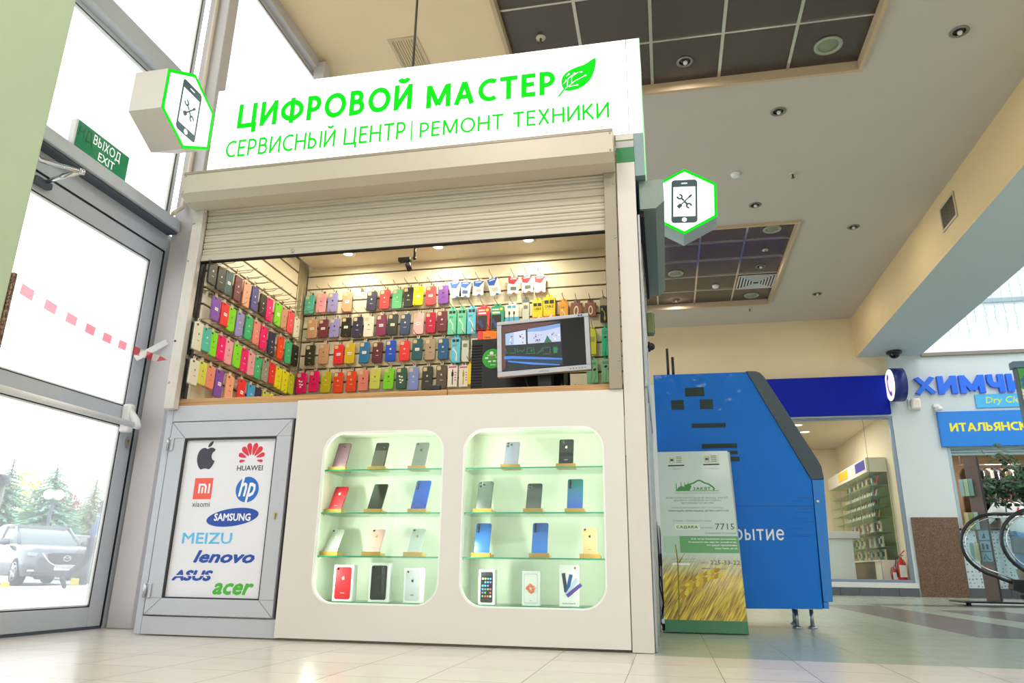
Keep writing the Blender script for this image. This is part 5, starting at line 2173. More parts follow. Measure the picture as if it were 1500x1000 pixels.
def pk_text(mb, s, m, x0, x1, z0, z1):
    put_text(mb, s, m, x0, x1, z0, z1, FRONT(0), 0.02, lift=0.0006)


def pack(label, x, z0, z1, wd, base, header=None, hh=0.25, depth=0.022, pic=None, name='accessory_pack', tilt=0.0, cat='packet'):
    """hanging card or box; local frame: top centre at the origin, faces -y"""
    h = z1 - z0
    t = thing(name, label, cat, (x, WY - 0.040 - depth / 2, z1), PK, (0, radians(tilt), 0), local=True)
    mb = MB()
    mb.box(-wd / 2, wd / 2, 0.0, depth, -h, -0.0, base, 0.0015)
    mb.build('box', t)
    mb = MB()
    plate_box(mb, [rrect(-wd * .28, wd * .28, -0.002, 0.022, 0.006, 3), rrect(-wd * .10, wd * .10, 0.008, 0.014, 0.002, 3)], 0.001, header or base, FRONT(0.012))
    mb.build('hanger_tab', t)
    if header is not None:
        mb = MB()
        put_poly(mb, [[(-wd / 2, -hh * h), (wd / 2, -hh * h), (wd / 2, 0), (-wd / 2, 0)]], header, FRONT(0), 0.0003)
        mb.build('header', t)
    if pic:
        mb = MB()
        pic(mb, wd, h)
        mb.build('print', t)
    copy_thing(HOOK, (x, WY - 0.012, z1 + 0.014), (0, 0, 0), (1, 1, 1), 'wire hook holding the ' + label.replace(' on the rear slatwall', ''), 'wire hooks on the slatwalls')
    return t


def M_(k, c, r=0.45):
    return mat('pk_' + k, c, r, noise=0.01)


W_, K_ = M_('white', '#e9e7df'), M_('black', '#1c1d1f')


def pic_sd(tri, dark):
    def f(mb, wd, h):
        F = FRONT(0)
        put_poly(mb, [[(-wd / 2, 0), (wd / 2, 0), (wd * .05, -h * .42), (-wd * .42, -h * .34)]], tri, F, 0.0004)
        put_poly(mb, [stroke([(-wd * .3, -h * .09), (wd * .25, -h * .07)], h * .05), ], W_, F, 0.0007)
        put_poly(mb, [rrect(-wd * .22, wd * .28, -h * .78, -h * .55, 0.004, 3)], dark, F, 0.0005)
        put_poly(mb, [[(-wd * .1, -h), (wd * .35, -h), (wd * .1, -h * .88)]], tri, F, 0.0005)
    return f


def pic_cable(cab, plug):
    def f(mb, wd, h):
        F = FRONT(0)
        P = catmull([(-wd * .1, -h * .50), (wd * .05, -h * .60), (wd * .18, -h * .72), (wd * .1, -h * .85), (wd * .02, -h * .7), (-wd * .06, -h * .58)], 4)
        put_poly(mb, [stroke([(-wd * .15, -h * .48), (wd * .12, -h * .62), (wd * .12, -h * .80)], wd * .09)], cab, F, 0.0006)
        put_poly(mb, [[(wd * .02, -h * .92), (wd * .22, -h * .92), (wd * .22, -h * .78), (wd * .02, -h * .78)]], plug, F, 0.0008)
        put_poly(mb, [[(-wd * .30, -h * .52), (-wd * .12, -h * .46), (-wd * .17, -h * .38), (-wd * .34, -h * .44)]], plug, F, 0.0008)
        for q in (-.30, -.34):
            put_poly(mb, [[(-wd * .35, h * q), (wd * .1, h * q), (wd * .1, h * (q + .018)), (-wd * .35, h * (q + .018))]], M_('ink', '#56605c'), F, 0.0006)
    return f


def pic_hoco(mb, wd, h):
    F = FRONT(0)
    for a in (-.36, .04):
        put_poly(mb, [[(wd * a, -h * .17), (wd * (a + .32), -h * .17), (wd * (a + .32), -h * .06), (wd * a, -h * .06)]], K_, F, 0.0008)
    pic_cable(W_, M_('plug', '#cfd2cf'))(mb, wd, h)


def pic_yellow(mb, wd, h):
    F = FRONT(0)
    for a in (-.40, .03):
        put_poly(mb, [[(wd * a, -h * .27), (wd * (a + .37), -h * .27), (wd * (a + .37), -h * .12), (wd * a, -h * .12)]], K_, F, 0.0008)
    pk_text(mb, 'CABLE', K_, -wd * .36, wd * .36, -h * .44, -h * .33)
    put_poly(mb, [[(-wd / 2, -h), (wd / 2, -h), (wd / 2, -h * .78), (-wd / 2, -h * .78)]], M_('tomato', '#e0502c'), F, 0.0005)
    put_poly(mb, [[(-wd * .1, -h * .9), (wd * .2, -h * .72), (wd * .3, -h * .76), (0, -h * .97)]], W_, F, 0.0009)
    put_poly(mb, [[(-wd * .36, -h * .50), (wd * .1, -h * .50), (wd * .1, -h * .49), (-wd * .36, -h * .49)]], K_, F, 0.0006)


def pic_mag(cab):
    def f(mb, wd, h):
        F = FRONT(0)
        put_poly(mb, [[(-wd * .40, -h * .10), (wd * .40, -h * .10), (wd * .40, -h * .03), (-wd * .40, -h * .03)]], M_('magenta', '#c43a94'), F, 0.0006)
        put_poly(mb, [stroke([(0, -h * .18), (0, -h * .9)], wd * .10)], cab, F, 0.0006)
        put_poly(mb, [[(-wd * .11, -h * .5), (wd * .11, -h * .5), (wd * .11, -h * .30), (-wd * .11, -h * .30)]], cab, F, 0.0008)
        for k in range(4):
            put_poly(mb, [[(wd * .22, -h * (.35 + .12 * k)), (wd * .40, -h * (.35 + .12 * k)), (wd * .40, -h * (.30 + .12 * k)), (wd * .22, -h * (.30 + .12 * k))]], M_('mag2', '#b9789f'), F, 0.0006)
    return f


def pic_ear(mb, wd, h):
    F = FRONT(0)
    for sx, sz in ((-.10, -.32), (.22, -.42)):
        put_poly(mb, [ell(wd * sx, h * sz, wd * .15, wd * .11, 14, .6)], K_, F, 0.0006)
        put_poly(mb, [stroke([(wd * (sx + .05), h * (sz - .06)), (wd * (sx + .08), h * (sz - .3)), (wd * (sx - .05), -h * .96)], wd * .022)], K_, F, 0.0007)
    for k in range(3):
        put_poly(mb, [[(-wd * .38, -h * (.12 + .04 * k)), (wd * .3, -h * (.12 + .04 * k)), (wd * .3, -h * (.10 + .04 * k)), (-wd * .38, -h * (.10 + .04 * k))]], M_('ink2', '#5d8a74'), F, 0.0006)


def pic_holder(col):
    def f(mb, wd, h):
        F = FRONT(0)
        put_poly(mb, [[(-wd * .46, -h * .98), (wd * .30, -h * .98), (wd * .30, -h * .36), (-wd * .46, -h * .36)]], K_, F, 0.0005)
        put_poly(mb, [[(-wd * .42, -h * .62), (-wd * .30, -h * .50), (wd * .05, -h * .85), (-wd * .08, -h * .93)]], M_('navyprint', '#323f86'), F, 0.0008)
        put_poly(mb, [[(-wd * .40, -h * .16), (wd * .12, -h * .16), (wd * .12, -h * .10), (-wd * .40, -h * .10)], [(-wd * .40, -h * .30), (wd * .2, -h * .30), (wd * .2, -h * .23), (-wd * .40, -h * .23)]], W_, F, 0.0006)
        put_poly(mb, [ell(wd * .30, -h * .12, wd * .12, wd * .12, 14)], M_('lemon', '#dcd63a'), F, 0.0007)
    return f


def pic_loop(mb, wd, h):
    F = FRONT(0)
    put_poly(mb, [ell(0, -h * .55, wd * .20, h * .34, 20), ell(0, -h * .55, wd * .12, h * .24, 20)], M_('loopwhite', '#e7dccf'), F, 0.0006)
    put_poly(mb, [[(-wd * .4, -h * .12), (wd * .4, -h * .12), (wd * .4, -h * .04), (-wd * .4, -h * .04)]], M_('mauve', '#8d6a86'), F, 0.0006)


def pic_whiteblue(mb, wd, h):
    F = FRONT(0)
    put_poly(mb, [[(-wd / 2, -h), (wd / 2, -h), (wd / 2, -h * .62), (-wd / 2, -h * .62)]], M_('skyblue', '#49b0dc'), F, 0.0004)
    for a in (-.34, .0):
        put_poly(mb, [[(wd * a, -h * .17), (wd * (a + .28), -h * .17), (wd * (a + .28), -h * .05), (wd * a, -h * .05)]], M_('skyblue', '#49b0dc'), F, 0.0006)
    for a in (-.2, .15):
        put_poly(mb, [stroke([(wd * a, -h * .36), (wd * a, -h * .9)], wd * .06)], M_('dkgrey', '#4d5154'), F, 0.0007)
        put_poly(mb, [[(wd * (a - .06), -h * .5), (wd * (a + .06), -h * .5), (wd * (a + .06), -h * .34), (wd * (a - .06), -h * .34)]], K_, F, 0.0008)


def pic_plain(col, z0=.3, z1=.7):
    def f(mb, wd, h):
        put_poly(mb, [rrect(-wd * .3, wd * .3, -h * z1, -h * z0, 0.004, 3)], col, FRONT(0), 0.0006)
    return f


blu, redd = M_('sdblue', '#1f5fc0'), M_('sdred', '#d8303a')
sdw = M_('sdwhite', '#dfe2e4', 0.3)
for i, (x, z0, z1, tl) in enumerate(((-1.276, 2.099, 2.215, -4), (-1.199, 2.10, 2.21, 6), (-1.109, 2.106, 2.21, 3), (-1.016, 2.097, 2.222, -14))):
    pack('white memory card packet with blue corner, %s of four on the rear slatwall' % ORD[i], x, z0, z1, 0.076, sdw, None, pic=pic_sd(blu, M_('sdgrey', '#b9bec2') if i != 1 else M_('sddkblue', '#3b5f9e')), depth=0.006, tilt=tl)
for i, (x, z0, z1) in enumerate(((-0.865, 2.101, 2.22), (-0.774, 2.105, 2.222), (-0.683, 2.10, 2.215))):
    pack('white memory card packet with red corner, %s of three on the rear slatwall' % ORD[i], x, z0, z1, 0.078, sdw, None, pic=pic_sd(redd, M_('sdgreen', '#5b6a5c') if i < 2 else M_('sdgrey', '#b9bec2')), depth=0.006, tilt=(3, -3, 1)[i])
tealc, skyc = M_('aqua', '#63c7a6'), M_('sky', '#5fbfe0')
pack('aqua cable box beside the burgundy case on the rear slatwall', -1.286, 1.834, 2.012, 0.060, tealc, pic=pic_hoco)
pack('aqua cable box next to the sky blue cable box on the rear slatwall', -1.218, 1.834, 2.012, 0.062, tealc, pic=pic_hoco)
pack('sky blue cable box in the second row of the rear slatwall', -1.150, 1.832, 2.016, 0.060, skyc, pic=pic_hoco)
pack('red and black car holder box on the rear slatwall', -1.068, 1.855, 2.014, 0.088, M_('redbox', '#d63a4c'), pic=pic_holder('r'))
pack('green and black car holder box on the rear slatwall', -0.972, 1.850, 2.016, 0.088, M_('greenbox', '#2f9f80'), pic=pic_holder('g'))
pack('white and blue cable box on the rear slatwall', -0.872, 1.880, 2.022, 0.092, W_, pic=pic_whiteblue)
pack('narrow grey and white adapter box on the rear slatwall', -0.779, 1.885, 2.052, 0.046, M_('greywhite', '#c9cfc6'), M_('slate', '#67757a'), 0.12, pic=pic_plain(M_('inkgrey', '#7a8078'), .25, .40))
pack('yellow cable box over the middle of the monitor', -0.700, 1.890, 2.040, 0.068, M_('yellow', '#ecd21c'), pic=pic_yellow)
pack('yellow cable box, taller and deeper, next to an orange one', -0.620, 1.890, 2.056, 0.080, M_('yellow', '#ecd21c'), pic=pic_yellow, depth=0.035)
pack('small orange cable packet over the monitor', -0.523, 1.885, 2.024, 0.056, M_('orange', '#e8a022'), pic=pic_cable(W_, W_))
pack('brown packet with looped white cable, hanging tilted', -0.438, 1.905, 2.012, 0.078, M_('brownpk', '#8c5a3c'), pic=pic_loop, depth=0.008, tilt=5)
pack('brown packet with looped white cable, hanging straight', -0.348, 1.912, 2.006, 0.072, M_('brownpk', '#8c5a3c'), pic=pic_loop, depth=0.008)
pack('black card with yellow plugs at the end of the second row', -0.262, 1.866, 2.026, 0.048, K_, M_('cardgrey', '#a8a192'), 0.3, pic=pic_cable(M_('lemon2', '#c9b83a'), M_('lemon2', '#c9b83a')))
pack('sky blue cable box in the third row of the rear slatwall', -1.254, 1.635, 1.808, 0.064, skyc, pic=pic_hoco)
pack('narrow white adapter box in the third row of the rear slatwall', -1.188, 1.638, 1.806, 0.048, M_('greywhite', '#c9cfc6'), M_('slate', '#67757a'), 0.12, pic=pic_plain(M_('inkgrey', '#7a8078'), .25, .40))
pack('grey topped white box behind the black screen housing', -1.126, 1.660, 1.832, 0.044, M_('greywhite', '#c9cfc6'), M_('slate', '#67757a'), 0.2)
pack('orange cable box behind the black screen housing', -1.022, 1.700, 1.842, 0.094, M_('orangebox', '#ea7a1e'), pic=pic_cable(K_, K_), depth=0.03)
pack('red box between the grey topped and the orange box', -1.088, 1.70, 1.846, 0.034, M_('redbox', '#d63a4c'))
pack('lime yellow box beside the monitor edge', -0.338, 1.651, 1.818, 0.046, M_('limebox', '#cfd23a'), pic=pic_plain(M_('limeink', '#9fa83a'), .3, .5))
pack('turquoise earphone box at the end of the third row', -0.250, 1.637, 1.820, 0.060, M_('turq', '#2cc09a'), pic=pic_ear)
pack('white cable card with magenta header, beside the brown case', -1.270, 1.471, 1.616, 0.066, W_, pic=pic_mag(K_), depth=0.012)
pack('white cable card with magenta header and yellow cable', -1.195, 1.469, 1.612, 0.062, W_, pic=pic_mag(M_('olivecab', '#b5a52c')), depth=0.012)
pack('narrow yellow box beside the black screen housing', -1.150, 1.483, 1.622, 0.030, M_('yellow', '#ecd21c'))
pack('pale green earphone card under the lime yellow box', -0.345, 1.463, 1.612, 0.072, M_('palegreen', '#86c79c'), pic=pic_ear, depth=0.012)
pack('pale green earphone card at the end of the bottom row', -0.252, 1.464, 1.616, 0.068, M_('palegreen', '#86c79c'), pic=pic_ear, depth=0.012)

# ================================================================== things on the counter
CZ = 1.1725
scr_edge = mat('monitor_silver', '#b9bcc2', 0.35, 0.2)
MO = thing('monitor', 'silver framed computer monitor on the counter, screen turned to the hall', 'monitor', (-0.513, 0.25, CZ))
RM = Matrix.Translation((-0.513, 0.25, 1.441)) @ Matrix.Rotation(radians(-1.9), 4, 'Y') @ Matrix.Rotation(radians(-3), 4, 'Z')


def L2(mb):
    for v in mb.bm.verts:
        v.co = RM @ v.co
    return mb


mb = MB()
for a in ((-.247, .247, .133, .152), (-.247, .247, -.152, -.124), (-.247, -.222, -.124, .133), (.222, .247, -.124, .133)):
    mb.box(a[0], a[1], 0.0, 0.03, a[2], a[3], scr_edge, 0.003)
L2(mb).build('bezel', MO, 'silver bezel')
mb = MB()
mb.box(-.240, .240, 0.03, 0.06, -.145, .145, black_pl, 0.012)
L2(mb).build('rear_shell', MO)
mb = MB()


def SM(k, c, s=0.75):
    return mat('scr_' + k, c, 0.3, noise=0.0, emit=c, estr=s)


mb.box(-.222, .222, 0.006, 0.012, -.124, .133, mat('screen_black', '#17191b', 0.12, noise=0.0, emit='#17191b', estr=0.4))


def sp(x, y):
    a = (x - 290) / 825.0
    top = 222 - 52 * a
    bot = 705 - 48 * a
    b = (y - top) / (bot - top)
    return (-.222 + .444 * a, .133 - .257 * b)


SF = FRONT(0.006)


def spoly(pts, m, lift):
    put_poly(mb, [[sp(*p) for p in pts]], m, SF, lift)


spoly([(292, 232), (880, 195), (890, 655), (292, 695)], SM('dim', '#22282b', .5), 0.0004)
spoly([(292, 232), (600, 212), (870, 205), (600, 265), (325, 300), (325, 660), (292, 690)], SM('brown', '#5a3a38', .5), 0.0006)
spoly([(328, 312), (535, 280), (535, 428), (328, 432)], SM('shopwall', '#8fa6c8', .5), 0.0008)
spoly([(412, 300), (535, 280), (535, 428), (412, 430)], SM('shopwall2', '#b3bdd2', .5), 0.001)
spoly([(552, 272), (878, 226), (878, 412), (552, 425)], SM('shopwall3', '#a9b2cf', .5), 0.0008)
spoly([(552, 272), (878, 226), (878, 262), (700, 300), (552, 300)], SM('ceilblue', '#6f8fc4', .5), 0.001)
rs = random.Random(5)
for k in range(46):
    x, y = rs.choice(((rs.uniform(345, 400), rs.uniform(330, 420)), (rs.uniform(440, 510), rs.uniform(320, 410)), (rs.uniform(610, 705), rs.uniform(325, 410)), (rs.uniform(745, 870), rs.uniform(300, 405))))
    s = rs.uniform(7, 14)
    c = rs.choice(['#2b3d63', '#7f2f3c', '#35507a', '#c5d0df', '#a05a4a', '#20304a', '#d8dbe2'])
    spoly([(x, y), (x + s, y - 1), (x + s, y + s), (x, y + s)], SM('b' + c, c, .8), 0.0013 + 0.00001 * k)
spoly([(715, 418), (735, 375), (750, 340), (765, 375), (790, 410), (790, 415)], SM('figure', '#2b5f4a', .8), 0.002)
gi = SM('icon', '#1d7048', .45)
for P in ([(328, 470), (335, 512), (350, 512)], [(370, 515), (425, 515), (425, 470), (410, 470)], [(445, 475), (450, 510), (470, 490), (500, 500), (520, 478)], [(545, 515), (545, 470), (610, 468), (615, 515)], [(530, 525), (625, 525)], [(640, 530), (675, 505), (690, 475), (705, 500), (680, 508)], [(690, 475), (770, 468), (770, 535), (700, 535)], [(805, 470), (840, 468), (842, 530), (806, 532), (805, 470)], [(835, 490), (855, 492)]):
    put_poly(mb, [stroke([sp(*p) for p in P], 0.0035)], gi, SF, 0.0012)
put_poly(mb, [ell(*sp(590, 495), .006, .006, 12)], gi, SF, 0.0012)
spoly([(312, 545), (400, 545), (885, 582), (885, 600), (400, 575), (315, 578)], SM('neon', '#3a70c0', .55), 0.0012)
spoly([(320, 580), (885, 605), (885, 640), (330, 598)], SM('neondark', '#24324a', .7), 0.0011)
spoly([(350, 592), (860, 645), (855, 655), (600, 640), (350, 605)], SM('neon2', '#3f78c4', .55), 0.0014)
L2(mb).build('screen', MO, 'lit screen showing a shop front with blue light')
mb = MB()
me = text_mesh('SAMSUNG', 0.02)
put_text(mb, 'SAMSUNG', mat('bezel_ink', '#55585d', .5), -0.027, 0.027, -0.1425, -0.1355, FRONT(0.0), lift=0.0006)
for k in range(6):
    put_poly(mb, [ell(0.14 + 0.015 * k, -0.139, .004, .0025, 8)], mat('bezel_ink', '#55585d'), FRONT(0), 0.0006)
for q in (0.195, 0.209):
    put_poly(mb, [ell(q, 0.1425, .006, .005, 10)], mat('badge_blue', '#2a4a90', .4), FRONT(0), 0.0006)
L2(mb).build('marks', MO, 'maker lettering, button marks and round badges')
mb = MB()
mb.box(-0.55, -0.47, 0.30, 0.35, CZ, 1.42, black_pl, 0.01)
mb.box(-0.63, -0.40, 0.22, 0.42, CZ, CZ + 0.015, black_pl, 0.005)
mb.build('foot', MO)

# black screen seen from behind
BS = thing('screen_housing', 'black screen seen from behind with a round green sticker, beside the monitor', 'screen', (-0.75, 0.50, CZ))
dk = mat('housing_black', '#1d2022', 0.45)
mb = MB()
mb.box(-0.955, -0.42, 0.62, 0.645, 1.22, 1.56, dk, 0.006)
mb.prism([(-0.945, 1.225), (-0.43, 1.225), (-0.43, 1.55), (-0.945, 1.55)], 0.44, 0.62, dk, 'y')
for f in list(mb.bm.faces):
    pass
mb.build('rear_shell', BS)
mb = MB()
mb.prism(rrect(-0.865, -0.44, 1.25, 1.525, 0.02), 0.425, 0.439, mat('housing_dark', '#121415', 0.3), 'y')
mb.build('back_panel', BS)
mb = MB()
for k in range(16):
    z = 1.262 + 0.0165 * k
    mb.box(-0.9455, -0.9445 + 0.062, 0.4375, 0.4395, z, z + 0.008, mat('vent_slot', '#050606', 0.8))
mb.build('vent', BS)
mb = MB()
gs = mat('sticker_green', '#23a52a', 0.4)
cx, cz = -0.823, 1.432
put_poly(mb, [ell(cx, cz, .056, .056, 32)], gs, FRONT(0.4249), 0.0006)
put_poly(mb, [ell(cx - .004, cz + .030, .011, .011, 14)], W_, FRONT(0.4249), 0.001)
for i, (a, b, wv, c) in enumerate(((-.04, .004, .018, '#e8e8e8'), (-.012, .005, .018, '#c0443a'), (.016, .006, .02, '#d8b03a'), (-.022, -.016, .016, '#e8e8e8'), (.004, -.015, .016, '#e8e8e8'), (.028, -.014, .014, '#e8e8e8'), (-.028, .019, .05, '#8ad08a'), (-.01, -.036, .03, '#8ad08a'))):
    put_poly(mb, [[(cx + a, cz + b - .004), (cx + a + wv, cz + b - .004), (cx + a + wv, cz + b + .004), (cx + a, cz + b + .004)]], mat('stk' + c, c, .5), FRONT(0.4249), 0.001)
mb.build('round_sticker', BS, 'round green sticker')
mb = MB()
put_poly(mb, [[(-0.905, 1.228), (-0.845, 1.222), (-0.845, 1.25), (-0.905, 1.256)]], W_, FRONT(0.4395), 0.0008)
mb.build('paper_label', BS)
mb = MB()
mb.box(-0.82, -0.55, 0.46, 0.60, CZ, CZ + 0.02, dk, 0.008)
mb.box(-0.72, -0.65, 0.52, 0.57, CZ + 0.02, 1.24, dk, 0.008)
mb.build('foot', BS)

mb = MB()
mb.box(-0.72, -0.60, 0.36, 0.45, CZ, CZ + 0.075, mat('box_navy', '#1b2230', 0.5), 0.004)
solo('small_dark_box', mb, 'small dark box on the counter under the monitor', 'box')
bag = glass('bag_plastic', (0.88, 0.86, 0.80), 0.9, haze=0.35, hazecol=(.8, .78, .7), rough=.15)
mb = MB()
rb = random.Random(2)
for k in range(9):
    x = -0.44 + 0.018 * k
    mb.box(x, x + 0.006, 0.40, 0.55, CZ, CZ + 0.085 + rb.uniform(-.01, .01), bag, 0.002, M=None)
solo('clear_sleeves', mb, 'stack of clear plastic sleeves standing on the counter behind the monitor', 'plastic sleeves')
mb = MB()
mb.tube([(-0.285 + 0.04 * cos(a), 0.30, CZ + 0.004 + 0.05 * sin(a)) for a in [pi * k / 14 for k in range(15)]], 0.006, rubber, n=8)
mb.box(-0.256, -0.236, 0.29, 0.31, CZ, CZ + 0.02, W_, 0.003)
solo('looped_cable', mb, 'black cable looped up on the counter beside the monitor', 'cable')
mb = MB()
mb.tube([(-0.62, 0.32, 1.30), (-0.60, 0.30, 1.24), (-0.57, 0.29, 1.20), (-0.58, 0.34, 1.17)], 0.005, rubber, n=6)
solo('monitor_cable', mb, 'black cable hanging under the monitor', 'cable')
mb = MB()
mb.box(-1.058, -1.0, 0.06, 0.085, CZ, CZ + 0.028, black_pl, 0.005)
solo('black_block', mb, 'small black block lying on the counter edge', 'device')
mb = MB()
mb.box(-2.38, -2.22, 0.14, 0.21, CZ, CZ + 0.014, mat('case_ochre', '#9a7a1e', 0.4), 0.005, M=None)
mb.box(-2.375, -2.355, 0.138, 0.1398, CZ + .003, CZ + 0.011, lens_m)
solo('ochre_case', mb, 'ochre phone case lying flat on the far end of the counter', 'phone case')

# small camera under the kiosk ceiling
SCM = thing('security_camera', 'small black camera hanging from the kiosk ceiling in front of the rear slatwall', 'camera', (-1.495, 0.86, 2.40))
mb = MB()
mb.cyl((-1.475, 0.88, 2.4015), (-1.475, 0.88, 2.285), 0.008, black_pl, 8)
mb.sphere((-1.475, 0.88, 2.28), 0.014, black_pl, 10, 6)
mb.build('bracket', SCM)
mb = MB()
mb.box(-1.572, -1.488, 0.83, 0.875, 2.245, 2.272, black_pl, 0.006)
mb.tube([(-1.525, 0.85, 2.26), (-1.507, 0.85, 2.225), (-1.49, 0.85, 2.182)], [0.018, 0.019, 0.017], black_pl, n=10)
mb.build('body', SCM)

# ================================================================== ceiling fittings
ZF = ZC + 0.061


def cof(x, y):
    k = 1.0137
    return CAM.x + (x - CAM.x) * k, CAM.y + (y - CAM.y) * k


beige_pl = mat('fitting_beige', '#cbbfae', 0.45)
for x, y, z, lab in ((0.436, 2.455, ZF, 'recessed downlight in the bronze ceiling field just above the sign board'),
                     (2.726, 2.49, ZC, 'recessed downlight in the plain ceiling near the beam, closest to the camera'),
                     (1.374, 3.399, ZC, 'recessed downlight in the plain ceiling just past the near bronze field'),
                     (1.362, 5.403, ZC, 'recessed downlight in the plain ceiling just before the far bronze field'),
                     (2.714, 6.268, ZC, 'recessed downlight in the plain ceiling beside the far bronze field corner'),
                     (2.707, 8.782, ZC, 'recessed downlight in the plain ceiling closest to the back wall'),
                     (1.656, 7.441, ZF, 'recessed downlight in the far bronze field next to the square air outlet'),
                     (0.412, 8.722, ZF, 'recessed downlight in the far bronze field closest to the kiosk')):
    if z == ZF:
        x, y = cof(x, y)
    t = thing('downlight', lab, 'light', (x, y, z), 'recessed ceiling downlights')
    mb = MB()
    mb.lathe([(0.05, 0.0), (0.075, 0.0), (0.078, -0.006), (0.066, -0.014), (0.052, -0.008)], (x, y, z - 0.0005), mat('downlight_ring', '#8d867c', 0.3, 0.6), 20, hollow=True)
    mb.build('ring', t)
    mb = MB()
    mb.lathe([(0.0001, -0.004), (0.05, -0.004), (0.05, -0.001), (0.0001, -0.001)], (x, y, z), mat('downlight_dark', '#1c1d20', 0.2, 0.3), 20)
    mb.build('reflector', t)
    mb = MB()
    mb.sphere((x + .004, y, z - 0.014), 0.022, mat('bulb_glass', '#d9dad6', 0.1), 12, 8)
    mb.build('bulb', t)
    area('hall_fill_light', (x, y, z - 0.04), 0.10, 7, (1.0, 0.95, 0.87))  # added fill to brighten the hall; the downlights themselves look unlit
for x, y, z, lab in ((-0.804, 1.902, ZF, 'brass sprinkler head in the bronze ceiling field left above the sign board'),
                     (1.704, 4.687, ZC, 'sprinkler head in the plain ceiling beside the smoke detector'),
                     (1.683, 9.315, ZC, 'sprinkler head in the plain ceiling between the far bronze field and the back wall'),
                     (1.654, 6.837, ZF, 'sprinkler head in the far bronze field')):
    if z == ZF:
        x, y = cof(x, y)
    t = thing('sprinkler', lab, 'sprinkler', (x, y, z), 'ceiling sprinklers')
    mb = MB()
    mb.lathe([(0.0001, 0.0), (0.045, 0.0), (0.042, -0.010), (0.0001, -0.012)], (x, y, z - .0005), beige_pl, 16)
    mb.build('rosette', t)
    mb = MB()
    mb.lathe([(0.010, -0.012), (0.010, -0.04), (0.006, -0.05), (0.022, -0.058), (0.0001, -0.06)], (x, y, z), mat('sprinkler_brass', '#6a5a3a', 0.3, 0.8), 12)
    mb.build('nozzle', t)
for x, y, z, lab in ((1.052, 4.569, ZC, 'small white smoke detector on the plain ceiling above the aisle hexagon sign'), (1.034, 8.126, ZF, 'small white smoke detector in the far bronze ceiling field')):
    if z == ZF:
        x, y = cof(x, y)
    mb = MB()
    mb.lathe([(0.0001, 0.0), (0.055, 0.0), (0.055, -0.018), (0.048, -0.022), (0.045, -0.04), (0.035, -0.046), (0.0001, -0.046)], (x, y, z - .0005), white_pl, 18)
    solo('smoke_detector', mb, lab, 'smoke detector', 'smoke detectors')
for x, y, lab in ((1.667, 2.465, 'round speaker in the corner of the near bronze ceiling field'), (1.661, 6.144, 'round speaker at the near edge of the far bronze ceiling field'),
                  (0.401, 7.496, 'round speaker in the middle of the far bronze ceiling field, beside the side shutter'), (1.652, 8.667, 'round speaker at the far edge of the far bronze ceiling field')):
    x, y = cof(x, y)
    t = thing('ceiling_speaker', lab, 'speaker', (x, y, ZF), 'round ceiling speakers')
    mb = MB()
    mb.lathe([(0.08, 0.0), (0.122, 0.0), (0.122, -0.012), (0.106, -0.02), (0.09, -0.012)], (x, y, ZF - .0005), mat('speaker_ring', '#9aa088', 0.4), 28, hollow=True)
    mb.build('ring', t)
    mb = MB()
    mb.lathe([(0.0001, -0.018), (0.045, -0.016), (0.09, -0.008), (0.09, -0.001), (0.0001, -0.001)], (x, y, ZF), mat('speaker_grille', '#80866e', 0.5), 28)
    mb.build('grille', t)
x, y = cof(1.652, 8.053)
t = thing('air_outlet', 'square white air outlet with stepped louvres in the far bronze ceiling field', 'air outlet', (x, y, ZF))
lv = mat('louvre_white', '#d6d8d6', 0.4)
for k in range(6):
    s = 0.29 - 0.045 * k
    mb = MB()
    plate_box(mb, [[(-s, -s), (s, -s), (s, s), (-s, s)], [(-s + .022, -s + .022), (s - .022, -s + .022), (s - .022, s - .022), (-s + .022, s - .022)]], 0.008, lv, Matrix.Translation((x, y, ZF - 0.0085 - 0.003 * k)))
    mb.build('louvre', t)
mb = MB()
mb.box(x - .27, x + .27, y - .27, y + .27, ZF - .003, ZF - .0005, mat('vent_shadow', '#3a3a3c', 0.8))
mb.build('back_plate', t)


def grille(name, label, F, w2, h2, n, vertical, frame_m, slat_m):
    t = thing(name, label, 'vent', tuple(F.translation))
    mb = MB()
    plate_box(mb, [[(-w2, -h2), (w2, -h2), (w2, h2), (-w2, h2)], [(-w2 + .03, -h2 + .03), (w2 - .03, -h2 + .03), (w2 - .03, h2 - .03), (-w2 + .03, h2 - .03)]], 0.012, frame_m, F @ Matrix.Translation((0, 0, .0065)))
    mb.build('frame', t)
    mb = MB()
    put_poly(mb, [[(-w2 + .02, -h2 + .02), (w2 - .02, -h2 + .02), (w2 - .02, h2 - .02), (-w2 + .02, h2 - .02)]], mat('vent_hole', '#141312', 0.9), F, 0.001)
    mb.build('duct_opening', t)
    mb = MB()
    for k in range(n):
        f = (k + .5) / n
        if vertical:
            a = -w2 + .03 + (2 * w2 - .06) * f
            P = [(a - .004, -h2 + .03), (a + .004, -h2 + .03), (a + .004, h2 - .03), (a - .004, h2 - .03)]
        else:
            b = -h2 + .03 + (2 * h2 - .06) * f
            P = [(-w2 + .03, b - .004), (w2 - .03, b - .004), (w2 - .03, b + .004), (-w2 + .03, b + .004)]
        plate_box(mb, [P], 0.008, slat_m, F @ Matrix.Translation((0, 0, .006)))
    mb.build('slats', t)


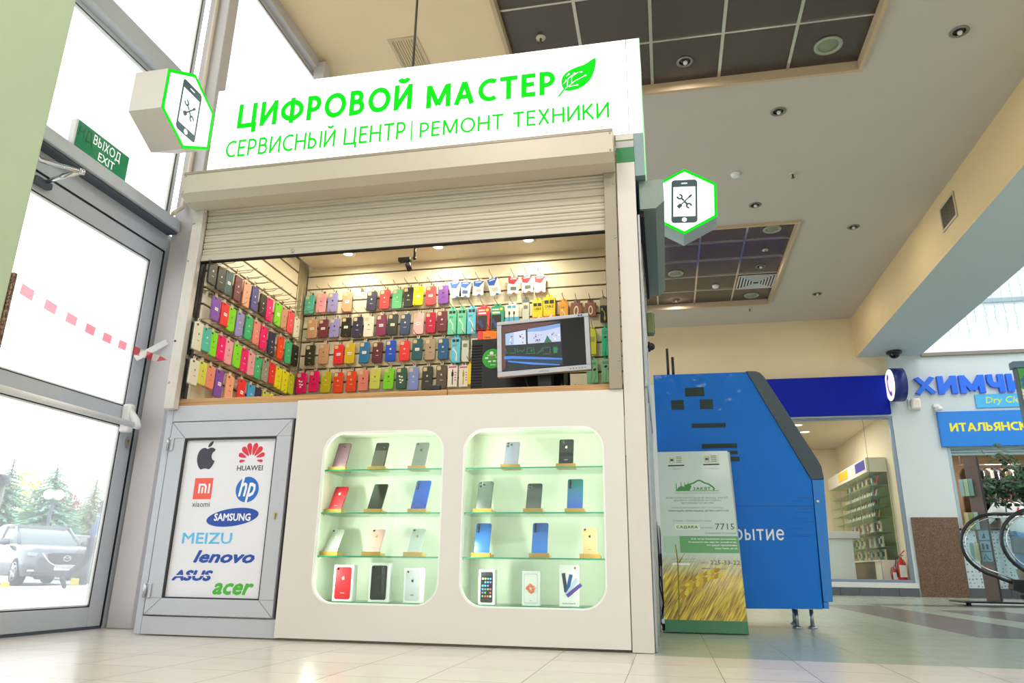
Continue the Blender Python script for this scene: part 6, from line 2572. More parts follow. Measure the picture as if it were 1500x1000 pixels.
DOWN = Matrix(((1, 0, 0, 0), (0, -1, 0, 0), (0, 0, -1, 0), (0, 0, 0, 1)))
grille('ceiling_vent', 'cream ceiling vent with long dark slots above the sign board', Matrix.Translation((-2.0, 1.95, ZC)) @ DOWN, 0.135, 0.28, 9, True, mat('vent_cream', '#cdb894', 0.6), mat('vent_slat', '#b9a684', 0.5))
grille('wall_vent', 'square louvred vent in the cream side of the beam', Matrix.Translation((XB0, 5.36, 4.45)) @ Matrix(((0, 0, -1, 0), (-1, 0, 0, 0), (0, 1, 0, 0), (0, 0, 0, 1))), 0.235, 0.16, 11, True, mat('vent_frame', '#b9ab90', 0.5), mat('vent_slat2', '#8a7d66', 0.5))
t = thing('dome_camera', 'black dome camera under the beam near the back wall', 'camera', (4.08, 9.88, ZB))
mb = MB()
mb.lathe([(0.0001, 0.0), (0.125, 0.0), (0.128, -0.035), (0.105, -0.045), (0.0001, -0.045)], (4.08, 9.88, ZB - .0005), mat('camera_black', '#1c2226', 0.35), 24)
mb.build('base', t)
mb = MB()
mb.sphere((4.08, 9.88, ZB - 0.05), 0.088, mat('dome_black', '#0c1014', 0.05), 20, 12, (1, 1, .85))
mb.build('dome', t)

# ================================================================== cash machine behind the charity box
atm_blue = mat('atm_blue', '#0070d0', 0.55, noise=0.05, scale=6, spec=0.15)


def orange_peel(M):
    """a wavy clear coat over the blue paint"""
    t = M.node_tree
    b = t.nodes['Principled BSDF']
    b.inputs['Coat Weight'].default_value = 0.35
    b.inputs['Coat Roughness'].default_value = 0.16
    tc = t.nodes.new('ShaderNodeTexCoord')
    n2 = t.nodes.new('ShaderNodeTexNoise')
    n2.inputs['Scale'].default_value = 7
    n2.inputs['Detail'].default_value = 2
    t.links.new(tc.outputs['Object'], n2.inputs['Vector'])
    bp = t.nodes.new('ShaderNodeBump')
    bp.inputs['Strength'].default_value = 0.9
    bp.inputs['Distance'].default_value = 0.02
    t.links.new(n2.outputs['Fac'], bp.inputs['Height'])
    t.links.new(bp.outputs[0], b.inputs['Coat Normal'])


orange_peel(atm_blue)
atm_blue2 = mat('atm_blue_front', '#1a78cc', 0.25, noise=0.03, scale=6, coat=0.3)
atm_dark = mat('atm_slate', '#3c4a52', 0.4)
A = thing('cash_machine', 'tall blue cash machine seen from the side with a dark slanted front', 'cash machine', (0.52, 2.0, 0))
AY = 1.70
mb = MB()
mb.prism([(0.042, 0.108), (0.985, 0.122), (1.0, 0.905), (0.660, 1.634), (0.031, 1.637)], AY, 2.38, atm_blue, 'y', 0.004)
mb.build('body', A, 'blue body')
mb = MB()
mb.prism([(0.653, 1.637), (0.715, 1.634), (0.742, 1.622), (0.766, 1.592), (1.045, 1.035), (1.066, 0.985), (1.073, 0.905), (0.995, 0.905)], AY - 0.012, 2.39, atm_dark, 'y', 0.003)
mb.build('slanted_front', A, 'dark slate slanted front')
mb = MB()
mb.prism([(0.990, 0.165), (1.045, 0.165), (1.073, 0.903), (1.001, 0.903)], AY - 0.008, 2.385, atm_blue2, 'y', 0.003)
mb.prism([(0.990, 0.125), (1.02, 0.125), (1.022, 0.163), (0.990, 0.163)], AY - 0.002, 2.38, atm_blue2, 'y', 0.002)
mb.build('lower_front', A)
AF = FRONT(AY)
atm_ink = mat('atm_white', '#e9edf0', 0.5)
mb = MB()
put_text(mb, 'Открытие', atm_ink, 0.285, 0.800, 0.502, 0.622, AF, 0.004)
mb.build('lettering', A, 'white lettering')
gr = mat('atm_grille', '#2f4a44', 0.6)
for (x0, x1, z0, z1) in ((0.240, 0.368, 1.475, 1.537), (0.143, 0.228, 1.386, 1.453), (0.334, 0.420, 1.385, 1.452), (0.271, 0.492, 1.257, 1.287), (0.329, 0.556, 1.117, 1.148), (0.345, 0.556, 1.075, 1.098), (0.40, 0.565, 1.03, 1.06)):
    mb = MB()
    mb.box(x0, x1, AY - 0.0015, AY - 0.0002, z0, z1, mat('atm_slot', '#1a2523', 0.7))
    nn = int((z1 - z0) / 0.009)
    for k in range(nn):
        z = z0 + (z1 - z0) * (k + .5) / nn
        mb.box(x0, x1, AY - 0.003, AY - 0.0016, z - .0022, z + .0022, gr)
    mb.build('vent', A)
mb = MB()
mb.box(0.046, 0.99, AY - 0.0008, AY - 0.0002, 0.738, 0.741, mat('atm_seam', '#0d4f8d', 0.5))
for z in (0.66, 0.64, 0.70, 0.72, 0.60, 0.56, 0.77, 0.79, 0.55):
    x0 = 0.86 + 0.05 * sin(z * 90)
    mb.box(x0, x0 + 0.10 + 0.04 * cos(z * 70), AY - 0.0008, AY - 0.0002, z, z + .003, mat('atm_scratch', '#155089', 0.6))
mb.build('seam_and_scratches', A)
mb = MB()
mb.lathe([(0.0001, -0.006), (0.010, -0.006), (0.012, 0.0)], (1.02, AY - 0.008, 0.765), steel, 14, axis='y')
mb.build('lock', A)
for x, y in ((0.845, 1.83), (0.944, 1.874), (0.12, 1.80), (0.12, 2.3), (0.9, 2.3)):
    mb = MB()
    mb.tube([(x, y, 0.112), (x, y, 0.012)], 0.012, steel, n=10)
    mb.lathe([(0.03, 0.0), (0.03, 0.008), (0.014, 0.016)], (x, y, 0.0), steel, 14)
    mb.build('leg', A)
for x, h, nm in ((0.136, 0.245, 'taller'), (0.172, 0.18, 'shorter')):
    mb = MB()
    mb.cyl((x, 1.9, 1.637), (x, 1.9, 1.637 + h), 0.010, black_pl, 10)
    mb.build('antenna', A)

# ================================================================== charity box
B = thing('charity_box', 'sloping charity donation box with a wheat field print and green foot', 'donation box', (0.26, 1.35, 0))
BO = Vector((0.045, 1.15, 0.005))
bv = Vector((0, 0.33, 1.055)).normalized()
BM = Matrix(((1, 0, 0, BO.x), (0, bv.y, -bv.z, BO.y), (0, bv.z, bv.y, BO.z), (0, 0, 0, 1)))
LB_ = 1.109
charity_side = mat('charity_side', '#9aa6a0', 0.4)
mb = MB()
mb.prism([(1.15, 0.002), (1.15 + .005, 0.004), (1.15 + LB_ * bv.y + .002, LB_ * bv.z), (1.62, 1.05), (1.62, 0.002)], 0.037, 0.487, charity_side, 'x', 0.002)
mb.build('cabinet', B)


def print_mat():
    """pale top fading to a golden field, streaked along the stalks: a printed picture"""
    M = mat('charity_print', '#b9cfc6', 0.4, noise=0.02, coat=0.05)
    t = M.node_tree
    b = t.nodes['Principled BSDF']
    tc = t.nodes.new('ShaderNodeTexCoord')
    sp_ = t.nodes.new('ShaderNodeSeparateXYZ')
    t.links.new(tc.outputs['Object'], sp_.inputs[0])
    mp = t.nodes.new('ShaderNodeMapping')
    mp.inputs['Scale'].default_value = (60, 1, 5)
    m0 = t.nodes.new('ShaderNodeMapping')
    m0.inputs['Rotation'].default_value = (0, radians(-32), 0)
    t.links.new(tc.outputs['Object'], m0.inputs[0])
    t.links.new(m0.outputs[0], mp.inputs[0])
    nz_ = t.nodes.new('ShaderNodeTexNoise')
    nz_.inputs['Scale'].default_value = 2.2
    nz_.inputs['Detail'].default_value = 5
    t.links.new(mp.outputs[0], nz_.inputs['Vector'])
    cr = t.nodes.new('ShaderNodeValToRGB')
    els = cr.color_ramp.elements
    els[0].position = 0.32
    els[0].color = hexc('#5a4300')
    els[1].position = 0.72
    els[1].color = hexc('#ecd63c')
    e = els.new(0.5)
    e.color = hexc('#b99a00')
    t.links.new(nz_.outputs['Fac'], cr.inputs[0])
    r2 = t.nodes.new('ShaderNodeValToRGB')
    r2.color_ramp.elements[0].position = 0.30
    r2.color_ramp.elements[0].color = (0, 0, 0, 1)
    r2.color_ramp.elements[1].position = 0.44
    r2.color_ramp.elements[1].color = (1, 1, 1, 1)
    t.links.new(sp_.outputs[2], r2.inputs[0])
    mx = t.nodes.new('ShaderNodeMix')
    mx.data_type = 'RGBA'
    t.links.new(r2.outputs[0], mx.inputs[0])
    t.links.new(cr.outputs[0], mx.inputs[6])
    mx.inputs[7].default_value = hexc('#bccfc6')
    t.links.new(mx.outputs[2], b.inputs['Base Color'])
    return M


pm = print_mat()
mb = MB()
me = plate_mesh([[(-0.008, 0.066), (0.442, 0.066), (0.428, LB_), (-0.008, LB_)]], 0.003)
mb.mesh(me, pm, BM @ Matrix.Translation((0, 0, 0.0022)))
pnl = mb.build('printed_panel', B, 'print of a wheat field under a pale sky')
mb = MB()
me = plate_mesh([[(-0.008, 0.0), (0.442, 0.0), (0.442, 0.066), (-0.008, 0.066)]], 0.006)
mb.mesh(me, mat('charity_green', '#0d6b3c', 0.4), BM @ Matrix.Translation((0, 0, 0.0035)))
mb.build('green_foot', B)
PFm = BM @ Matrix.Translation((0, 0, 0.0039))
ig, ik, igr, iw = mat('ch_green', '#2f8a3a', .5), mat('ch_ink', '#3d4a4c', .5), mat('ch_grey', '#6e8080', .5), mat('ch_white', '#e9f1e6', .5)
mb = MB()
# mosque outline emblem
put_poly(mb, [stroke(catmull([(0.150, 0.845), (0.172, 0.878), (0.205, 0.892), (0.238, 0.910), (0.272, 0.892), (0.300, 0.880), (0.318, 0.845)], 4)[:25], 0.010)], ig, PFm, 0.0003)
put_poly(mb, [[(0.100, 0.842)] + [(0.131 + 0.030 * cos(a), 0.842 + 0.030 * sin(a)) for a in [pi - pi * k / 10 for k in range(11)]]], ig, PFm, 0.0004)
put_poly(mb, [[(0.140, 0.842), (0.152, 0.880), (0.176, 0.888), (0.192, 0.872), (0.178, 0.842)]], ig, PFm, 0.0005)
for q, hh in ((0.098, .055), (0.128, .062), (0.150, .058), (0.171, .060)):
    put_poly(mb, [[(q - .003, 0.842), (q + .003, 0.842), (q + .002, 0.842 + hh * .8), (q, 0.842 + hh), (q - .002, 0.842 + hh * .8)]], ig, PFm, 0.0006)
put_poly(mb, [[(0.09, 0.838), (0.352, 0.838), (0.352, 0.841), (0.09, 0.841)]], ig, PFm, 0.0003)
put_text(mb, 'ЗАКЯТ', ig, 0.198, 0.304, 0.843, 0.866, PFm, 0.03, lift=.0006)
mb.build('emblem', pnl, 'green domed skyline emblem')
mb = MB()
for s, m_, a, b_, c, d_, bo in (('БЛАГОТВОРИТЕЛЬНЫЙ ФОНД ЦРО ДУМ РТ', igr, 0.085, 0.362, 0.820, 0.830, 0.0), ('БЛАГОТВОРИТЕЛЬНЫЙ ФОНД ЗАКЯТ', ig, 0.033, 0.402, 0.787, 0.802, 0.0), ('ДУХОВНОЕ УПРАВЛЕНИЕ МУСУЛЬМАН', ig, 0.078, 0.360, 0.771, 0.783, 0.0), ('РЕСПУБЛИКИ ТАТАРСТАН', ig, 0.125, 0.315, 0.754, 0.766, 0.0),
                          ('ВАШИ ПОЖЕРТВОВАНИЯ ИДУТ НА ПОМОЩЬ:', igr, 0.063, 0.372, 0.724, 0.735, 0.0), ('НЕИМУЩИМ, ИНВАЛИДАМ, ДЕТЯМ-СИРОТАМ', ik, 0.042, 0.398, 0.703, 0.716, 0.01), ('отправь с мобильного слово', igr, 0.067, 0.293, 0.640, 0.652, 0.0),
                          ('на номер', igr, 0.228, 0.300, 0.596, 0.608, 0.0), ('7715', ik, 0.312, 0.424, 0.592, 0.630, 0.0), ('пожертвуй 50 рублей', igr, 0.251, 0.429, 0.562, 0.577, 0.0),
                          ('Позвонив нам, вы можете', igr, 0.045, 0.185, 0.408, 0.418, 0.0), ('задать любой вопрос', igr, 0.06, 0.185, 0.392, 0.402, 0.0), ('(843)', igr, 0.210, 0.255, 0.382, 0.400, 0.0), ('225-33-22', ik, 0.268, 0.435, 0.382, 0.408, 0.0), ('www.zakyat.ru', ik, 0.215, 0.350, 0.350, 0.366, 0.0), ('ЗАКЯТ', igr, 0.080, 0.128, 0.983, 0.992, 0.0), ('САДАКА', igr, 0.303, 0.362, 0.984, 0.993, 0.0)):
    put_text(mb, s, m_, a, b_, c, d_, PFm, bo, lift=.0003, res=1)
put_poly(mb, [[(0.05, 0.378), (0.15, 0.378), (0.15, 0.388), (0.05, 0.388)]], iw, PFm, .0003)
mb.build('lettering', pnl, 'grey and green lettering')
mb = MB()
put_poly(mb, [[(0.075, 0.588), (0.222, 0.588), (0.222, 0.626), (0.075, 0.626)]], mat('ch_pale', '#cfe0c8', .5), PFm, .0005)
put_text(mb, 'САДАКА', mat('ch_green2', '#0f7a4a', .5), 0.086, 0.211, 0.597, 0.617, PFm, 0.03, lift=.0009)
mb.build('word_label', pnl, 'pale label with green word')
mb = MB()
put_poly(mb, [[(0.004, 0.450), (0.437, 0.450), (0.437, 0.552), (0.004, 0.552)]], mat('ch_band', '#4f9a58', .4), PFm, .0004)
put_poly(mb, [[(0.004, 0.450), (0.10, 0.450), (0.10, 0.552), (0.004, 0.552)]], mat('ch_band_pale', '#a5c6ad', .4), PFm, .0006)
for s, a, c in (('«Всё, что вы пожертвуете (на подаяние),', 0.165, 0.527), ('Он возместит вам, ведь Он - лучший из тех,', 0.15, 0.508), ('кто дарует пропитание!»', 0.255, 0.489), ('(Сура "Саба", аят 39)', 0.30, 0.470)):
    put_text(mb, s, iw, a, 0.428, c, c + .013, PFm, 0.02, lift=.0009, res=1)
mb.build('green_band', pnl, 'green band with white lettering')
mb = MB()
rgw = random.Random(4)
ear = [mat('wheat_a', '#d2b01a', .6), mat('wheat_b', '#b18a10', .6), mat('wheat_c', '#e3cb4a', .6)]
for k in range(11):
    f = k / 10
    c = Vector((0.095 + 0.215 * f, 0.215 + 0.12 * f + 0.02 * sin(pi * f)))
    for sg in (-1, 1):
        put_poly(mb, [ell(c.x + sg * .008, c.y - sg * .014, .019, .010, 12, .75 + sg * .25)], ear[(k + (sg > 0)) % 3], PFm, .0004 + .00008 * k + (.00004 if sg > 0 else 0))
for k in range(16):
    f = k / 15
    c = Vector((0.10 + 0.2 * f, 0.215 + 0.12 * f))
    put_poly(mb, [stroke([tuple(c), (c.x + rgw.uniform(.07, .13), c.y + rgw.uniform(.05, .12))], .0016)], ear[2], PFm, .0003)
put_poly(mb, [stroke([(0.070, 0.066), (0.078, 0.2), (0.082, 0.40), (0.073, 0.50)], .006)], mat('stalk', '#7a7a12', .6), PFm, .0014)
put_poly(mb, [[(0.085, 0.395), (0.112, 0.43), (0.135, 0.465), (0.110, 0.42), (0.092, 0.385)]], mat('stalk', '#7a7a12'), PFm, .0014)
mb.build('wheat_print', pnl, 'printed wheat ear and stalk')
for (a0, a1, b0, b1) in ((0.053, 0.152, 1.020, 1.078), (0.270, 0.368, 1.024, 1.082)):
    mb = MB()
    put_poly(mb, [[(a0, b0), (a1, b0), (a1, b1), (a0, b1)]], mat('ch_sticker', '#c9d4bd', .5), PFm, .0003)
    put_poly(mb, [rrect(a0 + .012, a0 + .042, b0 + .008, b1 - .010, .004, 3), rrect(a0 + .014, a0 + .040, b0 + .010, b1 - .012, .003, 3)], igr, PFm, .0006)
    put_poly(mb, [[(a0 + .017, b0 + .022), (a0 + .037, b0 + .022), (a0 + .037, b0 + .038), (a0 + .017, b0 + .038)]], ik, PFm, .0006)
    for k in range(4):
        put_poly(mb, [[(a0 + .052, b0 + .012 + .012 * k), (a1 - .012, b0 + .012 + .012 * k), (a1 - .012, b0 + .017 + .012 * k), (a0 + .052, b0 + .017 + .012 * k)]], igr, PFm, .0006)
    mb.build('slot_sticker', B)
    mb = MB()
    put_poly(mb, [[(a0 + .002, b0 - .013), (a1 + .003, b0 - .011), (a1 + .003, b0 - .003), (a0 + .002, b0 - .005)]], mat('slot_black', '#0b0d0e', .6), PFm, .0005)
    mb.build('coin_slot', B)

# bits on the aisle side of the kiosk
mb = MB()
mb.box(0.0143, 0.055, 0.86, 0.93, 1.675, 1.805, mat('alarm_olive', '#7d8a55', 0.4), 0.006)
mb.box(0.0555, 0.058, 0.868, 0.922, 1.685, 1.80, mat('alarm_brown', '#5d4638', .4), 0.003)
solo('alarm_box', mb, 'small olive and brown alarm box on the aisle side of the kiosk', 'alarm box')
mb = MB()
mb.lathe([(0.03, 0.0), (0.03, 0.012), (0.022, 0.014)], (0.0165, 0.80, 1.572), black_pl, 14, axis='x')
mb.sphere((0.034, 0.80, 1.572), 0.022, mat('dome_black', '#0c1014'), 14, 8)
solo('side_dome_camera', mb, 'tiny black dome camera on the aisle side of the kiosk', 'camera')
mb = MB()
mb.box(0.0005, 0.03, 1.36, 1.95, 0.06, 0.60, white_pl, 0.004)
solo('white_panel', mb, 'white panel standing behind the kiosk beside the cash machine', 'panel')
mb = MB()
mb.tube([(0.012, 1.345, 0.62), (0.020, 1.34, 0.4), (0.014, 1.34, 0.25), (0.035, 1.345, 0.14), (0.012, 1.34, 0.05), (0.026, 1.33, 0.012)], 0.004, rubber, n=6)
mb.tube([(0.022, 1.34, 0.30), (0.038, 1.342, 0.17), (0.020, 1.336, 0.10), (0.006, 1.335, 0.16)], 0.003, rubber, n=6)
mb.box(0.008, 0.036, 1.325, 1.355, 0.36, 0.43, black_pl, 0.006)
solo('power_cables', mb, 'tangle of black power cables with an adapter behind the charity box', 'cable')
mb = MB()
mb.box(0.020, 0.040, 1.25, 1.31, 0.003, 0.04, mat('socket_maroon', '#5a2420', .5), 0.004)
solo('socket_strip', mb, 'dark red socket strip on the floor beside the charity box', 'socket')

# ================================================================== far shop window with blue fascia
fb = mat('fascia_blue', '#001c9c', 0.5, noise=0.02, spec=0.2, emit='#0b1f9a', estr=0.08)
t = thing('shop_fascia', 'dark blue shop fascia above the far shop window', 'fascia', (2.2, YB - .1, 2.985))
mb = MB()
mb.box(0.3, 3.965, YB - 0.10, YB - 0.0005, 2.985, 3.672, fb, 0.006)
mb.build('board', t)
t = thing('blade_sign', 'round white lit blade sign with violet handset at the end of the blue fascia', 'sign', (4.03, YB - .6, 3.1))
mb = MB()
mb.lathe([(0.0001, 0.0), (0.285, 0.0), (0.285, 0.20), (0.0001, 0.20)], (3.94, YB - 0.32, 3.435), mat('blade_blue', '#1c2c7c', 0.35), 32, axis='x')
mb.build('drum', t)
mb = MB()
mb.lathe([(0.0001, -0.004), (0.272, -0.004), (0.272, 0.0), (0.0001, 0.0)], (3.9395, YB - 0.32, 3.435), mat('blade_lit', '#ffffff', .5, noise=0, emit='#f6f2ff', estr=.95), 32, axis='x')
mb.build('lit_disc', t)
XF = Matrix(((0, 0, -1, 3.9345), (-1, 0, 0, YB - 0.32), (0, 1, 0, 3.435), (0, 0, 0, 1)))
mb = MB()
put_poly(mb, [stroke(catmull([(-0.06, 0.16), (-0.10, 0.08), (-0.09, -0.04), (-0.03, -0.14), (0.05, -0.16), (0.0, 0.0)], 4)[:17], 0.05)], mat('violet', '#7b3fb0', .5, emit='#7b3fb0', estr=.6), XF, 0.001)
put_poly(mb, [ell(-0.055, 0.15, .05, .05, 16)], MATS['violet'], XF, 0.0013)
put_poly(mb, [ell(0.03, -0.155, .05, .05, 16)], MATS['violet'], XF, 0.0013)
mb.build('handset_emblem', t, 'violet handset')
mb = MB()
mb.cyl((4.0, YB - .06, 3.43), (4.0, YB - .0005, 3.43), 0.03, alu_dark, 10)
mb.build('bracket', t)

# shop room
shop_cream = mat('shop_cream', '#e6d8bb', 0.7, noise=0.02)
mb = MB()
mb.box(0.28, 0.3, YB + .16, 14.8, 0.2, 3.2, shop_cream)
mb.box(4.01, 4.06, YB + .16, 14.8, 0.2, 3.2, shop_cream)
mb.box(0.3, 4.01, 14.78, 14.8, 0.2, 3.2, shop_cream)
structure('wall_shop', mb)
mb = MB()
mb.box(0.3, 4.01, YB + .16, 14.78, 0.0, 0.2, mat('shop_floor', '#a59a88', 0.3))
structure('floor_shop', mb)
mb = MB()
mb.box(0.3, 4.01, YB + .16, 14.78, 3.1, 3.2, mat('shop_ceiling', '#cfc3ab', 0.8))
structure('ceiling_shop', mb)
for i, (x, y) in enumerate(((2.66, 11.56), (2.93, 12.35), (1.6, 11.8), (2.0, 13.4))):
    t = thing('shop_light', 'round lit recessed light in the far shop ceiling, %s from the window' % ORD[i], 'light', (x, y, 3.1), 'lights in the far shop')
    mb = MB()
    mb.lathe([(0.09, 0.0), (0.12, 0.0), (0.115, -0.012), (0.09, -0.008)], (x, y, 3.0995), white_pl, 20, hollow=True)
    mb.build('ring', t)
    mb = MB()
    mb.lathe([(0.0001, -0.005), (0.09, -0.005), (0.09, -0.001), (0.0001, -0.001)], (x, y, 3.1), mat('shop_lamp', '#ffffff', .4, emit='#fff6e6', estr=4), 20)
    mb.build('lens', t)
    area('shop_lamp_light', (x, y, 3.085), 0.2, 21, (1.0, 0.96, 0.89))
# glass cabinet along the side wall
SCB = thing('glass_cabinet', 'tall glass display cabinet with cream header in the far shop', 'cabinet', (3.82, 12.6, 0.2))
cab_w = mat('cabinet_cream', '#e3dccb', 0.4)
mb = MB()
mb.box(3.66, 4.005, 10.95, 14.3, 2.10, 2.36, cab_w, 0.005)
mb.build('header', SCB)
mb = MB()
mb.box(3.655, 3.6595, 11.05, 11.75, 2.16, 2.33, mat('header_violet', '#3a35a0', .4))
mb.build('violet_label', SCB, 'violet header label')
mb = MB()
mb.box(3.655, 3.6595, 12.4, 13.2, 2.16, 2.33, mat('header_yellow', '#f0bd18', .4))
mb.build('yellow_label', SCB, 'yellow header label')
mb = MB()
mb.box(3.68, 4.005, 11.30, 14.3, 0.20, 0.55, mat('cabinet_base', '#6d6652', .5), 0.004)
mb.box(3.68, 4.005, 10.95, 11.295, 0.20, 0.55, cab_w, 0.004)
mb.box(3.66, 4.005, 10.95, 14.3, 0.55, 0.58, cab_w, 0.003)
mb.build('base', SCB)
mb = MB()
mb.box(3.99, 4.005, 10.95, 14.3, 0.58, 2.10, mat('cabinet_back', '#d0d6a8', .4))
mb.build('back_panel', SCB)
cab_gl = glass('cabinet_glass', (.95, .99, .95), .25)
mb = MB()
mb.box(3.665, 3.668, 10.955, 14.3, 0.58, 2.10, cab_gl)
mb.build('front_glass', SCB)
mb = MB()
mb.box(3.67, 3.988, 10.955, 10.958, 0.58, 2.10, cab_gl)
mb.build('end_glass', SCB)
CZS = (0.585, 0.80, 1.06, 1.32, 1.50, 1.68, 1.87)
for z in CZS[1:]:
    mb = MB()
    mb.box(3.69, 3.985, 10.97, 14.28, z - .006, z, mat('cab_shelf', '#9fc4ae', .2))
    mb.build('shelf', SCB)
for y in (11.7, 12.5, 13.3):
    mb = MB()
    mb.box(3.666, 3.672, y, y + .012, 0.58, 2.10, steel)
    mb.build('joint_profile', SCB)
rs = random.Random(21)
pal = {0: ['#c9c29a', '#3fa0c0', '#e6e2d6', '#d6c7a0'], 1: ['#e8e4da', '#2b2e30', '#4f9a4a', '#e8e4da', '#8a9096'], 2: ['#e8e4da', '#c23b48', '#333'+'333', '#e8e4da'], 3: ['#c9962a', '#2a2c30', '#c9962a', '#3a6a8a', '#2a2c30'], 4: ['#2a2c30', '#3a3a40', '#9a3a34', '#2a2c30'], 5: ['#c9d0d6', '#b04a3a', '#e0ddd4', '#a33c34'], 6: ['#c05a54', '#5aa0c8', '#7ab04a', '#d8b820', '#e0c838']}
pn = {0: 'small carded accessory', 1: 'boxed accessory', 2: 'small box', 3: 'phone on price stand', 4: 'dark phone on price stand', 5: 'phone with white card', 6: 'coloured accessory packet'}
sn = ('lowest', 'second', 'third', 'fourth', 'fifth', 'sixth', 'top')
for s, z in enumerate(CZS):
    n = 13
    for k in range(n):
        y = 11.04 + k * 0.168 + rs.uniform(-.03, .03)
        c = pal[s][k % len(pal[s])]
        h = (.18, .20, .18, .15, .15, .15, .20)[s] * rs.uniform(.85, 1.05)
        wy = (.13, .12, .11, .09, .09, .09, .14)[s]
        t = thing('shop_item', '%s, %s shelf of the far shop cabinet, %s from the window' % (pn[s], sn[s], ORD[k]), 'merchandise', (3.78, y, z), 'goods in the far shop cabinet', local=True)
        mb = MB()
        mb.box(0.0, 0.03 if s < 3 or s == 6 else 0.008, -wy / 2, wy / 2, 0.001, h, mat('goods' + c, c, .4), 0.003, M=Matrix.Rotation(radians(0 if s < 3 else 14), 4, 'Y'))
        mb.build('item', t)
        mb = MB()
        if s in (3, 4, 5):
            mb.box(-0.07, -0.064, -wy / 2, wy / 2, 0.001, 0.05, W_, M=Matrix.Rotation(radians(12), 4, 'Y'))
        else:
            mb.box(-0.004, -0.0005, -wy * .3, wy * .3, h * .3, h * .75, W_ if k % 2 else K_)
        mb.build('card', t)
mb = MB()
mb.box(2.2, 3.50, 11.35, 11.95, 0.955, 1.08, white_paint, 0.006)
t = thing('shop_counter', 'white shop counter behind the far shop window', 'counter', (2.85, 11.6, .2))
mb.build('top', t)
mb = MB()
mb.box(2.25, 3.38, 11.42, 11.9, 0.2, 0.955, mat('counter_white', '#e4e8e4', .4), 0.004)
mb.build('body', t)


def extinguisher(label, x, y, s):
    t = thing('fire_extinguisher', label, 'fire extinguisher', (x, y, 0.2), 'fire extinguishers in the far shop', local=True)
    red = mat('extinguisher_red', '#c0181c', .3, coat=.3)
    mb = MB()
    mb.lathe([(0.0001, 0), (.085 * s, 0), (.09 * s, .02 * s), (.09 * s, .40 * s), (.06 * s, .47 * s), (.03 * s, .49 * s), (.03 * s, .52 * s), (.0001, .52 * s)], (0, 0, 0), red, 20)
    mb.build('cylinder', t)
    mb = MB()
    mb.box(-.065 * s, .065 * s, -.0925 * s, -.08 * s, .12 * s, .36 * s, W_, 0.002)
    mb.build('label_sheet', t)
    mb = MB()
    mb.box(-.02 * s, .02 * s, -.02 * s, .02 * s, .52 * s, .56 * s, steel, .003)
    mb.tube([(0, 0, .56 * s), (.05 * s, -.02 * s, .62 * s), (.09 * s, -.03 * s, .66 * s)], .012 * s, red, n=6)
    mb.tube([(0, 0, .545 * s), (.06 * s, -.02 * s, .56 * s)], .010 * s, red, n=6)
    mb.build('handle', t)
    mb = MB()
    mb.tube([(-.02 * s, 0, .54 * s), (-.09 * s, -.01, .50 * s), (-.115 * s, 0, .36 * s), (-.10 * s, -.02, .12 * s)], .012 * s, rubber, n=6)
    mb.build('hose', t)


extinguisher('large red fire extinguisher in the corner of the far shop window', 3.915, 10.58, .80)
extinguisher('smaller red extinguisher modelled as the reflection of the large one in the far shop', 3.80, 10.62, 0.48)  # solid body standing in for the large one's reflection in the cabinet side

# ================================================================== laundry front
lblue = mat('laundry_blue', '#1480dc', 0.35, noise=0.02)
letter_blue = mat('letter_blue', '#0a6cf0', 0.4)
lyel = mat('letter_yellow', '#f3e61c', 0.45, noise=0.0)
t = thing('laundry_sign', 'blue board with yellow lettering above the laundry hatch', 'sign', (6.5, YB - .05, 2.40))
mb = MB()
mb.box(4.695, 8.7, YB - 0.06, YB - 0.0005, 2.405, 3.003, lblue, 0.004)
mb.build('board', t)
mb = MB()
stroke_text(mb, 'ИТАЛЬЯНСКАЯ', lyel, 4.855, 6.29, 2.648, 2.812, FRONT(YB - .06), .20, gap=.07)
mb.build('lettering', t, 'yellow lettering')
t = thing('laundry_letters', 'row of raised blue letters on the white wall above the laundry', 'sign', (5.4, YB - .03, 3.3))
GL = {'Х': [[(.08, 0), (.92, 1)], [(.92, 0), (.08, 1)]], 'И': [[(.12, 0), (.12, 1)], [(.88, 0), (.88, 1)], [(.12, .12), (.88, .88)]],
      'М': [[(.1, 0), (.1, 1)], [(.9, 0), (.9, 1)], [(.1, .92), (.5, .18)], [(.5, .18), (.9, .92)]], 'Ч': [[(.86, 0), (.86, 1)], [(.14, 1), (.14, .62), (.26, .44), (.5, .40), (.86, .42)]],
      'С': [[(.92, .86), (.6, .9), (.3, .86), (.14, .66), (.14, .34), (.3, .14), (.6, .1), (.92, .14)]], 'Т': [[(.5, 0), (.5, 1)], [(.0, .88), (1, .88)]],
      'К': [[(.13, 0), (.13, 1)], [(.2, .45), (.9, 1)], [(.35, .58), (.92, 0)]], 'А': [[(.06, 0), (.46, 1)], [(.94, 0), (.54, 1)], [(.2, .28), (.8, .28)]]}
for ch, a, b_ in (('Х', 4.407, 4.75), ('И', 4.775, 5.09), ('М', 5.115, 5.525), ('Ч', 5.55, 5.825), ('И', 5.85, 6.165), ('С', 6.19, 6.48), ('Т', 6.50, 6.78), ('К', 6.80, 7.10), ('А', 7.12, 7.45)):
    mb = MB()
    a, b_ = a + .02, b_ - .02
    for j, ln in enumerate(GL[ch]):
        out = stroke([(a + (b_ - a) * p, 3.315 + .315 * q) for p, q in ln], .094)
        out = [(p, min(max(q, 3.315), 3.63)) for p, q in out]
        mb.prism(out, YB - .055 - .0006 * j, YB - .003, letter_blue, 'y')
    mb.build('letter', t)
t = thing('dry_cleaning_plate', 'light blue plate with pale yellow serif lettering under the raised blue letters', 'sign', (6.1, YB - .02, 3.05))
mb = MB()
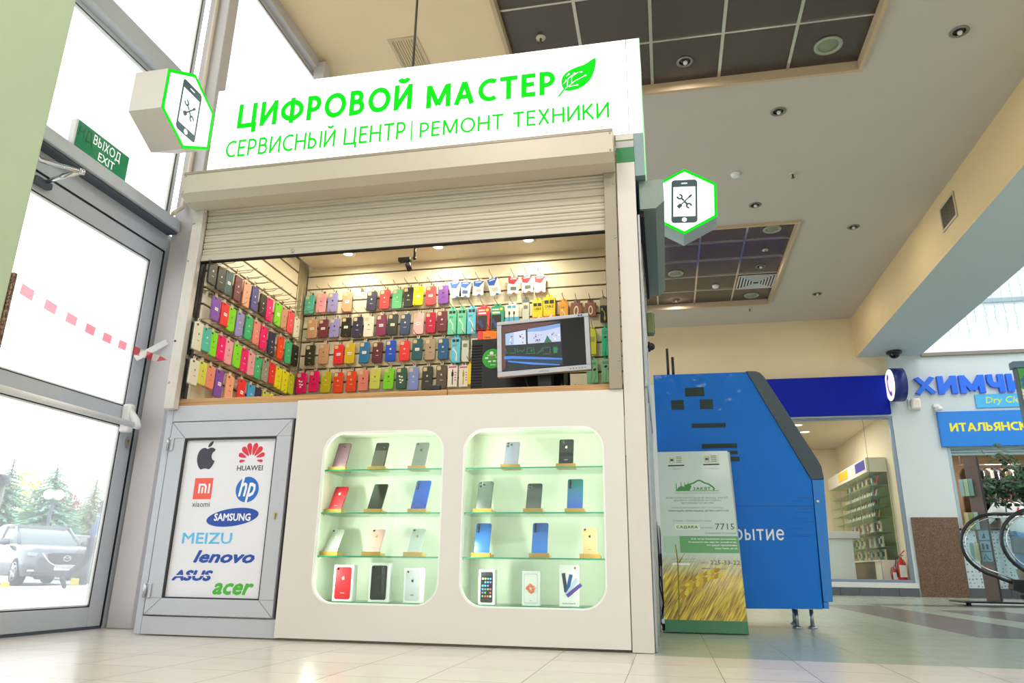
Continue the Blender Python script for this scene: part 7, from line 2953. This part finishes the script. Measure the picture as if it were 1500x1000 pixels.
mb.box(5.335, 7.2, YB - 0.025, YB - 0.0005, 3.06, 3.292, mat('plate_cyan', '#45b4ea', .35), 0.003)
mb.build('plate', t)
mb = MB()
put_text(mb, 'Dry Cleaning', mat('letter_pale_yellow', '#d8e04a', .5), 5.484, 6.36, 3.10, 3.245, FRONT(YB - .025), 0.01, .2)
mb.build('lettering', t)
t = thing('emergency_light', 'white emergency light on the white wall under the first blue letter', 'light', (4.36, YB - .06, 3.06))
mb = MB()
mb.box(4.27, 4.46, YB - .04, YB - .0005, 3.05, 3.25, white_pl, .01)
mb.build('base', t)
mb = MB()
mb.box(4.30, 4.455, YB - .12, YB - .041, 3.055, 3.245, mat('diffuser', '#f1e6d4', .25), .035, 4)
mb.build('diffuser', t)
t = thing('wall_camera', 'small white camera on the wall at the corner of the blue laundry board', 'camera', (4.70, YB - .05, 3.02))
mb = MB()
mb.box(4.66, 4.76, YB - .05, YB - .0005, 3.09, 3.14, white_pl, .006)
mb.build('bracket', t)
mb = MB()
mb.cyl((4.70, YB - .03, 3.06), (4.72, YB - .16, 3.04), .04, white_pl, 14)
mb.build('body', t)

hatch_m = mat('hatch_shutter', '#8fa6a8', .4, .2)
t = thing('hatch_shutter', 'rolled up grey shutter at the top of the laundry hatch', 'shutter', (6.6, YB + .05, 2.27))
mb = MB()
for k in range(3):
    mb.box(4.79, 8.58, YB + .03, YB + .08, 2.262 + .048 * k, 2.306 + .048 * k, hatch_m, .008)
mb.build('slats', t)
mb = MB()
mb.box(4.776, 4.83, YB + .001, YB + .12, 1.062, 2.41, mat('hatch_frame', '#a3b6bd', .4), .004)
structure('trim_16', mb)
mb = MB()
mb.box(4.76, 8.6, YB - .05, YB + .25, 1.042, 1.072, mat('sill_navy', '#1f2a3a', .4), .004)
structure('trim_17', mb)


def dotted():
    M = mat('dotted_panel', '#cfdadd', .45)
    t = M.node_tree
    b = t.nodes['Principled BSDF']
    tc = t.nodes.new('ShaderNodeTexCoord')
    vo = t.nodes.new('ShaderNodeTexVoronoi')
    vo.inputs['Scale'].default_value = 18
    vo.inputs['Randomness'].default_value = .35
    t.links.new(tc.outputs['Object'], vo.inputs['Vector'])
    lt = t.nodes.new('ShaderNodeMath')
    lt.operation = 'LESS_THAN'
    lt.inputs[1].default_value = .26
    t.links.new(vo.outputs['Distance'], lt.inputs[0])
    mx = t.nodes.new('ShaderNodeMix')
    mx.data_type = 'RGBA'
    mx.inputs[6].default_value = hexc('#d3dee2')
    mx.inputs[7].default_value = hexc('#7f97a0')
    t.links.new(lt.outputs[0], mx.inputs[0])
    t.links.new(mx.outputs[2], b.inputs['Base Color'])
    return M


mb = MB()
mb.box(4.756, 8.6, YB - .015, YB - .0005, 0.147, 1.04, dotted())
structure('panel_laundry', mb)
# laundry room
lt_ = mat('laundry_tan', '#cdb090', .7)
mb = MB()
mb.box(4.65, 4.70, YB + .17, 13.2, 0, 2.8, lt_)
mb.box(8.6, 8.65, YB + .17, 13.2, 0, 2.8, lt_)
mb.box(4.70, 8.6, 13.15, 13.2, 0, 2.8, lt_)
structure('wall_laundry', mb)
mb = MB()
mb.box(4.65, 8.65, YB + .17, 13.2, 2.75, 2.85, shop_cream)
structure('ceiling_laundry', mb)
area('laundry_lamp_light', (5.9, 11.2, 2.70), 0.6, 50, (1, .95, .88))
t = thing('door_leaf', 'dark blue and tan door leaf inside the laundry, beside the hatch frame', 'door leaf', (4.95, 11.3, 0))
mb = MB()
mb.box(4.93, 5.0, 11.2, 11.35, 0, 1.95, mat('leaf_navy', '#1f2f50', .4), .004)
mb.build('edge', t)
mb = MB()
mb.box(5.0, 5.12, 11.22, 11.34, 0, 1.93, mat('leaf_tan', '#8a6c50', .5), .004)
mb.build('board', t)
mb = MB()
mb.sphere((5.03, 11.17, 1.2), .045, steel, 12, 8)
mb.sphere((5.13, 11.17, 1.12), .05, black_pl, 12, 8)
mb.build('knob', t)
ctn = mat('carton_tan', '#a8825c', .7)
for i, (x, z, s) in enumerate(((5.35, 1.3, .26), (5.30, 1.57, .22), (5.45, 1.08, .22))):
    mb = MB()
    mb.box(x - s / 2, x + s / 2, 12.75, 13.05, z, z + s * .9, ctn, .004)
    mb.box(x - .03, x + .03, 12.748, 12.7495, z + s * .1, z + s * .8, mat('parcel_tape', '#c9b08a', .4))
    mb.box(x - s * .7, x + s * .7, 12.7, 13.149, z - .025, z - .001, mat('shelf_tan', '#8a6a48', .6))
    solo('carton', mb, 'tan carton on a shelf at the back of the laundry, %s from the top' % ('second', 'first', 'third')[i], 'box', 'cartons in the laundry')
t = thing('clothes_rail', 'steel clothes rail across the laundry', 'rail', (6.6, 11.9, 2.3))
mb = MB()
mb.tube([(5.5, 11.9, 2.32), (8.5, 11.9, 2.32)], .018, steel, n=8)
mb.build('rail', t)
for x in (5.55, 8.45):
    mb = MB()
    mb.tube([(x, 11.9, 2.32), (x, 11.9, 2.75)], .012, steel, n=6)
    mb.build('hanger_post', t)
gc = ['#5b4a3a', '#8f7a68', '#2e2a28', '#b3a594', '#4a4f58', '#8a6a52', '#c7beb0', '#3d3a40', '#7a6e62', '#a09084', '#33303a', '#b0a090']
film = glass('garment_film', (.93, .93, .92), .9, rough=.1, base=.1)
rs = random.Random(9)
for k, c in enumerate(gc):
    x = 5.62 + .12 * k
    t = thing('garment', '%s garment in clear film on the laundry rail, %s from the door leaf' % (('brown', 'taupe', 'black', 'beige', 'slate', 'tan', 'cream', 'charcoal', 'grey brown', 'stone', 'dark violet', 'sand')[k], ORD[k]), 'garment', (x, 11.9, 1.2), 'garments on the laundry rail')
    L = rs.uniform(.85, 1.1)
    mb = MB()
    mb.prism([(11.9 - .22, 2.18), (11.9 - .05, 2.25), (11.9 + .05, 2.25), (11.9 + .22, 2.18), (11.9 + .26, 2.2 - L), (11.9 - .26, 2.2 - L)], x - .03, x + .03, mat('garment' + c, c, .8), 'x', .02)
    mb.build('cloth', t)
    mb = MB()
    mb.prism([(11.9 - .24, 2.20), (11.9 - .05, 2.27), (11.9 + .05, 2.27), (11.9 + .24, 2.20), (11.9 + .28, 2.14 - L), (11.9 - .28, 2.14 - L)], x - .04, x + .04, film, 'x', .02)
    mb.build('film', t)
    mb = MB()
    mb.tube([(x, 11.9, 2.25), (x, 11.9, 2.30), (x, 11.885, 2.335), (x, 11.9, 2.345), (x, 11.915, 2.335)], .004, steel, n=5)
    mb.build('hook', t)

# icicle lights and string in the well
t = thing('icicle_lights', 'thin icicle light strings hanging in the bright well above the laundry', 'light string', (6.5, YB + 1.1, 5.6))
mb = MB()
mb.tube([(4.9, YB + 1.12, 5.95), (8.6, YB + 1.12, 5.95)], .006, mat('wire_grey', '#a9b6ba', .5), n=5)
mb.build('top_wire', t)
rs = random.Random(31)
for k in range(13):
    x = 5.2 + .17 * k
    z0, z1 = 5.95, 4.62 + rs.uniform(0, .35)
    P = [(x + rs.uniform(-.015, .015), YB + 1.12, z0 + (z1 - z0) * j / 9) for j in range(10)]
    mb = MB()
    mb.tube(P, .004, MATS['wire_grey'], n=4)
    for q in P[2:]:
        mb.tube([q, (q[0] + rs.uniform(-.03, .03), q[1], q[2] - .04)], .004, MATS['wire_grey'], n=4)
    mb.build('strand', t)

# ================================================================== leaflet stand, escalator, plant
LS = thing('leaflet_stand', 'tall brown leaflet stand with clear pockets beside the escalator', 'stand', (3.80, 6.7, 0.0))
brown = mat('stand_brown', '#67564e', .4)
SR = Matrix.Translation((3.80, 6.72, 0)) @ Matrix.Rotation(radians(-32), 4, 'Z')


def LR(mb):
    for v in mb.bm.verts:
        v.co = SR @ v.co
    return mb


mb = MB()
mb.box(-.07, .075, -.015, .015, .052, 1.735, brown, .003)
mb.box(.0755, .09, -.02, .02, .052, 1.745, mat('stand_edge', '#2c2725', .4), .003)
LR(mb).build('upright', LS)
for z, n in ((1.38, 3), (0.98, 3), (0.62, 2)):
    mb = MB()
    mb.box(-.165, .02, -.075, -.072, z - .12, z + .06, cab_gl)
    mb.box(-.165, .02, -.075, -.016, z - .123, z - .12, cab_gl)
    pk = LR(mb).build('pocket', LS)
    for k in range(n):
        mb = MB()
        mb.box(-.145 + .05 * k, -.10 + .05 * k, -.06, -.055, z - .115, z + .09, mat('leaflet%d' % (k + int(z * 3)), ('#b5c4a8', '#7fa3a8', '#c9b48a', '#8a9a5a', '#9fb6c0')[(k + int(z * 3)) % 5], .4))
        LR(mb).build('leaflet', pk)
for k in range(4):
    mb = MB()
    z = .80 - .125 * k
    mb.box(-.04, .07, -.0185, -.0155, z - .055, z + .055, mat('pict_blue', '#7f9fae', .4) if k < 3 else mat('pict_brown', '#6a5048', .4))
    pi_ = mat('pict_ink', '#2f4048', .5) if k < 3 else mat('pict_red', '#a03a34', .5)
    F2 = FRONT(-.0185)
    if k == 0:
        put_poly(mb, [[(-.01, z - .035), (.03, z - .035), (.02, z + .03)]], pi_, F2)
    elif k == 1:
        put_poly(mb, [rrect(-.02, 0, z - .04, z + .03, .005, 3)], pi_, F2)
        put_poly(mb, [rrect(.02, .045, z - .04, z + .02, .005, 3)], pi_, F2)
    elif k == 2:
        put_poly(mb, [stroke([(-.02, z - .03), (0, z + .03), (.03, z - .03), (.05, z - .03)], .01)], pi_, F2)
    else:
        put_poly(mb, [stroke([(-.02, z), (.03, z + .02), (.05, z - .02)], .012)], pi_, F2)
    LR(mb).build('pictogram', LS)
mb = MB()
mb.box(3.40, 4.35, 6.45, 6.98, .032, .052, black_pl, .006)
mb.build('base_plate', LS)
for x, y in ((3.46, 6.50), (3.58, 6.92), (4.28, 6.5), (4.28, 6.92)):
    mb = MB()
    mb.cyl((x, y, 0), (x, y, .032), .016, black_pl, 10)
    mb.build('foot', LS)

ES = thing('escalator', 'escalator end with two black handrail loops and glass sides', 'escalator', (4.6, 5.6, 0))
hr = mat('handrail_black', '#101315', .3, coat=.2)
esc_gl = glass('escalator_glass', (.90, .97, .97), .8)
for y in (6.0, 5.2):
    dx = 0.10 if y == 5.2 else 0.0
    P = [(6.6 + dx, 1.0), (5.4 + dx, 1.0), (4.4 + dx, 1.0), (3.95 + dx, 1.0)]
    P += [(3.72 + dx + .425 * cos(a) * (1.0), .648 + .352 * sin(a)) for a in [pi / 2 + (pi * 1.0) * k / 14 for k in range(1, 15)]]
    P = [(a, b) for a, b in P[:4]] + [(3.70 + dx + .40 * cos(t_), .66 + .34 * sin(t_)) for t_ in [radians(92 + 11.5 * k) for k in range(0, 15)]]
    P += [(3.66 + dx, .30), (3.80 + dx, .245), (4.0 + dx, .20)]
    mb = MB()
    mb.tube([(a, y, b) for a, b in P], .019, hr, n=10)
    mb.build('handrail', ES)
    mb = MB()
    I = [(3.70 + dx + .36 * cos(t_), .66 + .30 * sin(t_)) for t_ in [radians(92 + 11.5 * k) for k in range(0, 15)]]
    mb.prism([(6.6 + dx, .962), (3.95 + dx, .962)] + I + [(3.80 + dx, .285), (4.0 + dx, .24), (6.6 + dx, .22)], y - .006, y + .006, esc_gl, 'y')
    mb.build('glass_side', ES)
    mb = MB()
    mb.tube([(a, y - .02, b) for a, b in [(6.6 + dx, .965), (3.95 + dx, .965)] + I + [(3.80 + dx, .28)]], .008, chrome, n=6)
    mb.build('edge_profile', ES)
    mb = MB()
    mb.prism([(3.72 + dx, .20), (3.74 + dx, .30), (3.85 + dx, .30), (4.3 + dx, .22), (6.6 + dx, .20), (6.6 + dx, 0.001), (4.05 + dx, 0.001), (3.95 + dx, .12)], y - .07, y + .07, mat('skirt_black', '#16191c', .35), 'y', .008)
    mb.build('skirt', ES)
mb = MB()
mb.box(4.1, 6.6, 5.28, 5.92, 0.001, .05, steel, .004)
for k in range(20):
    mb.box(4.4, 6.6, 5.29 + .0315 * k, 5.30 + .0315 * k, .05, .06, alu_dark)
mb.build('steps', ES)
mb = MB()
mb.box(3.93, 4.06, 5.93, 5.99, .08, .2, mat('motor_beige', '#7d7358', .5), .004)
mb.build('inlet_box', ES)

PLX, PLY = 4.72, 7.6
t = thing('potted_tree', 'leafy potted ficus beside the leaflet stand, spreading in from the frame edge', 'plant', (PLX, PLY, 0))
mb = MB()
mb.lathe([(.0001, 0), (.2, 0), (.26, .42), (.24, .42), (.22, .36), (.0001, .36)], (PLX, PLY, 0.001), mat('pot_brown', '#5a4636', .5), 20)
mb.build('pot', t)
mb = MB()
mb.tube([(PLX, PLY, .35), (PLX + .02, PLY, .9), (PLX - .02, PLY, 1.55)], [.03, .025, .018], bark, n=8)
rs = random.Random(12)
tips = []
for k in range(26):
    a = rs.uniform(0, 2 * pi)
    e = rs.uniform(-.3, 1.2)
    L = rs.uniform(.35, .72)
    p0 = Vector((PLX - .01, PLY, rs.uniform(1.2, 1.6)))
    p1 = p0 + Vector((cos(a) * cos(e), sin(a) * cos(e), sin(e) * .75)) * L
    mb.tube([p0, (p0 + p1) / 2 + Vector((0, 0, .04)), p1], [.008, .006, .003], bark, n=5)
    tips.append((p0, p1))
mb.build('branches', t)
mb = MB()
lm1, lm2 = mat('ficus_leaf', '#1d4420', .5, noise=.2), mat('ficus_leaf_pale', '#356436', .5, noise=.2)
for p0, p1 in tips:
    for k in range(44):
        p = p0.lerp(p1, rs.uniform(.3, 1.05)) + Vector((rs.gauss(0, .05), rs.gauss(0, .05), rs.gauss(0, .05)))
        d = Vector((rs.gauss(0, 1), rs.gauss(0, 1), rs.gauss(-.4, .7))).normalized()
        s = d.orthogonal().normalized()
        L = rs.uniform(.07, .12)
        w_ = L * .27
        up = d.cross(s) * L * .06
        mb.face([p, p + d * L * .35 + s * w_ + up, p + d * L * .75 + s * w_ * .6 + up, p + d * L, p + d * L * .75 - s * w_ * .6 + up, p + d * L * .35 - s * w_ + up], lm1 if rs.random() < .65 else lm2)
mb.build('foliage', t)

t = thing('advert_panel', 'colourful advert panel with grey blue cap at the frame edge, before the laundry letters', 'advert', (4.0, 4.66, 1.75))
mb = MB()
mb.box(3.585, 4.45, 4.62, 4.70, 1.72, 2.33, mat('advert_case', '#51606c', .4), .006)
mb.build('case', t)
mb = MB()
mb.box(3.565, 4.47, 4.61, 4.71, 2.33, 2.40, mat('advert_cap', '#5d7486', .35), .006)
mb.build('cap', t)
mb = MB()


def adv():
    M = mat('advert_print', '#6a8a3a', .3)
    tt = M.node_tree
    b = tt.nodes['Principled BSDF']
    tc = tt.nodes.new('ShaderNodeTexCoord')
    nz_ = tt.nodes.new('ShaderNodeTexNoise')
    nz_.inputs['Scale'].default_value = 7
    tt.links.new(tc.outputs['Object'], nz_.inputs['Vector'])
    cr = tt.nodes.new('ShaderNodeValToRGB')
    cr.color_ramp.interpolation = 'CONSTANT'
    for p_, c_ in ((.0, '#2f5f9a'), (.42, '#3f9a3a'), (.5, '#dfe8d0'), (.56, '#c98a2a'), (.62, '#7a4a28')):
        if p_ == 0:
            cr.color_ramp.elements[0].position = 0
            cr.color_ramp.elements[0].color = hexc(c_)
        else:
            e_ = cr.color_ramp.elements.new(p_)
            e_.color = hexc(c_)
    tt.links.new(nz_.outputs['Fac'], cr.inputs[0])
    tt.links.new(cr.outputs[0], b.inputs['Base Color'])
    return M


mb.box(3.60, 4.435, 4.615, 4.6195, 1.74, 2.325, adv())
mb.build('print', t)
mb = MB()
mb.cyl((4.2, 4.66, 0.03), (4.2, 4.66, 1.72), .03, steel, 12)
mb.lathe([(.0001, 0), (.25, 0), (.25, .02), (.0001, .035)], (4.2, 4.66, 0.001), steel, 24)
mb.build('stand', t)

# ================================================================== people
def skin_body(name, J, E_, R_, m, parent=None, sub=2, root='pelvis'):
    """one continuous skinned surface over joints J joined by edges E_"""
    names = list(J)
    me = bpy.data.meshes.new(name)
    me.from_pydata([J[n] for n in names], [(names.index(a), names.index(b)) for a, b in E_], [])
    o = bpy.data.objects.new(name, me)
    COL.objects.link(o)
    sk = o.modifiers.new('skin', 'SKIN')
    sk.use_smooth_shade = True
    layer = me.skin_vertices[0] if len(me.skin_vertices) else None
    if layer is None:
        bpy.context.view_layer.objects.active = o
        bpy.ops.mesh.customdata_skin_add()
        layer = me.skin_vertices[0]
    for i, n in enumerate(names):
        r = R_[n]
        layer.data[i].radius = r if isinstance(r, tuple) else (r, r)
        layer.data[i].use_root = (n == root)
    ss = o.modifiers.new('sub', 'SUBSURF')
    ss.levels = sub
    ss.render_levels = sub
    dg = bpy.context.evaluated_depsgraph_get()
    me2 = bpy.data.meshes.new_from_object(o.evaluated_get(dg))
    bpy.data.objects.remove(o)
    me2.materials.clear()
    me2.materials.append(m)
    for p in me2.polygons:
        p.use_smooth = True
    o2 = bpy.data.objects.new(name, me2)
    COL.objects.link(o2)
    if parent is not None:
        o2.parent = parent
    return o2


skin_m = mat('skin', '#c99a7c', .55, noise=.03)
hair_m = mat('hair_dark', '#3a2a22', .6)


def head_parts(t, c, fwd, hair_len=.0, bun=False):
    """hair and face on a head centred at c looking along fwd (local frame)"""
    f = Vector(fwd).normalized()
    s = f.cross(Vector((0, 0, 1))).normalized()
    mb = MB()
    mb.sphere(c - f * .018 + Vector((0, 0, .03)), .105, hair_m, 16, 12, (1, 1, 1.0))
    mb.sphere(c - f * .06 + Vector((0, 0, -.02)), .085, hair_m, 14, 10, (1, 1, 1.1))
    if bun:
        mb.sphere(c - f * .10 + Vector((0, 0, .075)), .062, hair_m, 12, 8)
        mb.sphere(c - f * .12 + Vector((0, 0, -.06)), .05, hair_m, 10, 8, (1, 1, 1.5))
    mb.build('hair', t)
    mb = MB()
    for k in (-1, 1):
        mb.sphere(c + f * .085 + s * .033 * k + Vector((0, 0, .005)), .011, lens_m, 8, 6)
    mb.sphere(c + f * .100 + Vector((0, 0, -.022)), .018, skin_m, 8, 6, (.8, .8, 1.3))
    mb.sphere(c + f * .086 + Vector((0, 0, -.062)), .020, mat('lips', '#a8584e', .5), 8, 6, (1.1, 1.1, .3))
    for k in (-1, 1):
        mb.sphere(c + s * .088 * k + Vector((0, 0, -.01)), .022, skin_m, 8, 6, (.5, 1, 1.3))
    mb.build('face', t)


def hand(t, wrist, d, side, m=skin_m):
    """palm with four curled fingers and a thumb leaving its side"""
    d = Vector(d).normalized()
    s = Vector(side)
    s = (s - d * s.dot(d)).normalized()
    n = d.cross(s)
    mb = MB()
    w0 = Vector(wrist)
    mb.tube([w0, w0 + d * .03, w0 + d * .085], [.026, .034, .036], m, n=10)
    for k, L in enumerate((.068, .078, .074, .058)):
        b = w0 + d * .08 + s * (-.027 + .018 * k)
        mb.tube([b, b + d * L * .45 + n * .006, b + d * L * .8 + n * .024, b + d * L * .9 + n * .042], [.0095, .009, .008, .006], m, n=8)
    b = w0 + d * .03 - s * .03
    mb.tube([b, b + d * .025 - s * .022 + n * .008, b + d * .055 - s * .026 + n * .02], [.012, .0105, .008], m, n=8)
    return mb.build('hand', t)


# --- the person striding past outside; local x = walking direction, z up
pw = at(128, 862, 17.9)
pw.z = -0.155
wd_ = radians(6)
t = thing('person', 'person with tied-up dark hair in a blue jacket and dark trousers striding past outside', 'person', tuple(pw), None, (0, 0, radians(41)), local=True)
J = {'pelvis': (0, 0, .92), 'spine': (.02, 0, 1.10), 'chest': (.05, 0, 1.32), 'neck': (.08, 0, 1.47), 'headb': (.10, 0, 1.56), 'headt': (.11, 0, 1.70),
     'shl': (.05, .19, 1.39), 'ell': (-.10, .24, 1.14), 'wrl': (.02, .22, .92), 'shr': (.05, -.19, 1.39), 'elr': (.12, -.25, 1.13), 'wrr': (.33, -.20, 1.05),
     'hpl': (-.01, .10, .88), 'knl': (-.15, .10, .50), 'anl': (-.47, .10, .20), 'tol': (-.42, .10, .05), 'hpr': (.01, -.10, .88), 'knr': (.28, -.10, .50), 'anr': (.34, -.10, .09), 'tor': (.52, -.10, .05)}
E1 = [('pelvis', 'spine'), ('spine', 'chest'), ('chest', 'neck'), ('neck', 'headb'), ('headb', 'headt'), ('chest', 'shl'), ('shl', 'ell'), ('ell', 'wrl'), ('chest', 'shr'), ('shr', 'elr'), ('elr', 'wrr'), ('pelvis', 'hpl'), ('hpl', 'knl'), ('knl', 'anl'), ('anl', 'tol'), ('pelvis', 'hpr'), ('hpr', 'knr'), ('knr', 'anr'), ('anr', 'tor')]
R1 = {'pelvis': .13, 'spine': .125, 'chest': .14, 'neck': .055, 'headb': .085, 'headt': .075, 'shl': .065, 'ell': .05, 'wrl': .032, 'shr': .065, 'elr': .05, 'wrr': .032, 'hpl': .10, 'knl': .062, 'anl': .04, 'tol': .035, 'hpr': .10, 'knr': .062, 'anr': .04, 'tor': .035}
skin_body('body', J, E1, R1, skin_m, t)
jk = mat('denim_jacket', '#3d5f9a', .7, noise=.1)
tr_ = mat('trousers_dark', '#232a3a', .7, noise=.1)
skin_body('jacket', {k: J[k] for k in ('pelvis', 'spine', 'chest', 'neck', 'shl', 'ell', 'wrl', 'shr', 'elr', 'wrr')} | {'neck': (.075, 0, 1.43), 'pelvis': (0, 0, .84), 'wrl': (.0, .222, .96), 'wrr': (.29, -.207, 1.06)},
          [e for e in E1 if set(e) <= {'pelvis', 'spine', 'chest', 'neck', 'shl', 'ell', 'wrl', 'shr', 'elr', 'wrr'}],
          {'pelvis': .165, 'spine': .155, 'chest': .165, 'neck': .075, 'shl': .085, 'ell': .066, 'wrl': .05, 'shr': .085, 'elr': .066, 'wrr': .05}, jk, t)
skin_body('trousers', {k: J[k] for k in ('pelvis', 'hpl', 'knl', 'anl', 'hpr', 'knr', 'anr')},
          [e for e in E1 if set(e) <= {'pelvis', 'hpl', 'knl', 'anl', 'hpr', 'knr', 'anr'}],
          {'pelvis': .14, 'hpl': .115, 'knl': .075, 'anl': .052, 'hpr': .115, 'knr': .075, 'anr': .052}, tr_, t)
head_parts(t, Vector((.10, 0, 1.63)), (1, 0, 0), bun=True)
hand(t, (.02, .22, .92), (.3, 0, -1), (1, 0, 0))
hand(t, (.33, -.20, 1.05), (1, .1, -.1), (0, 0, 1))
for nm, a, b in (('l', 'anl', 'tol'), ('r', 'anr', 'tor')):
    p0, p1 = Vector(J[a]), Vector(J[b])
    d = (p1 - p0).normalized()
    mb = MB()
    mb.tube([p0 - d * .07 + Vector((0, 0, -.03)), p0 + Vector((0, 0, -.025)), p1, p1 + d * .05], [.04, .05, .045, .025], mat('shoe_dark', '#2a2523', .5), n=10)
    mb.build('shoe', t)

# --- the person at the laundry hatch, leaning on the sill
t = thing('person', 'person in a white jacket and jeans leaning on the laundry hatch sill', 'person', (5.44, 9.68, 0), local=True)
J = {'pelvis': (.06, 0, .92), 'spine': (.02, .06, 1.10), 'chest': (-.03, .14, 1.30), 'neck': (-.05, .20, 1.45), 'headb': (-.06, .24, 1.54), 'headt': (-.07, .27, 1.67),
     'shl': (-.22, .14, 1.38), 'ell': (-.36, .22, 1.16), 'wrl': (-.54, .40, 1.125), 'shr': (.16, .14, 1.38), 'elr': (.22, .12, 1.10), 'wrr': (.12, .34, 1.11),
     'hpl': (-.04, 0, .88), 'knl': (-.05, .02, .48), 'anl': (-.05, -.02, .09), 'tol': (-.06, .16, .045), 'hpr': (.16, 0, .88), 'knr': (.17, .04, .48), 'anr': (.17, -.05, .09), 'tor': (.18, .13, .045)}
R2 = dict(R1)
skin_body('body', J, E1, R2, skin_m, t)
wj = mat('white_jacket', '#e4e2e2', .7, noise=.06)
jn = mat('jeans_blue', '#4a78b0', .75, noise=.12)
U = ('pelvis', 'spine', 'chest', 'neck', 'shl', 'ell', 'wrl', 'shr', 'elr', 'wrr')
skin_body('jacket', {k: J[k] for k in U} | {'neck': (-.045, .185, 1.41), 'pelvis': (.06, 0, .84), 'wrl': (-.51, .37, 1.13), 'wrr': (.13, .31, 1.11)}, [e for e in E1 if set(e) <= set(U)],
          {'pelvis': .17, 'spine': .165, 'chest': .175, 'neck': .075, 'shl': .09, 'ell': .072, 'wrl': .052, 'shr': .09, 'elr': .072, 'wrr': .052}, wj, t)
Lg = ('pelvis', 'hpl', 'knl', 'anl', 'hpr', 'knr', 'anr')
skin_body('trousers', {k: J[k] for k in Lg}, [e for e in E1 if set(e) <= set(Lg)], {'pelvis': .145, 'hpl': .12, 'knl': .085, 'anl': .07, 'hpr': .12, 'knr': .085, 'anr': .07}, jn, t)
head_parts(t, Vector((-.065, .255, 1.60)), (-.3, 1, -.1))
hand(t, (-.54, .40, 1.125), (-.8, .6, -.2), (.6, .8, 0))
hand(t, (.12, .34, 1.11), (-.5, .8, -.1), (1, .5, 0))
for a, b in (('anl', 'tol'), ('anr', 'tor')):
    p0, p1 = Vector(J[a]), Vector(J[b])
    mb = MB()
    mb.tube([p0 + Vector((0, -.06, -.04)), p0 + Vector((0, 0, -.035)), p1 + Vector((0, 0, -.005)), p1 + Vector((0, .06, -.01))], [.04, .048, .044, .025], mat('shoe_dark', '#2a2523', .5), n=10)
    mb.build('shoe', t)
mb = MB()
put_poly(mb, [stroke([(-.02, 1.30), (.0, 1.36)], .03)], redd, FRONT(-.06), .02)
mb.build('red_mark', t, 'small red print on the back of the jacket')
t = thing('shoulder_bag', 'grey shoulder bag hanging at the hip of the person at the laundry hatch', 'bag', (5.36, 9.60, .68))
gb_ = mat('bag_grey', '#50545a', .6, noise=.1)
mb = MB()
mb.box(5.20, 5.50, 9.44, 9.52, .66, .90, gb_, .03, 3)
mb.build('pouch', t)
mb = MB()
mb.box(5.21, 5.49, 9.432, 9.44, .78, .90, gb_, .004)
mb.build('flap', t)
mb = MB()
mb.tube([(5.22, 9.49, .88), (5.22, 9.53, 1.15), (5.28, 9.62, 1.42), (5.40, 9.64, 1.50), (5.56, 9.56, 1.35), (5.49, 9.49, .88)], .012, gb_, n=6)
mb.build('strap', t)

# the first case and hook were only patterns to copy from
for o in [CASE, HOOK]:
    for ch in list(o.children):
        bpy.data.objects.remove(ch)
    bpy.data.objects.remove(o)
for o in bpy.data.objects:
    if '_local' in o:
        del o['_local']
